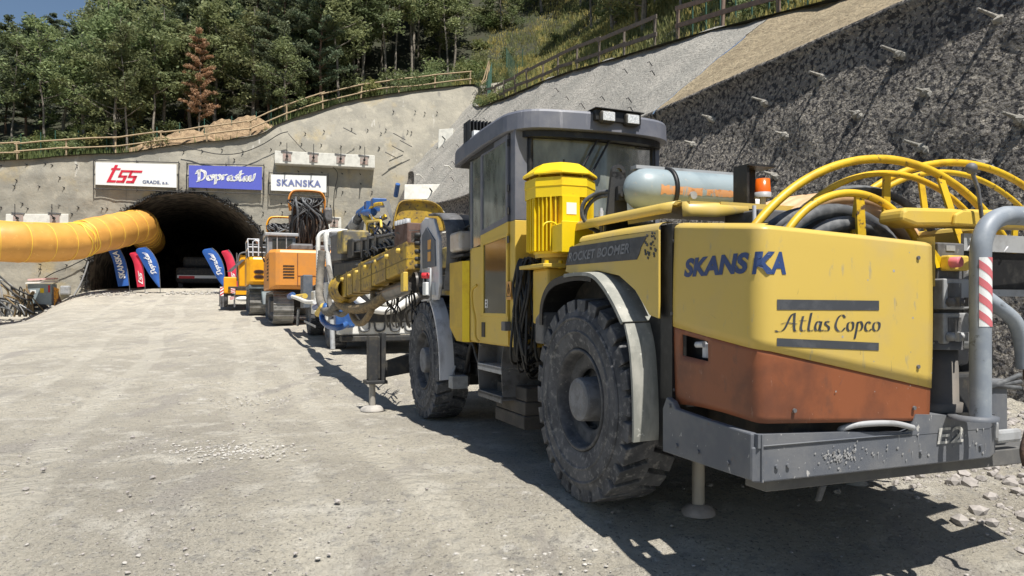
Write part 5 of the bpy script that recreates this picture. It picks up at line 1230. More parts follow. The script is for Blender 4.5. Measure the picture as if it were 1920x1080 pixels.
# lower body
b = B(); b.prism([(2.42, 5.98), (2.42, 6.10), (2.46, 6.10), (2.46, 6.02), (2.53, 6.02), (2.56, 5.98)], 1.0, 2.09); b.box(2.56, 3.88, 5.98, 6.02, 1.0, 2.07); b.box(2.42, 2.46, 6.86, 7.2, 1.0, 1.93); b.box(2.42, 2.52, 7.16, 7.2, 1.0, 1.93); b.box(3.84, 3.88, 6.02, 7.4, 1.0, 2.07); b.box(2.46, 3.84, 6.02, 7.3, .98, 1.02)
b.build('lower_body', M['yel'], cab, bevel=.006)
b = B(); b.box(2.56, 2.72, 5.90, 5.98, 1.95, 2.06); b.build('rear_ledge', M['yel'], cab, bevel=.01)
# grey posts above
b = B(); b.prism([(2.42, 5.98), (2.42, 6.09), (2.50, 6.09), (2.54, 5.98)], 2.09, 2.89); b.build('rear_post', M['cabgrey'], cab, bevel=.006)
b = B(); b.box(3.80, 3.88, 5.98, 6.08, 2.07, 2.89); b.build('rear_post', M['cabgrey'], cab, bevel=.006)
b = B(); b.box(2.42, 2.47, 7.14, 7.2, 1.9, 2.87); b.build('front_post', M['cabgrey'], cab, bevel=.006)
b = B(); b.box(2.42, 2.47, 6.84, 6.89, 2.0, 2.87); b.build('door_post', M['cabgrey'], cab, bevel=.006)
b = B(); b.box(3.82, 3.88, 7.3, 7.4, 2.07, 2.87); b.box(3.84, 3.88, 6.02, 7.4, 2.80, 2.88); b.box(2.5, 3.86, 7.36, 7.4, 2.8, 2.88)
b.build('roof_rail', M['cabgrey'], cab, bevel=.006)
# rear window
def rg_(s, t): v = 2.56+1.24*s; return (v, 5.975-.07*math.sin(math.pi*s), 2.12+.70*t+.03*math.sin(math.pi*s)*t)
b = B(); b.grid([[rg_(i/16, j/4) for j in range(5)] for i in range(17)]); rw_ = b.build('rear_window', M['glass'], cab)
b = B(); loop = [rg_(i/16, 0) for i in range(17)]+[rg_(1, j/4) for j in range(1, 5)]+[rg_(i/16, 1) for i in range(15, -1, -1)]+[rg_(0, j/4) for j in range(3, 0, -1)]
b.tube(loop, .028, 6, closed=True); b.build('rubber_seal', M['blk'], rw_)
b = B(); b.grid([[(v_, 5.95-.07*math.sin(math.pi*i/16), z_) for v_, z_ in ((2.56+1.24*i/16, 2.80), (2.56+1.24*i/16, 2.89))] for i in range(17)]); b.build('window_header', M['blk'], cab)
for k in (0, 1):
    b = B(); b.tube([(3.20+.10*k, 5.82, 2.90), (3.14+.12*k, 5.84, 2.80)], .018, 6); b.tube([(3.14+.12*k, 5.84, 2.80), (2.98+.12*k, 5.85, 2.52), (2.88+.12*k, 5.86, 2.36)], .011, 5); b.tube([(3.10+.12*k, 5.86, 2.72), (2.92+.1*k, 5.87, 2.36)], .005, 4); b.build('wiper', M['blk'], cab)
b = B(); b.cyl((2.83, 5.86, 2.42), (2.83, 5.86, 2.62), .010, 6); b.build('aerial', M['blk'], cab)
# door
dr = bpy.data.objects.new('door', None); S.collection.objects.link(dr); dr.parent = cab
b = B()
def frm(b, poly, w_, v0, v1):
    n = len(poly); c = (sum(p[0] for p in poly)/n, sum(p[1] for p in poly)/n); inn = [(p[0]+(c[0]-p[0])*min(.9, w_/max(.01, abs(c[0]-p[0]))), p[1]+(c[1]-p[1])*min(.9, w_/max(.01, abs(c[1]-p[1])))) for p in poly]
    for i in range(n): j = (i+1) % n; b.prism([poly[i], poly[j], inn[j], inn[i]], v0, v1, 'x')
    return inn
inn1 = frm(b, [(6.12, 2.09), (6.83, 2.03), (6.83, 2.84), (6.12, 2.86)], .05, 2.405, 2.44); b.build('door_frame', M['cabgrey'], dr)
b = B(); b.prism(inn1, 2.415, 2.420, 'x'); b.build('upper_glass', M['glass'], dr)
b = B(); inn2 = frm(b, [(6.12, 1.25), (6.78, 1.25), (6.78, 1.96), (6.12, 1.99)], .03, 2.40, 2.44)
b.prism([(6.11, 1.98), (6.84, 1.95), (6.84, 2.03), (6.11, 2.09)], 2.405, 2.44, 'x'); b.prism([(6.11, 1.0), (6.84, 1.0), (6.84, 1.26), (6.11, 1.26)], 2.405, 2.44, 'x'); b.prism([(6.775, 1.25), (6.84, 1.25), (6.84, 1.96), (6.775, 1.96)], 2.405, 2.44, 'x')
b.build('door_panel', M['yel'], dr, bevel=.003)
b = B(); b.prism(inn2, 2.412, 2.416, 'x'); b.build('lower_glass', M['glassd'], dr)
b = B(); b.prism([(6.70, 1.05), (6.79, 1.05), (6.79, 1.19), (6.70, 1.19)], 2.398, 2.405, 'x'); b.build('latch_recess', M['blk'], dr)
b = B(); b.tube(catmull([(2.40, 6.87, 1.0), (2.37, 6.89, 1.05), (2.37, 6.90, 1.22), (2.36, 6.95, 1.35), (2.36, 6.96, 1.5), (2.39, 6.90, 1.55)], 5), .014, 8); b.build('door_handle', M['yel'], dr)
b = B(); b.box(2.385, 2.41, 6.115, 6.19, 1.155, 1.2); b.box(2.34, 2.40, 6.02, 6.11, 1.13, 1.21); b.build('door_lock', M['mid'], dr, bevel=.005)
b = B(); b.add([(2.4, 6.135, 1.40), (2.4, 6.02, 1.40), (2.4, 6.02, 1.56), (2.4, 6.135, 1.56)], [(0, 1, 2, 3)]); wl = b.build('warning_label', mat('amber_label', (.65, .33, .08), r=.5), cab)
for o_, s0_ in ((0, None),):
    b = B(); 
    for p, q in (((6.125, 1.43), (6.03, 1.43)), ((6.03, 1.43), (6.078, 1.54)), ((6.078, 1.54), (6.125, 1.43)), ((6.08, 1.45), (6.075, 1.50))): b.tube([(2.398, p[0], p[1]), (2.398, q[0], q[1])], .003, 4)
    b.build('warning_symbol', M['blk'], wl)
b = B(); g = textgeo('E1', .03); b.add([(2.4105, 6.72-.075*a, 1.33+.08*c) for a, c in g[0]], g[1]); b.build('door_number', M['banner'], dr)
for zz in (2.75, 2.35, 2.15, 1.9): b = B(); b.cyl((2.405, 6.105, zz), (2.405, 6.105, zz+.06), .012, 8); b.build('hinge', M['dark'], dr)
# front quarter glass and front window
b = B(); b.prism([(6.89, 1.95), (7.14, 1.93), (7.14, 2.83), (6.89, 2.84)], 2.43, 2.435, 'x'); b.build('quarter_window', M['glass'], cab)
b = B(); b.box(2.47, 3.84, 7.37, 7.375, 1.6, 2.83); b.build('front_window', M['glass'], cab); b = B(); b.box(3.86, 3.865, 6.08, 7.3, 2.07, 2.82); b.build('right_window', M['glass'], cab)
b = B(); b.box(2.85, 3.4, 6.15, 6.28, 1.5, 2.25); b.box(2.85, 3.4, 6.2, 6.75, 1.4, 1.55); b.build('driver_seat', M['blk'], cab, bevel=.04)
b = B(); b.box(2.55, 3.0, 7.0, 7.3, 1.3, 1.75); b.box(2.6, 3.8, 6.0, 6.03, 1.1, 2.07); b.build('console', M['dark'], cab)
b = B(); b.box(2.5, 2.54, 6.5, 6.56, 1.1, 1.72); b.build('yellow_inner_post', M['yelb'], cab)
# steps
st = bpy.data.objects.new('cab_steps', None); S.collection.objects.link(st); st.parent = rig
for u in (6.26, 6.90): b = B(); b.prism([(2.42, .98), (2.78, .98), (2.78, .5), (2.42, .49), (2.40, .78)], u, u+.012, 'y'); b.build('side_plate', M['mid'], st)
for z, o_ in ((.76, 0), (.50, .04)): b = B(); b.box(2.40-o_*0, 2.60, 6.26, 6.90, z, z+.03); b.box(2.40, 2.415, 6.26, 6.90, z-.03, z+.035); b.build('tread', M['lt'] if z > .6 else M['mid'], st, bevel=.004)
b = B(); b.box(2.6, 2.62, 6.28, 6.9, .78, .98); b.build('riser', M['mid'], st)
for k in range(3): b = B(); b.box(2.52+.01*k, 2.92, 6.02, 6.74, .26+.122*k, .38+.122*k); b.build('support_block', M['oldblock'], rig, bevel=.012)
for k in range(7): b = B(); b.cyl((2.5+.01*k, 6.98+.05*k, .82+.01*(k % 3)), (2.5+.01*k, 6.98+.05*k, .96), .014, 8); b.build('hose_fitting', M['silver'], rig)
# body core front half
b = B(); b.box(2.72, 4.3, 7.3, 8.2, .85, 1.5); b.box(2.9, 4.2, 8.1, 9.3, .9, 1.7); b.box(2.75, 2.8, 7.7, 9.5, .7, 1.45); b.build('front_chassis', M['blk'], rig, bevel=.02)
b = B(); b.tube(catmull([(2.62, 7.95, .6), (2.62, 7.7, .95), (2.6, 7.4, .75), (2.6, 7.0, .7)], 6), .03, 8); b.build('brake_hose', M['blk'], rig)
# yellow side box
b = B(); b.prism([(2.38, 7.77), (2.38, 7.33), (2.43, 7.25), (2.66, 7.25), (2.66, 7.77)], 1.12, 1.81)
b.hexa([(2.42, 7.66, .975), (2.40, 7.31, .975), (2.66, 7.26, .975), (2.66, 7.66, .975), (2.38, 7.77, 1.12), (2.38, 7.33, 1.12), (2.66, 7.25, 1.12), (2.66, 7.77, 1.12)])
b.add([(2.40, 7.31, .975), (2.445, 7.26, .975), (2.43, 7.25, 1.12), (2.38, 7.33, 1.12)], [(0, 1, 2, 3)]); b.build('side_box', M['yeld2'], rig)
b = B(); b.prism([(2.379, 7.33), (2.43, 7.247), (2.433, 7.25), (2.383, 7.333)], .98, 1.808); b.build('side_box_lit_edge', M['yelb'], rig)  # sunlit chamfer put into the colour as a brighter yellow strip
b = B(); b.box(2.36, 2.56, 7.36, 7.72, 1.92, 2.13); b.build('fluid_bottle', mat('milky_bottle', (.50, .46, .42), (.35, .28, .16), 5, .45, .65, r=.35), rig, bevel=.03)
b = B(); b.lathe([(0, .05), (.03, .05), (.03, 0)], (2.42, 7.42, 2.13), 'z', 14); b.tube(catmull([(2.42, 7.42, 2.15), (2.5, 7.2, 2.2), (2.6, 7.05, 2.12)], 4), .012, 6); b.build('bottle_cap', M['blk'], rig)
b = B(); b.tube([(2.40+.0, 7.5+.05*math.cos(a), 1.83+.06*math.sin(a)) for a in [6.283*k/14 for k in range(14)]], .005, 5, closed=True); b.box(2.38, 2.6, 7.3, 7.75, 1.86, 1.885); b.build('bottle_shelf', M['dark'], rig)
# turret bracket and curved guard
b = B(); b.prism([(8.98, 1.75), (9.0, 2.15), (8.92, 2.36), (8.72, 2.41), (8.35, 2.36), (8.12, 2.1), (8.10, 1.6), (8.2, 1.42), (8.9, 1.40)], 2.36, 2.40, 'x'); tb = b.build('turret_plate', M['silver'], rig, bevel=.01)
b = B(); b.prism([(8.78, 1.80), (8.80, 2.20), (8.60, 2.28), (8.25, 2.1), (8.22, 1.8)], 2.345, 2.36, 'x'); b.build('turret_recess', M['slateplate'], tb)
for i, (u, z) in enumerate([(8.93, 2.22), (8.95, 2.12), (8.96, 2.02), (8.965, 1.93), (8.96, 1.84)]): b = B(); b.lathe([(0, .03), (-.06, .028), (-.07, .015), (-.07, 0)], (2.36, u, z), 'x', 8); b.build('turret_bolt', M['dark'], tb)
for zz in (2.07, 1.93): b = B(); b.box(2.338, 2.345, 8.40, 8.52, zz-.06, zz+.05); b.build('amber_label', wl.data.materials[0], tb)
b = B(); b.lathe([(-.01, .13), (-.04, .15), (-.04, .12), (-.01, .11)], (2.36, 8.72, 1.60), 'x', 24); b.build('pivot_ring', M['blk'], tb)
b = B(); b.lathe([(0, .035), (-.09, .033), (-.1, 0)], (2.33, 8.40, 1.70), 'x', 14); b.build('red_marker_lamp', M['red'], tb)
b = B(); b.box(2.25, 2.36, 8.28, 8.42, 1.47, 1.62); b.build('white_marker_lamp', M['banner'], tb, bevel=.008)
b = B(); b.tube([(2.3, 8.35, 1.78), (2.3, 8.25, 1.78), (2.3, 8.25, 1.42), (2.3, 8.36, 1.40)], .012, 6); b.build('lamp_guard', M['lt'], tb)
Q = catmull([(0, 8.55, 2.42), (0, 8.25, 2.40), (0, 7.95, 2.30), (0, 7.82, 2.08), (0, 7.84, 1.8), (0, 7.92, 1.52)], 5)
b = B(); b.grid([[(2.36, q.y, q.z), (2.58, q.y-.02, q.z+.005)] for q in Q]); b.build('curved_guard_rim', M['mid'], rig, solid=.02)
b = B(); b.grid([[(2.58, q.y-.03, q.z-.01), (3.6, q.y-.2, q.z-.01)] for q in Q]); b.box(2.62, 3.4, 7.5, 8.2, 1.5, 2.22); b.build('boom_guard', M['blk'], rig, solid=.02)
# front fender
sheet([(8.45, 1.44), (8.28, 1.30), (8.12, 1.08), (8.03, .82), (7.99, .52)], 2.34, 2.50, M['silver'], 'front_fender_flap', drop=.02)
sheet([(9.3, 1.15), (9.1, 1.38), (8.8, 1.47), (8.5, 1.46)], 2.36, 2.75, M['blk'], 'front_fender', drop=.04)
b = B(); b.box(2.42, 2.60, 7.80, 7.95, .44, .58); b.tube([(2.45, 7.9, .58), (2.5, 7.95, .68)], .012, 6); b.build('low_work_lamp', M['lt'], rig, bevel=.03)
# booms
def boom(name, V, u0=8.95, u1=12.9, z0=1.965, z1=1.64, v1=None, m='yeld'):
    bo = bpy.data.objects.new(name, None); S.collection.objects.link(bo); bo.parent = rig; v1 = v1 if v1 is not None else V-.2
    def at(t, dv=0, dz=0): return (V+(v1-V)*t+dv, u0+(u1-u0)*t, z0+(z1-z0)*t+dz)
    def seg(t0, t1, h0, h1, wd, mt, nm, dz=0, bev=.02):
        b = B(); p = []
        for t, h in ((t0, h0), (t1, h1)): p.append([at(t, -wd, dz-h), at(t, wd, dz-h), at(t, wd, dz+h), at(t, -wd, dz+h)])
        b.hexa([p[0][0], p[0][1], p[1][1], p[1][0], p[0][3], p[0][2], p[1][2], p[1][3]]); return b.build(nm, mt, bo, bevel=bev)
    seg(.0, .6, .18, .22, .15, M[m], 'outer_boom'); seg(.6, .98, .19, .19, .13, M[m], 'inner_boom')
    seg(.0, .58, .008, .008, .153, M['yeld3'], 'boom_seam', -.04, 0)
    for t in (.07, .2, .33, .47, .62, .74, .86):
        b = B(); q = at(t, -.15 if t < .6 else -.13, .10); b.lathe([(0, .035), (-.04, .03), (-.05, 0)], q, 'x', 10); b.build('boom_bolt', M['yel'], bo)
    for t in (.22, .4, .55, .7, .8): seg(t, t+.008, .20 if t < .3 else .222 if t < .6 else .2, .222 if t < .6 else .2, .155 if t < .6 else .135, M['yeld3'], 'boom_rib', 0, 0)
    b = B(); q = at(1, 0, 0)
    b.lathe([(-.5, .17), (-.3, .22), (-.26, .25), (-.2, .25), (-.16, .22), (-.05, .22), (0, .25), (.06, .25), (.1, .21), (.25, .20), (.3, .14), (.34, 0)], q, 'y', 24); b.build('rotation_unit', M[m], bo, bevel=.005)
    b = B(); b.cyl(at(.02, 0, -.33), at(.34, 0, -.34), .10, 18); b.cyl(at(.34, 0, -.34), at(.52, 0, -.26), .055, 12); b.lathe([(-.06, .13), (.06, .13)], at(.0, 0, -.33), 'x', 18); b.build('lift_cylinder', M['cyld'], bo)
    b = B(); b.prism([(u0-.05, z0-.44), (u0+.1, z0-.44), (u0+.1, z0-.22), (u0-.05, z0-.2)], V-.2, V-.14, 'x'); b.build('cylinder_lug', M['yel'], bo, bevel=.01)
    return bo, at
M['cyld'] = mat('oily_cylinder', (.06, .06, .062), (.12, .11, .10), 6, .4, .6, r=.3, m=.3)
M['yeld3'] = mat('dark_seam_gold', (.20, .14, .03), r=.7)
bo1, at1 = boom('boom', 2.34, v1=2.06); bo2, at2 = boom('boom', 4.45, z0=1.9, z1=1.25, v1=4.2)
def feed(V, v1, u0, u1, z0, z1):
    f_ = bpy.data.objects.new('feed_beam', None); S.collection.objects.link(f_); f_.parent = rig
    def at(t, dv=0, dz=0): return (V+(v1-V)*t+dv, u0+(u1-u0)*t, z0+(z1-z0)*t+dz)
    def bar(t0, t1, w0, w1, d0, d1, m, nm, bev=.01):
        b = B(); b.hexa([at(t0, w0, d0), at(t0, w1, d0), at(t1, w1, d0), at(t1, w0, d0), at(t0, w0, d1), at(t0, w1, d1), at(t1, w1, d1), at(t1, w0, d1)]); return b.build(nm, m, f_, bevel=bev)
    bar(0, 1, -.10, .10, -.10, .04, M['feedm'], 'rail'); bar(0, 1, -.13, .13, .04, .07, M['mid'], 'rail_top'); bar(0, 1, -.13, .13, -.12, -.10, M['mid'], 'rail_bottom')
    bar(.0, .13, -.14, .14, -.13, .15, M['rustdark'], 'rock_drill_carriage')
    for k in range(5): b = B(); q = at(.01+.026*k, -.12, .14); b.lathe([(0, .04), (.06, .035), (.06, 0)], q, 'z', 8); b.build('carriage_fitting', M['lt'], f_)
    bar(.80, 1.0, -.2, .2, -.22, .24, M['mid'], 'front_cradle', .03); bar(.74, .86, -.22, .2, -.12, .26, M['yeld4'], 'cradle_block', .03); bar(.66, .74, -.16, .16, -.2, .1, M['dark'], 'dowel_mount', .02)
    bar(.55, 1.0, -.14, .14, -.50, -.26, M['dark'], 'lower_feed_slide', .02); bar(.78, .98, -.18, .18, -.74, -.52, M['yeld4'], 'feed_holder', .04)
    for k in range(6):
        b = B(); b.tube(catmull([at(.1+.02*k, -.1+.03*k, -.15), at(.3, -.18+.05*k, -.28-.02*k), at(.5, -.16+.05*k, -.32+.02*k), at(.72, -.1+.03*k, -.3)], 6), .016, 6); b.build('feed_hose', M['blk'] if k % 3 else M['mid'], f_)
    for k in range(3): bar(.35+.09*k, .36+.09*k, -.15, .15, -.22, .09, M['dark'], 'hose_clamp', 0)
    return at
M['feedm'] = mat('worn_feed_rail', (.10, .10, .095), (.20, .19, .17), 5, .4, .6, r=.5); M['rustdark'] = mat('rusty_dark_steel', (.10, .05, .035), (.16, .10, .08), 9, .4, .6, r=.8, bump=.1); M['yeld4'] = mat('scraped_yellow_block', (.46, .34, .09), (.13, .12, .10), 3, .42, .58, r=.65, bump=.1)
fa1 = feed(2.34, 2.10, 8.95, 13.3, 2.22, 2.36); fa2 = feed(4.4, 4.2, 8.7, 15.0, 2.2, 2.2)
def corr(P, r, m, par, name='ribbed_hose'):
    Q = catmull(P, 10); L = [0]
    for i in range(1, len(Q)): L.append(L[-1]+(Q[i]-Q[i-1]).length)
    n = int(L[-1]/.03); out = []; k = 0
    for i in range(n+1):
        t = L[-1]*i/n
        while k < len(L)-2 and L[k+1] < t: k += 1
        q = (t-L[k])/max(1e-9, L[k+1]-L[k]); out.append(Q[k].lerp(Q[k+1], q))
    b = B(); b.tube(out, [r*(1 if i % 2 else .88) for i in range(len(out))], 10); return b.build(name, M[m], par)
corr([pxv(604, 470, 2.15), pxv(600, 520, 2.1), pxv(600, 560, 2.05), pxv(615, 585, 2.05), pxv(636, 570, 2.1)], .09, 'ghose', rig)
corr([pxv(630, 548, 2.1), pxv(638, 570, 2.05), pxv(665, 579, 2.05), pxv(695, 573, 2.1), pxv(720, 556, 2.2), pxv(738, 538, 2.3)], .08, 'straw', rig)
corr([pxv(700, 552, 2.15), pxv(697, 580, 2.1), pxv(680, 605, 2.1), pxv(665, 600, 2.1), pxv(655, 575, 2.2)], .05, 'straw', rig)
corr([pxv(615, 500, 2.2), pxv(622, 530, 2.15), pxv(618, 570, 2.1), pxv(640, 590, 2.1), pxv(660, 570, 2.2)], .05, 'ghose', rig)
for i in range(16):
    rg = random.Random(100+i); x0 = 730+rg.random()*45; x1 = x0+rg.gauss(0, 8); v = 2.25+.3*rg.random()
    b = B(); b.tube(catmull([pxv(x0, 535, v), pxv(x0+rg.gauss(0, 5), 560+15*rg.random(), v), pxv(x1, 580+18*rg.random(), v), pxv(x1+3, 600+rg.random()*14, v+.1), pxv(x1+6, 612, v+.15)], 5), .011, 6); b.build('hanging_hose', M['blk'], rig)
for i in range(10):
    rg = random.Random(200+i); b = B(); b.tube(catmull([at1(.05+.05*i, -.1, .26), at1(.12+.05*i, -.12+.1*rg.random(), .36), at1(.22+.05*i, 0, .30), at1(.3+.05*i, .05, .27)], 4), .022, 6); b.build('boom_hose', M['blk'] if i % 3 else M['dark'], rig)
#SECTION
# ---------------------------------------------------------------- white shotcrete sprayer behind the rig
def lroot(name, v, u, label, cat, group=None):
    p = UV(v, u); z = gz(p.x, p.y); return root(name, (p.x, p.y, z), TH, label, cat, group), (v, u, 0), z
def empt(name, par): o = bpy.data.objects.new(name, None); S.collection.objects.link(o); o.parent = par; o.empty_display_size = .1; return o
spr, SO, sz = lroot('shotcrete_sprayer', 3.7, 18.8, 'white concrete spraying machine with blue pipes parked in front of the drill rig', 'sprayer')
def SB(): return MB((SO[0], SO[1], sz))       # absolute z coordinates
def px3(x, y, v): q = pxv(x, y, v); return q
b = SB(); b.box(2.7, 4.9, 15.9, 22, 1.0, 1.45); b.build('chassis', M['dark'], spr, bevel=.03)
for v, u, s in ((2.42, 17.4, 1), (2.42, 21.2, 1), (5.0, 17.4, -1), (5.0, 21.2, -1)):
    p = UV(v, u); g = gz(p.x, p.y); wr = empt('wheel', spr); R2 = .56; c = (v, u, g+R2)
    b = SB(); pr = [(.06, .3), (0, .36), (-.005, .45), (.02, .53), (.06, .55), (.34, .55), (.38, .52), (.4, .36)]
    b.lathe([(h*s, r) for h, r in pr], c, 'x', 36)
    for i in range(26): a = 6.283*i/26; b.hexa([(c[0]+h*s, c[1]+rr_*math.cos(a+da), c[2]+rr_*math.sin(a+da)) for rr_ in (.54, .57) for h, da in ((.02, 0), (.38, .1), (.38, .22), (.02, .12))])
    b.build('tyre', M['tyre'], wr); b = SB(); b.lathe([(h*s, r) for h, r in [(.03, .31), (.08, .28), (.14, .16), (.05, .13), (.04, 0)]], c, 'x', 24); b.build('rim', M['rimlt'], wr)
b = SB(); b.box(2.36, 2.62, 17.2, 18.2, 1.0, 1.9); b.build('white_body_panel', M['white'], spr, bevel=.04)
b = SB(); b.box(2.45, 4.3, 15.95, 16.3, .74, 1.30); b.build('rear_white_panel', M['white'], spr, bevel=.03)
b = SB(); b.box(2.5, 4.6, 15.85, 16.2, .60, .72); b.tube([(2.6, 16, .66), (4.6, 16, .66)], .06, 8); b.build('rear_step', M['dark'], spr, bevel=.02)
for k in range(4): b = SB(); v = 3.0+.33*k; b.tube(catmull([(v, 15.94, 1.15), (v+.08, 15.93, 1.1), (v+.08, 15.93, .85), (v-.1, 15.93, .84), (v-.12, 15.93, 1.12), (v-.02, 15.93, 1.16)], 4), .022, 6); b.build('panel_hose', M['gcable'], spr)
b = SB(); b.tube(catmull([(2.75, 15.9, 1.55), (3.1, 15.8, 1.30), (3.6, 15.8, 1.28), (4.1, 15.9, 1.6)], 6), .085, 10); b.tube(catmull([(2.9, 16.0, 1.85), (3.2, 15.9, 1.5), (3.6, 15.9, 1.45), (3.9, 16, 1.8)], 6), .07, 10); b.build('white_wrapped_hose', M['white'], spr)
# white gantry frame / canopy
b = SB()
b.tube(catmull([(2.44, 17.0, 1.9), (2.36, 17.0, 2.6), (2.34, 17.0, 2.92), (2.44, 17.0, 3.02), (2.8, 17.0, 3.03)], 6), .06, 8)
b.tube(catmull([(2.22, 17.3, 1.5), (2.20, 17.3, 2.7), (2.24, 17.3, 2.97), (2.4, 17.3, 3.04)], 6), .05, 8); b.build('canopy_post', M['white'], spr)
b = SB(); b.box(2.30, 3.3, 16.95, 18.6, 2.92, 3.04); b.box(2.36, 3.3, 16.9, 16.98, 2.70, 2.97); b.build('canopy', M['white'], spr, bevel=.04)
for v in (2.38, 3.05): b = SB(); b.box(v, v+.24, 16.8, 16.9, 2.86, 3.0); b.build('canopy_lamp', M['mid'], spr, bevel=.03)
b = SB(); b.box(2.7, 4.2, 17.2, 19.0, 1.45, 2.7); b.build('cabin_body', M['dark'], spr, bevel=.05)
b = SB(); b.box(2.50, 2.7, 17.9, 19.4, 1.2, 2.3); b.box(2.6, 3.4, 19.5, 21.8, 1.3, 1.95); b.build('side_cover', M['mid'], spr, bevel=.04)
b = SB(); q = pxv(574, 530, 2.35); b.box(2.25, 2.5, q[1]-.2, q[1]+.5, 1.3, 2.2); b.build('dark_side_tower', M['slateplate'], spr, bevel=.02)
b = SB(); b.box(2.46, 2.6, 18.5, 19.0, 1.75, 2.05); b.build('blue_side_box', M['blue'], spr, bevel=.02)
b = SB(); b.box(2.4, 2.6, 19.6, 20.3, 1.15, 1.75); b.build('white_side_box', M['white'], spr, bevel=.02)
# blue delivery pipes low on the left
b = SB(); P = catmull([pxv(590, 577, 2.1), pxv(600, 573, 2.05), pxv(612, 575, 2.05), pxv(604, 590, 2.0), pxv(606, 602, 2.0), pxv(618, 612, 2.05), pxv(636, 614, 2.15), pxv(650, 608, 2.3)], 6); b.tube(P, .058, 12); b.build('blue_pipe_elbow', M['blue'], spr)
b = SB(); P = [pxv(596, 588, 1.98), pxv(607, 574, 2.02)]; b.tube(P, .068, 12); b.build('yellow_pipe_band', M['yel'], spr)
b = SB(); b.tube(catmull([pxv(545, 555, 2.1), pxv(560, 560, 2.05), pxv(575, 566, 2.05), pxv(590, 566, 2.1)], 5), .05, 10); b.build('white_pipe', M['white'], spr)
b = SB(); b.tube([pxv(543, 556, 2.1), pxv(549, 553, 2.1)], .085, 12); b.build('blue_flange', M['blue'], spr); b = SB(); b.tube([pxv(556, 557, 2.2), pxv(572, 555, 2.2)], .07, 10); b.build('yellow_pipe', M['yel'], spr)
b = SB(); b.box(2.35, 2.75, 15.7, 16.0, .9, 1.35); b.build('blue_pump_block', M['blue'], spr, bevel=.04)
b = SB(); b.tube([pxv(622, 600, 2.2), pxv(624, 655, 2.2)], .05, 8); b.tube([pxv(560, 580, 2.2), pxv(558, 610, 2.2)], .04, 8); b.build('stabiliser_leg', M['lt'], spr)
b = SB(); b.hexa([pxv(570, 604, 2.3), pxv(570, 600, 2.3), pxv(592, 610, 2.3), pxv(592, 615, 2.3), pxv(570, 604, 2.5), pxv(570, 600, 2.5), pxv(592, 610, 2.5), pxv(592, 615, 2.5)]); b.build('step_bar', M['lt'], spr)
# upper arm with black pipe, blue fittings
b = SB(); b.tube([pxv(640, 447, 3.4), pxv(664, 420, 3.5), pxv(678, 402, 3.6)], .12, 12); b.build('delivery_pipe', M['gcable'], spr)
b = SB(); b.tube([pxv(662, 424, 3.5), pxv(670, 413, 3.55)], .15, 12); b.build('pipe_clamp', M['lt'], spr)
b = SB(); b.tube([pxv(676, 402, 3.6), pxv(690, 392, 3.7)], .14, 10); q = pxv(692, 393, 3.7); b.box(q[0]-.1, q[0]+.25, q[1]-.15, q[1]+.15, q[2]-.05, q[2]+.2); b.tube([pxv(683, 400, 3.6), pxv(700, 398, 3.7)], .1, 10); b.build('blue_fitting', M['blue'], spr)
q = pxv(708, 384, 3.8); b = SB(); b.box(q[0]-.15, q[0]+.2, q[1]-.15, q[1]+.15, q[2]-.05, q[2]+.15); b.build('blue_valve_block', M['blue'], spr, bevel=.02)
b = SB(); b.tube([pxv(683, 402, 3.6), pxv(700, 432, 3.7)], .10, 10); b.build('yellow_strut', M['yel'], spr)
b = SB(); b.tube(catmull([pxv(718, 382, 3.7), pxv(702, 384, 3.7), pxv(693, 396, 3.65), pxv(700, 410, 3.65), pxv(715, 411, 3.7), pxv(722, 404, 3.75)], 5), .045, 8); b.build('yellow_ring_hose', M['hoopy'], spr)
b = SB(); b.hexa([pxv(717, 378, 3.6), pxv(730, 376, 3.6), pxv(737, 410, 3.6), pxv(735, 416, 3.6), pxv(717, 378, 3.75), pxv(730, 376, 3.75), pxv(737, 410, 3.75), pxv(735, 416, 3.75)]); b.build('white_nozzle_plate', M['white'], spr)
b = SB(); b.tube([pxv(688, 458, 3.4), pxv(688, 415, 3.4), pxv(714, 414, 3.4), pxv(715, 426, 3.4)], .03, 6); b.build('yellow_bar_frame', M['yel'], spr)
b = SB(); b.hexa([pxv(654, 432, 3.6), pxv(684, 412, 3.6), pxv(680, 440, 3.6), pxv(656, 444, 3.6), pxv(654, 432, 3.8), pxv(684, 412, 3.8), pxv(680, 440, 3.8), pxv(656, 444, 3.8)]); b.build('arm_plate', M['mid'], spr)
for i in range(14):
    rg = random.Random(300+i); x = 692+rg.random()*40; y = 402+rg.random()*25; v = 3.5+.3*rg.random()
    b = SB(); b.tube(catmull([pxv(x, y, v), pxv(x+rg.gauss(0, 8), y+12, v), pxv(x+rg.gauss(0, 8), y+22, v), pxv(x+rg.gauss(0, 10), y+34, v)], 4), .025, 6); b.build('arm_hose', M[('blk', 'gcable', 'blue', 'blk')[i % 4]], spr)
b = SB(); b.tube([pxv(742, 368, 4.2), pxv(746, 345, 4.2)], .06, 8); b.build('blue_post', M['blue'], spr)
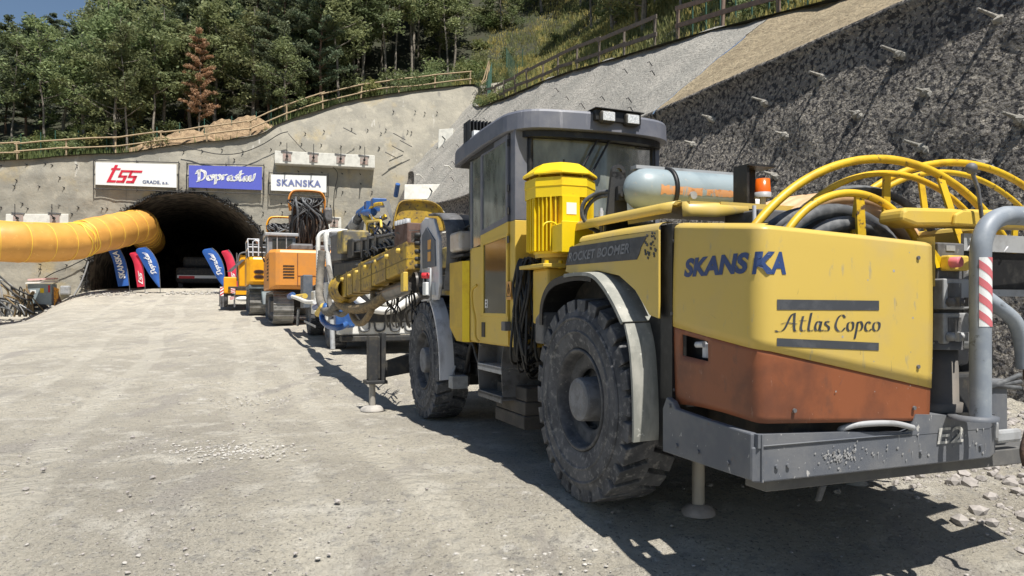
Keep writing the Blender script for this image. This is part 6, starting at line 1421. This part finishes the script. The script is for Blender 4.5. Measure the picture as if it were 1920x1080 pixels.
# yellow hopper
b = SB(); rows = []
prof = [(3.62, 3.05), (3.66, 3.25), (3.72, 3.50), (3.80, 3.62), (3.95, 3.665), (4.2, 3.68), (4.45, 3.665), (4.62, 3.60), (4.74, 3.48), (4.80, 3.25), (4.82, 3.05)]
Q = catmull([(a, 0, c) for a, c in prof], 3)
for q in Q: rows.append([(4.2+(q.x-4.2)*.85, 16.5, 2.9+(q.z-2.9)*.85), (4.2+(q.x-4.2)*.97, 16.06, 2.9+(q.z-2.9)*.97), (q.x, 16.0, q.z), (q.x, 16.04, q.z+.015)])
b.grid(rows); b.add([(4.2+(q.x-4.2)*.95, 16.1, 2.9+(q.z-2.9)*.95) for q in Q], [tuple(range(len(Q)))]); b.build('yellow_hopper', M['yeld'], spr, solid=.02)
b = SB(); b.box(3.9, 4.7, 16.2, 17.4, 2.2, 3.2); b.build('hopper_stand', M['dark'], spr)
b = SB(); b.box(2.9, 4.8, 16.3, 17.0, 1.4, 2.2); b.build('pump_unit', M['dark'], spr, bevel=.03)

# ---------------------------------------------------------------- excavators
def track(par, off, v0, v1, u0, u1, z0, h, name='track', plate='plate_m'):
    tr = empt(name, par); r = h/2; L = []; n = 10
    for k in range(n+1): a = -math.pi/2-math.pi*k/n; L.append((u0+r+r*math.cos(a), z0+r+r*math.sin(a)))
    for k in range(n+1): a = math.pi/2-math.pi*k/n; L.append((u1-r+r*math.cos(a), z0+r+r*math.sin(a)))
    L.append(L[0]); 
    P = resample(L, int(((u1-u0)*2+h)/.19)); b = MB(off)
    for i in range(len(P)-1):
        (a, c), (a2, c2) = P[i], P[i+1]; m_ = ((a+a2)/2, (c+c2)/2); tx, tz = a2-a, c2-c; l = math.hypot(tx, tz); tx, tz = tx/l, tz/l; nx, nz_ = tz, -tx
        cu, cz_ = (u0+u1)/2, z0+r
        if nx*(m_[0]-max(u0+r, min(u1-r, m_[0])))+nz_*(m_[1]-cz_) < 0: nx, nz_ = -nx, -nz_
        hl = l*.46
        for w_, lo_, hi_ in ((hl, -.03, .0), (hl*.18, 0, .035)):
            q = [(m_[0]+tx*s1*w_+nx*s2, m_[1]+tz*s1*w_+nz_*s2) for s2 in (lo_, hi_) for s1 in (-1, 1)]
            b.hexa([(v0, *q[0]), (v1, *q[0]), (v1, *q[1]), (v0, *q[1]), (v0, *q[2]), (v1, *q[2]), (v1, *q[3]), (v0, *q[3])])
    b.build('track_shoes', M['shoe'], tr)
    b = MB(off); b.box(v0+.12, v1-.12, u0+.3, u1-.3, z0+h*.3, z0+h*.72); b.build('track_frame', M['dark'], tr)
    b = MB(off)
    for k in range(7): u = u0+.55+(u1-u0-1.1)*k/6; b.lathe([(0, 0), (0, .13), (.16, .13)], (v0+.08, u, z0+.2), 'x', 14)
    for u in (u0+r, u1-r): b.lathe([(0, 0), (0, r*.55), (.03, r*.8), (.2, r*.8)], (v0+.07, u, z0+r), 'x', 18)
    b.build('rollers', M['mid'], tr)
M['shoe'] = mat('dusty_track_shoes', (.30, .29, .27), (.18, .175, .165), 4, .4, .65, r=.75, bump=.1)
def boomhead(b1, off, par, v, u, z0, z1, w_, om, seed, hang=True):
    """raised folded boom seen from behind: orange yoke over a curtain of hoses"""
    bm = empt('boom', par); b = MB(off)
    b.hexa([(v-w_*.62, u, z0), (v+w_*.62, u, z0), (v+w_*.62, u+.5, z0), (v-w_*.62, u+.5, z0), (v-w_*.8, u+.15, z1-.3), (v+w_*.8, u+.15, z1-.3), (v+w_*.8, u+.6, z1-.3), (v-w_*.8, u+.6, z1-.3)]); b.build('boom_beam', M['hosebrown'], bm)
    b = MB(off); P = catmull([(v-w_*.95, u-.05, z1-.75), (v-w_*1.02, u-.05, z1-.35), (v-w_*.85, u-.05, z1-.08), (v-w_*.5, u-.05, z1), (v+w_*.5, u-.05, z1), (v+w_*.85, u-.05, z1-.08), (v+w_*1.02, u-.05, z1-.35), (v+w_*.95, u-.05, z1-.8)], 5)
    rows = [[p+Vector((0, -.12, 0)), p+Vector((0, .12, .02)), (p+Vector((v, u+.07, z1-.4))*.10)/1.10, (p+Vector((v, u-.17, z1-.4))*.10)/1.10] for p in P]
    for r_ in rows: r_.append(r_[0])
    b.grid(rows, False); b.tube(P, .05, 6); b.build('yoke', M[om], bm)
    rg = random.Random(seed)
    for i in range(26):
        x = v+w_*rg.uniform(-.75, .75); top_ = z1-.25-.2*rg.random(); bot = z0+.1+.4*rg.random(); x2 = v+w_*rg.uniform(-.95, 1.0)
        b = MB(off); b.tube(catmull([(x, u-.05, top_), (x+rg.gauss(0, .18), u-.3-.2*rg.random(), top_-.15), (x2, u-.35-.2*rg.random(), (top_*.6+bot*.4)), (x2+rg.gauss(0, .1), u-.25, bot+.3), (x2+rg.gauss(0, .1), u-.1, bot)], 5), .030+.016*rg.random(), 6); b.build('boom_hose', M['blk' if i % 4 else 'gcable'], bm)
    for s_ in (-1, 1): b = MB(off); b.cyl((v+s_*w_*.85, u-.1, z0), (v+s_*w_*.9, u, z1-.9), .09, 10); b.build('boom_cylinder', M['hosebrown'], bm)
    return bm
M['hosebrown'] = mat('brown_dirty_boom', (.14, .09, .06), (.07, .05, .04), 4, .4, .6, (.30, .16, .08), 8, .6, .68, r=.8)
# nearer excavator
ex1, EO, ez = lroot('excavator', 3.1, 26.5, 'orange tracked excavator nearest the white sprayer, folded boom raised high', 'excavator', 'tracked excavators in the parked row'); off = (EO[0], EO[1], ez)
track(ex1, off, 1.76, 2.38, 24.6, 28.6, ez+.0, .98); track(ex1, off, 3.8, 4.42, 24.6, 28.6, ez, .98)
b = MB(off); b.box(2.4, 3.8, 25.6, 27.6, ez+.5, ez+1.1); b.build('undercarriage', M['dark'], ex1)
def cw(off, v0, v1, u0, u1, z0, z1, m, par, name='counterweight', cut=.3):
    b = MB(off); P = [(v0+.04, u1), (v0, u0+cut), (v0+cut*.6, u0+.05), (v0+cut, u0), (v1-cut, u0), (v1-cut*.6, u0+.05), (v1, u0+cut), (v1-.04, u1)]
    n = len(P); vs = [(a, c+.08*(1 if c < u0+.2 else 0), z0) for a, c in P]+[(a, c, z0+.12) for a, c in P]+[(a, c, z1-.1) for a, c in P]+[(v0+(v1-v0)*(.5+(a-(v0+v1)/2)/(v1-v0)*.97), c+.06, z1) for a, c in P]
    fs = [(k*n+j, k*n+(j+1) % n, (k+1)*n+(j+1) % n, (k+1)*n+j) for k in range(3) for j in range(n)]+[tuple(range(n-1, -1, -1)), tuple(range(3*n, 4*n))]
    b.add(vs, fs); return b.build(name, M[m], par, bevel=.03)
cwt = cw(off, 1.62, 4.45, 24.3, 27.9, ez+1.08, ez+2.32, 'orange', ex1, 'house')
b = MB(off)
for i in range(7): b.box(1.612, 1.62, 24.9+.0, 25.15, ez+1.35+.11*i, ez+1.40+.11*i); b.box(1.612, 1.62, 25.25, 25.5, ez+1.35+.11*i, ez+1.40+.11*i)
for i in range(5): b.box(2.02, 2.36, 24.285, 24.30, ez+1.42+.09*i, ez+1.455+.09*i)
b.build('vent_slots', M['blk'], ex1)
b = MB(off); b.box(2.45, 2.47, 24.285, 24.3, ez+1.15, ez+2.2); b.box(2.45, 4.2, 24.288, 24.3, ez+1.48, ez+1.5); b.build('panel_joint', M['rust'], ex1)
b = MB(off); b.box(3.15, 3.35, 24.28, 24.3, ez+1.55, ez+1.8); b.box(3.5, 3.75, 24.28, 24.3, ez+1.66, ez+1.8); b.box(3.85, 4.1, 24.28, 24.3, ez+1.66, ez+1.8); b.build('rear_decal', M['ink'], ex1)
b = MB(off); b.box(2.3, 3.0, 24.8, 26.6, ez+2.32, ez+2.55); b.box(3.05, 4.2, 24.8, 26.6, ez+2.32, ez+2.52); b.build('engine_cover', M['mid'], ex1, bevel=.06)
b = MB(off); b.box(1.66, 2.62, 26.4, 28.2, ez+2.3, ez+2.9); cbx = b.build('cabin', M['cabin_g'], ex1, bevel=.05)
b = MB(off); b.box(1.60, 2.70, 26.3, 28.3, ez+2.90, ez+3.02); b.build('cabin_roof', M['lt'], cbx, bevel=.03)
b = MB(off); b.box(1.85, 2.5, 26.385, 26.4, ez+2.38, ez+2.82); b.box(1.65, 1.66, 26.6, 28.0, ez+2.38, ez+2.82); b.build('cabin_glass', M['glassd'], cbx)
for vv in (1.7, 2.0, 2.3): b = MB(off); b.cyl((vv, 26.36, ez+2.3), (vv, 26.36, ez+2.9), .02, 6); b.build('window_bar', M['lt'], cbx)
b = MB(off); b.tube([(1.58, 26.1, ez+2.0), (1.50, 26.1, ez+2.2), (1.50, 26.1, ez+2.9)], .03, 6); b.box(1.42, 1.52, 26.0, 26.2, ez+2.5, ez+2.85); b.build('mirror', M['blk'], ex1)
boomhead(None, off, ex1, 3.18, 28.2, ez+2.3, ez+4.75, .62, 'orange', 61)
b = MB(off); b.box(3.75, 4.1, 28.1, 28.6, ez+3.6, ez+4.2); b.build('boom_side_lamp', M['mid'], ex1, bevel=.1)
# farther excavator
ex2, EO, ez = lroot('excavator', 2.5, 31.8, 'amber yellow tracked excavator with a railed roof, farther into the row', 'excavator', 'tracked excavators in the parked row'); off = (EO[0], EO[1], ez)
track(ex2, off, 1.30, 1.85, 30.3, 33.9, ez, .92); track(ex2, off, 3.0, 3.55, 30.3, 33.9, ez, .92)
cw(off, 1.17, 3.85, 30.0, 33.0, ez+1.12, ez+2.18, 'amber', ex2, 'house', .22)
b = MB(off); b.box(1.25, 3.8, 30.1, 33, ez+.95, ez+1.12); b.build('lower_skirt', M['frame2b'], ex2, bevel=.03)
b = MB(off); b.hexa([(1.75, 29.9, ez+.35), (3.3, 29.9, ez+.35), (3.3, 30.3, ez+.35), (1.75, 30.3, ez+.35), (1.7, 30.2, ez+.95), (3.4, 30.2, ez+.95), (3.4, 30.6, ez+.95), (1.7, 30.6, ez+.95)]); b.build('blade_frame', M['frame2b'], ex2, bevel=.04)
for k in (0, 1):
    b = MB(off); zc = ez+1.42+.19*k; P = [(1.62+.2*math.cos(a), 29.985, zc+.075*math.sin(a)) for a in [6.283*i/18 for i in range(18)]]; b.add(P, [tuple(range(18))]); b.build('oval_grille', M['rust'], ex2)
    b = MB(off)
    for i in range(4): b.box(1.47, 1.77, 29.97, 29.984, zc-.05+.03*i, zc-.04+.03*i)
    b.build('grille_bars', M['dark'], ex2)
b = MB(off)
for P in ([(1.25, 30.1, 2.18), (1.22, 30.1, 2.85), (1.6, 30.1, 2.85), (1.6, 30.1, 2.2)], [(1.22, 30.1, 2.85), (2.3, 30.1, 2.85), (2.3, 30.1, 2.2)], [(1.22, 30.1, 2.55), (2.3, 30.1, 2.55)], [(1.22, 30.1, 2.35), (2.3, 30.1, 2.35)], [(1.22, 30.1, 2.85), (1.22, 31.9, 2.85), (1.25, 31.9, 2.2)], [(1.9, 30.1, 2.85), (1.9, 30.1, 2.2)], [(1.22, 30.1, 2.5), (1.22, 31.9, 2.5)], [(1.4, 30.05, 2.2), (1.4, 30.05, 2.75), (1.5, 30.05, 2.82), (1.6, 30.05, 2.75), (1.6, 30.05, 2.2)]):
    b.tube([(a, c, z+ez) for a, c, z in P], .025, 6)
b.build('roof_railing', M['silver'], ex2)
b = MB(off); b.box(1.25, 2.2, 31.6, 33.2, ez+2.18, ez+2.8); b.build('cabin', M['blk'], ex2, bevel=.05)
boomhead(None, off, ex2, 2.75, 33.4, ez+2.2, ez+4.1, .62, 'amber', 62)
# small maintenance loader by the tunnel
ld, EO, ez = lroot('wheel_loader', 1.2, 37.0, 'small amber wheeled lifting vehicle with red and white stripes nearest the tunnel', 'loader'); off = (EO[0], EO[1], ez)
def LB(): return MB(off)
for v, u in ((.42, 35.4), (2.3, 35.4), (.42, 38.2), (2.3, 38.2)):
    wr = empt('wheel', ld); b = LB(); b.lathe([(0, .2), (-.01, .36), (.03, .42), (.3, .42), (.33, .36), (.33, .2)], (v-.15, u, ez+.42), 'x', 22); b.build('tyre', M['tyre'], wr); b = LB(); b.lathe([(.04, .22), (.1, .14), (.06, 0)], (v-.15, u, ez+.42), 'x', 16); b.build('rim', M['amber'], wr)
b = LB(); b.box(.35, 2.4, 35.0, 38.6, ez+.55, ez+.80); b.build('chassis', M['dark'], ld, bevel=.03)
b = LB(); b.box(.42, .95, 34.9, 35.9, ez+.6, ez+1.32); b.box(1.05, 1.5, 35.0, 36.4, ez+.9, ez+2.3); b.box(1.5, 2.35, 35.2, 38.4, ez+.8, ez+1.5); b.build('body', M['amber'], ld, bevel=.04)
b = LB(); b.hexa([(.55, 34.9, ez+1.55), (.75, 34.9, ez+1.55), (.75, 35, ez+1.55), (.55, 35, ez+1.55), (1.15, 34.9, ez+2.1), (1.3, 34.9, ez+2.1), (1.3, 35, ez+2.1), (1.15, 35, ez+2.1)]); b.build('lift_arm', M['mid'], ld)
b = LB(); b.tube(catmull([(1.0, 34.95, ez+2.0), (1.1, 34.95, ez+2.35), (1.5, 34.95, ez+2.42), (2.4, 34.95, ez+2.42)], 5), .04, 6); b.tube([(1.0, 36.6, ez+1.2), (1.0, 36.6, ez+2.5)], .03, 6); b.build('rollover_bar', M['mid'], ld)
b = LB(); b.sphere((1.75, 34.95, ez+2.05), .2, 12, (1.1, .6, 1)); b.build('round_work_light', M['banner'], ld)
b = LB(); b.box(.6, 2.5, 34.6, 34.9, ez+.78, ez+.9); b.box(.7, 2.0, 34.55, 34.7, ez+.42, ez+.62); b.build('rear_step', M['dark'], ld, bevel=.02)
b = LB(); b.box(.9, 1.9, 34.53, 34.6, ez+.55, ez+.72); b.build('yellow_tow_plate', M['amber'], ld)
b = LB(); b.box(1.55, 2.0, 34.85, 34.95, ez+.95, ez+1.2); b.build('red_tail_box', M['red'], ld)
b = LB(); b.sphere((1.2, 34.5, ez+.36), .22, 10, (1.4, .6, .5)); b.build('white_tank', M['banner'], ld)
for x0, z0, w_, h_ in ((.27, .48, .14, .40), (.70, .60, .18, .22), (.66, .32, .18, .14)):
    b = LB(); b.box(x0, x0+w_, 34.50, 34.52, ez+z0, ez+z0+h_); pl_ = b.build('striped_board', M['banner'], ld)
    b = LB()
    for k in range(3): zz = ez+z0+h_*(k)/3; b.add([(x0, 34.495, zz), (x0+w_, 34.495, min(ez+z0+h_, zz+h_*.25)), (x0+w_, 34.495, min(ez+z0+h_, zz+h_*.25+h_*.14)), (x0, 34.495, zz+h_*.16)], [(0, 1, 2, 3)])
    b.build('red_stripes', M['red'], pl_)
for x_, h_ in ((.29, .5), (.39, .5), (.85, .6), (2.1, .6)): b = LB(); b.tube([(x_, 34.55, ez), (x_, 34.55, ez+h_)], .04, 6); b.build('support_leg', M['mid'], ld)

# ---------------------------------------------------------------- ventilation duct
DP = []
for x, y, d in ((-420, 440, 33), (-220, 446, 35.5), (-100, 450, 36.8), (0, 453, 38), (70, 455, 39.5), (135, 453, 41.4), (160, 446, 42.3), (215, 434, 44.6), (245, 427, 46.2), (262, 423, 47.3)):
    DP.append(Vector(((x-960)/1400*d, d, CH-(y-575)/1400*d)))
DP.append(DP[-1]+UV(0, 2.2, -.1)); DP.append(DP[-1]+UV(0, 6, -.2))
duct = root('ventilation_duct', DP[3], 0, 'fat orange fabric ventilation duct running into the tunnel mouth', 'air duct')
Q = catmull(DP, 14); L = [0]
for i in range(1, len(Q)): L.append(L[-1]+(Q[i]-Q[i-1]).length)
out = []; rad = []; k = 0; n = int(L[-1]/.09); kink = None
for i in range(n+1):
    t = L[-1]*i/n
    while k < len(L)-2 and L[k+1] < t: k += 1
    q = (t-L[k])/(L[k+1]-L[k]); p = Q[k].lerp(Q[k+1], q); out.append(p)
    ph = (t % 1.15)/1.15; r = 1.04-.030*math.exp(-(min(ph, 1-ph)/.055)**2)+.012*math.sin(t*5.1)
    x = 960+1400*p.x/p.y
    r -= .07*math.exp(-((x-151)/7)**2)
    rad.append(r)
b = MB(DP[3]); b.tube(out, rad, 40, cap=False)
rg = random.Random(4); V2 = []
for i, p in enumerate(b.v):
    q = Vector(p); w_ = .022*fb(q.x*1.1, q.y*1.1, q.z*2.5)+.012*fb(q.x*4, q.y*4, q.z*3, 3)
    c = out[i//40]-Vector(DP[3]); e = (q-c).normalized(); V2.append(tuple(q+e*w_))
b.v = V2; b.build('duct_skin', M['orduct'], duct)
t = 0; k = 0
for i in range(n+1):
    tt = L[-1]*i/n
    if tt >= t:
        t += 1.15; p = out[i]; tg = (out[min(n, i+1)]-out[max(0, i-1)]).normalized(); a = tg.cross(Vector((0, 0, 1))).normalized(); c = a.cross(tg)
        b = MB(DP[3]); b.tube([p+(a*math.cos(x)+c*math.sin(x))*(rad[i]+.006) for x in [6.283*j/36 for j in range(36)]], .018, 5, closed=True); b.build('hoop_seam', M['seam'], duct)
M_ = None
for s_ in (-.12, .0, .13):
    i = min(range(len(out)), key=lambda j: abs(960+1400*out[j].x/out[j].y-(150+s_*60)) if out[j].y > 30 else 9e9); p = out[i]; tg = (out[i+1]-out[i-1]).normalized(); a = tg.cross(Vector((0, 0, 1))).normalized(); c = a.cross(tg)
    b = MB(DP[3]); b.tube([p+(a*math.cos(x)+c*math.sin(x))*(rad[i]+.01+.02*math.sin(x*7+s_*40))+tg*.05*math.sin(x*5+s_*30) for x in [6.283*j/60 for j in range(60)]], .035, 5, closed=True); b.build('joint_strap', M['seam'], duct)
b = MB(DP[3]); b.tube([p+Vector((0, 0, rad[i]+.02)) for i, p in enumerate(out[::8]) for rad_ in (0,)] if False else [out[i]+Vector((0, 0, rad[i]+.01)) for i in range(0, n, 8)], .02, 5); b.build('hanging_seam', M['seam'], duct)
# suspension wire above it
# ---------------------------------------------------------------- feather flags
def flag(x, yb, d, h, w_, m, text, label, bulge=1.0, lean_=.0, mir=True, tip='drop', textr=(.30, .78), red=False):
    p = Vector(((x-960)/1400*d, d, 0)); p.z = gz(p.x, p.y); r = root('feather_flag', p, 0, label, 'flag', None)
    # pole bends over to the left at the top; flag hangs left of it
    pole = []; N = 22
    for i in range(N+1):
        t = i/N; pole.append(Vector((-.55*w_*1.3*max(0, (t-.35)/.65)**2.4-lean_*h*t, .03*math.sin(t*3), .25+(h-.25)*(t if t < .9 else .9+(t-.9)*.75))))
    b = MB(); b.tube([Vector((0, 0, -.1))]+pole, .02, 6); b.build('pole', M['mid'], r)
    b = MB(); b.tube([(-.35, 0, .02), (.35, .02, .02)], .02, 5); b.tube([(0, -.35, .02), (0, .35, .02)], .02, 5); b.build('base_cross', M['dark'], r)
    rows = []
    def wd(t):
        if tip == 'drop': return w_*(math.sin(min(1, t*1.25)*math.pi/2)**1.1)*(1-max(0, (t-.82)/.18)**2.2)**.5 if t < .999 else 0
        return w_*(.85+.15*t)*(1-max(0, (t-.90)/.10)**2)**.5 if t < .999 else 0
    def fl(s, t):
        i = min(N-.001, t*N); k = int(i); q = pole[k].lerp(pole[k+1], i-k); return q+Vector((-s*wd(t), -.06*math.sin(s*3.1)+.05*math.sin(t*7+s*2), -.10*s*w_*(1-t)))
    for j in range(27): rows.append([fl(s/6, .06+.94*j/26) for s in range(7)])
    MB().grid(rows).build('fabric', m, r)
    g = text; b = MB(); t0, t1 = textr
    b.add([fl(.22+.5*(c if not mir else c), t1-(t1-t0)*a if True else 0)+Vector((0, -.035, 0)) for a, c in g[0]], g[1]); b.build('flag_lettering', M['banner'], r)
    return r
TS = textgeo('SKANSKA', .03); DO = strokes([[(a, c) for a, c in l] for l in D_], (.016, .06), .015); TT = (logo[0], logo[1])
def flipx(g): return ([(1-a, c) for a, c in g[0]], g[1])
flag(243, 548, 45.0, 3.05, .80, M['flagb'], flipx(TS), 'tall dark blue flag standing leftmost under the orange duct', lean_=.12, tip='rect', textr=(.22, .80))
flag(272, 543, 44.6, 2.5, .55, M['flagr'], flipx(([(a/1.3, c) for a, c in TT[0]], TT[1])), 'red curved flag between the two blue flags left of the tunnel', lean_=.06, tip='rect', textr=(.10, .5))
flag(300.5, 545, 44.4, 2.8, .95, M['flagb'], flipx(DO), 'bright blue teardrop flag right of the red flag under the duct end', lean_=.06, textr=(.36, .84))
flag(423, 535, 43.5, 2.75, .88, M['flagb'], flipx(DO), 'blue teardrop flag standing right in front of the tunnel beside the loader', lean_=.06, textr=(.36, .84))
flag(447, 535, 42.5, 2.65, .55, M['flagr'], flipx(([(a/1.3, c) for a, c in TT[0]], TT[1])), 'red curved flag rising behind the small loader', lean_=.07, tip='rect', textr=(.10, .5))
# ---------------------------------------------------------------- cabinet and clutter by the left wall
cd = 42.0; cp = Vector(((80-960)/1400*cd, cd, 0)); cp.z = CH-(590-575)/1400*cd; gzc = cp.z
cbt = root('electrical_cabinet', cp, .1, 'grey electrical cabinet with red edges standing by the left wall under the duct', 'electrical cabinet')
def CB(): return MB()
b = CB(); b.box(-.65, .62, -.3, .3, .55, 1.72); b.build('cabinet_body', M['tank'], cbt, bevel=.02)
b = CB(); b.hexa([(-.72, -.42, 1.72), (.70, -.42, 1.80), (.70, .35, 1.85), (-.72, .35, 1.78), (-.72, -.42, 1.78), (.70, -.42, 1.86), (.70, .35, 1.95), (-.72, .35, 1.88)]); b.build('cabinet_roof', M['white'], cbt)
b = CB(); b.hexa([(-.70, -.2, 1.9), (.68, -.2, 1.98), (.68, .3, 2.0), (-.70, .3, 1.92), (-.70, -.2, 2.0), (.68, -.2, 2.08), (.68, .3, 2.08), (-.70, .3, 2.0)]); b.build('roof_board', M['pinkred2'], cbt)
for x in (-.66, .45): b = CB(); b.box(x, x+.09, -.33, -.3, .75 if x < 0 else 1.25, 1.35 if x < 0 else 1.65); b.build('red_edge', M['red'], cbt)
b = CB(); b.box(-.5, -.2, -.315, -.3, 1.2, 1.38); b.build('white_notice', M['banner'], cbt); b = CB(); b.box(.02, .22, -.315, -.3, 1.22, 1.48); b.build('yellow_notice', M['yelb'], cbt)
b = CB(); 
for x in (-.62, -.1, .5): b.box(x, x+.06, -.3, .3, 0, .55)
b.box(-.95, .75, -.35, .35, .15, .22); b.build('stand', M['lt'], cbt)
rg = random.Random(33)
for i in range(14):
    b = CB(); z = .25+.3*rg.random(); b.tube(catmull([(-1.0, -.3, z), (-.6, -.42, z-.08*rg.random()), (-.1, -.45, z+.1*rg.random()), (.35, -.4, z-.1+.2*rg.random()), (.6, -.3, z*.5)], 4), .03, 5); b.build('coiled_cable', M['blk'], cbt)
b = CB(); b.add([(.72, -.25, 1.55), (1.0, -.3, 1.45), (.98, -.3, .95), (.72, -.25, .45)], [(0, 1, 2, 3)]); b.build('orange_hazard_sheet', M['hz'], cbt, solid=.02)
b = CB(); b.add([(.98, -.3, 1.3), (1.28, -.2, .0), (.75, -.2, .0), (.74, -.22, .7)], [(0, 1, 2, 3)]); b.build('brown_board', M['rustdark'], cbt, solid=.03)
wbx = PW(123, 545, .15); b = MB(wbx); b.box(wbx.x-.28, wbx.x+.28, wbx.y-.15, wbx.y+.12, wbx.z-.25, wbx.z+.3); o = b.build('wall_box', M['lt'], bevel=.08); o.location = wbx; tag(o, 'small grey connection box fixed low on the left wall', 'junction box')
pil = root('hose_tangle', Vector(((30-960)/1400*41.5, 41.5, gzc-.1)), 0, 'tangle of thick hoses and cables draped over pipes at the far left wall', 'cables')
for i in range(22):
    rg = random.Random(400+i); x = rg.uniform(-1.1, .9); b = MB(); h = .5+1.6*rg.random(); b.tube(catmull([(x, 0, 0), (x+rg.gauss(0, .15), -.1, h*.5), (x+rg.gauss(0, .3), -.15, h), (x+.4+rg.gauss(0, .3), -.1, h*.7), (x+.7+rg.gauss(0, .3), 0, .1)], 5), .03+.03*rg.random(), 6); b.build('hose', M[('gcable', 'straw', 'lt', 'blk')[i % 4]], pil)
b = MB(); b.tube(catmull([(-1.6, 0, 2.9), (-.9, -.1, 2.3), (0, -.2, 1.6), (1.1, -.2, 1.1)], 6), .05, 6); b.tube(catmull([(-1.6, 0, 2.6), (-.8, -.1, 1.9), (.3, -.2, 1.1), (1.0, -.2, .9)], 6), .05, 6); b.build('thick_cable', M['blk'], pil)
for i, P in enumerate(([(166, 490), (160, 510), (150, 535), (138, 555), (128, 572)], [(160, 485), (130, 500), (100, 512), (70, 530)], [(165, 470), (163, 520), (160, 548)])):
    b = MB(); b.tube(catmull([PW(x, y, .25) for x, y in P], 6), .05 if i == 0 else .03, 6); tag(b.build('wall_hose', M['lt'] if i == 0 else M['blk']), ('pale hose curling down the left foot of the arch', 'thin black cable crossing the wall below the duct', 'black cable hanging beside the left foot of the arch')[i], 'hose')
# things deep in the tunnel mouth
tv = root('parked_vehicle', UV(-.8, 56, gz(-20, 50)), TH, 'dark vehicle with red and white markings standing inside the tunnel', 'vehicle')
b = MB(); b.box(-1.6, 1.6, 0, 4, .4, 1.5); b.box(-1.2, 1.2, 1, 3.5, 1.5, 2.3); b.build('body', M['dark'], tv, bevel=.2)
b = MB(); b.box(-1.5, 1.4, -.05, 0, .75, .95); b.build('white_band', M['banner'], tv); b = MB(); b.box(-1.4, -.4, -.07, -.05, .72, .9); b.build('red_band', M['red'], tv)
for v in (-1.3, 1.3): b = MB(); b.lathe([(0, 0), (0, .45), (.3, .45)], (v-.15, .8, .45), 'x', 16); b.build('wheel', M['tyre'], tv)

# ---------------------------------------------------------------- worker on the loader
pv_ = UV(1.98, 37.9); pz = ez+1.5
per = root('person', (pv_.x, pv_.y, pz), TH, 'worker in dark blue clothes and pale helmet standing on the small loader', 'person')
me = bpy.data.meshes.new('body'); J = [(0, 0, .95), (0, 0, 1.15), (0, 0, 1.40), (0, -.01, 1.50), (0, -.02, 1.60), (0, -.02, 1.70), (-.10, 0, .88), (-.12, -.02, .48), (-.12, .02, .06), (-.12, -.14, .03), (.10, 0, .88), (.13, .02, .48), (.12, .03, .06), (.12, -.12, .03),
     (-.20, 0, 1.40), (-.26, .02, 1.12), (-.24, -.12, .90), (-.23, -.18, .82), (.20, 0, 1.40), (.26, .02, 1.12), (.24, -.12, .90), (.23, -.18, .82)]
Eg = [(0, 1), (1, 2), (2, 3), (3, 4), (4, 5), (0, 6), (6, 7), (7, 8), (8, 9), (0, 10), (10, 11), (11, 12), (12, 13), (2, 14), (14, 15), (15, 16), (16, 17), (2, 18), (18, 19), (19, 20), (20, 21)]
RR = [.15, .15, .16, .06, .09, .085, .10, .07, .05, .04, .10, .07, .05, .04, .07, .05, .04, .035, .07, .05, .04, .035]
me.from_pydata(J, Eg, []); me.materials.append(M['workwear']); ob = bpy.data.objects.new('body', me); S.collection.objects.link(ob); ob.parent = per
md = ob.modifiers.new('k', 'SKIN'); sv = me.skin_vertices[0].data if me.skin_vertices else None
if sv is None:
    bm = bmesh.new(); bm.from_mesh(me); bm.verts.layers.skin.verify(); bm.to_mesh(me); bm.free(); sv = me.skin_vertices[0].data
for i, r_ in enumerate(RR): sv[i].radius = (r_, r_*.8); sv[i].use_root = i == 0
md2 = ob.modifiers.new('u', 'SUBSURF'); md2.levels = md2.render_levels = 2
b = MB(); b.sphere((0, -.03, 1.63), .092, 12, (1, 1.05, 1.15)); b.sphere((0, -.125, 1.62), .018, 6); b.build('face', M['skin'], per)
b = MB(); b.lathe([(0, .13), (.015, .125), (.06, .115), (.10, .08), (.125, 0)], (0, -.03, 1.67), 'z', 16); b.build('helmet', M['banner'], per)
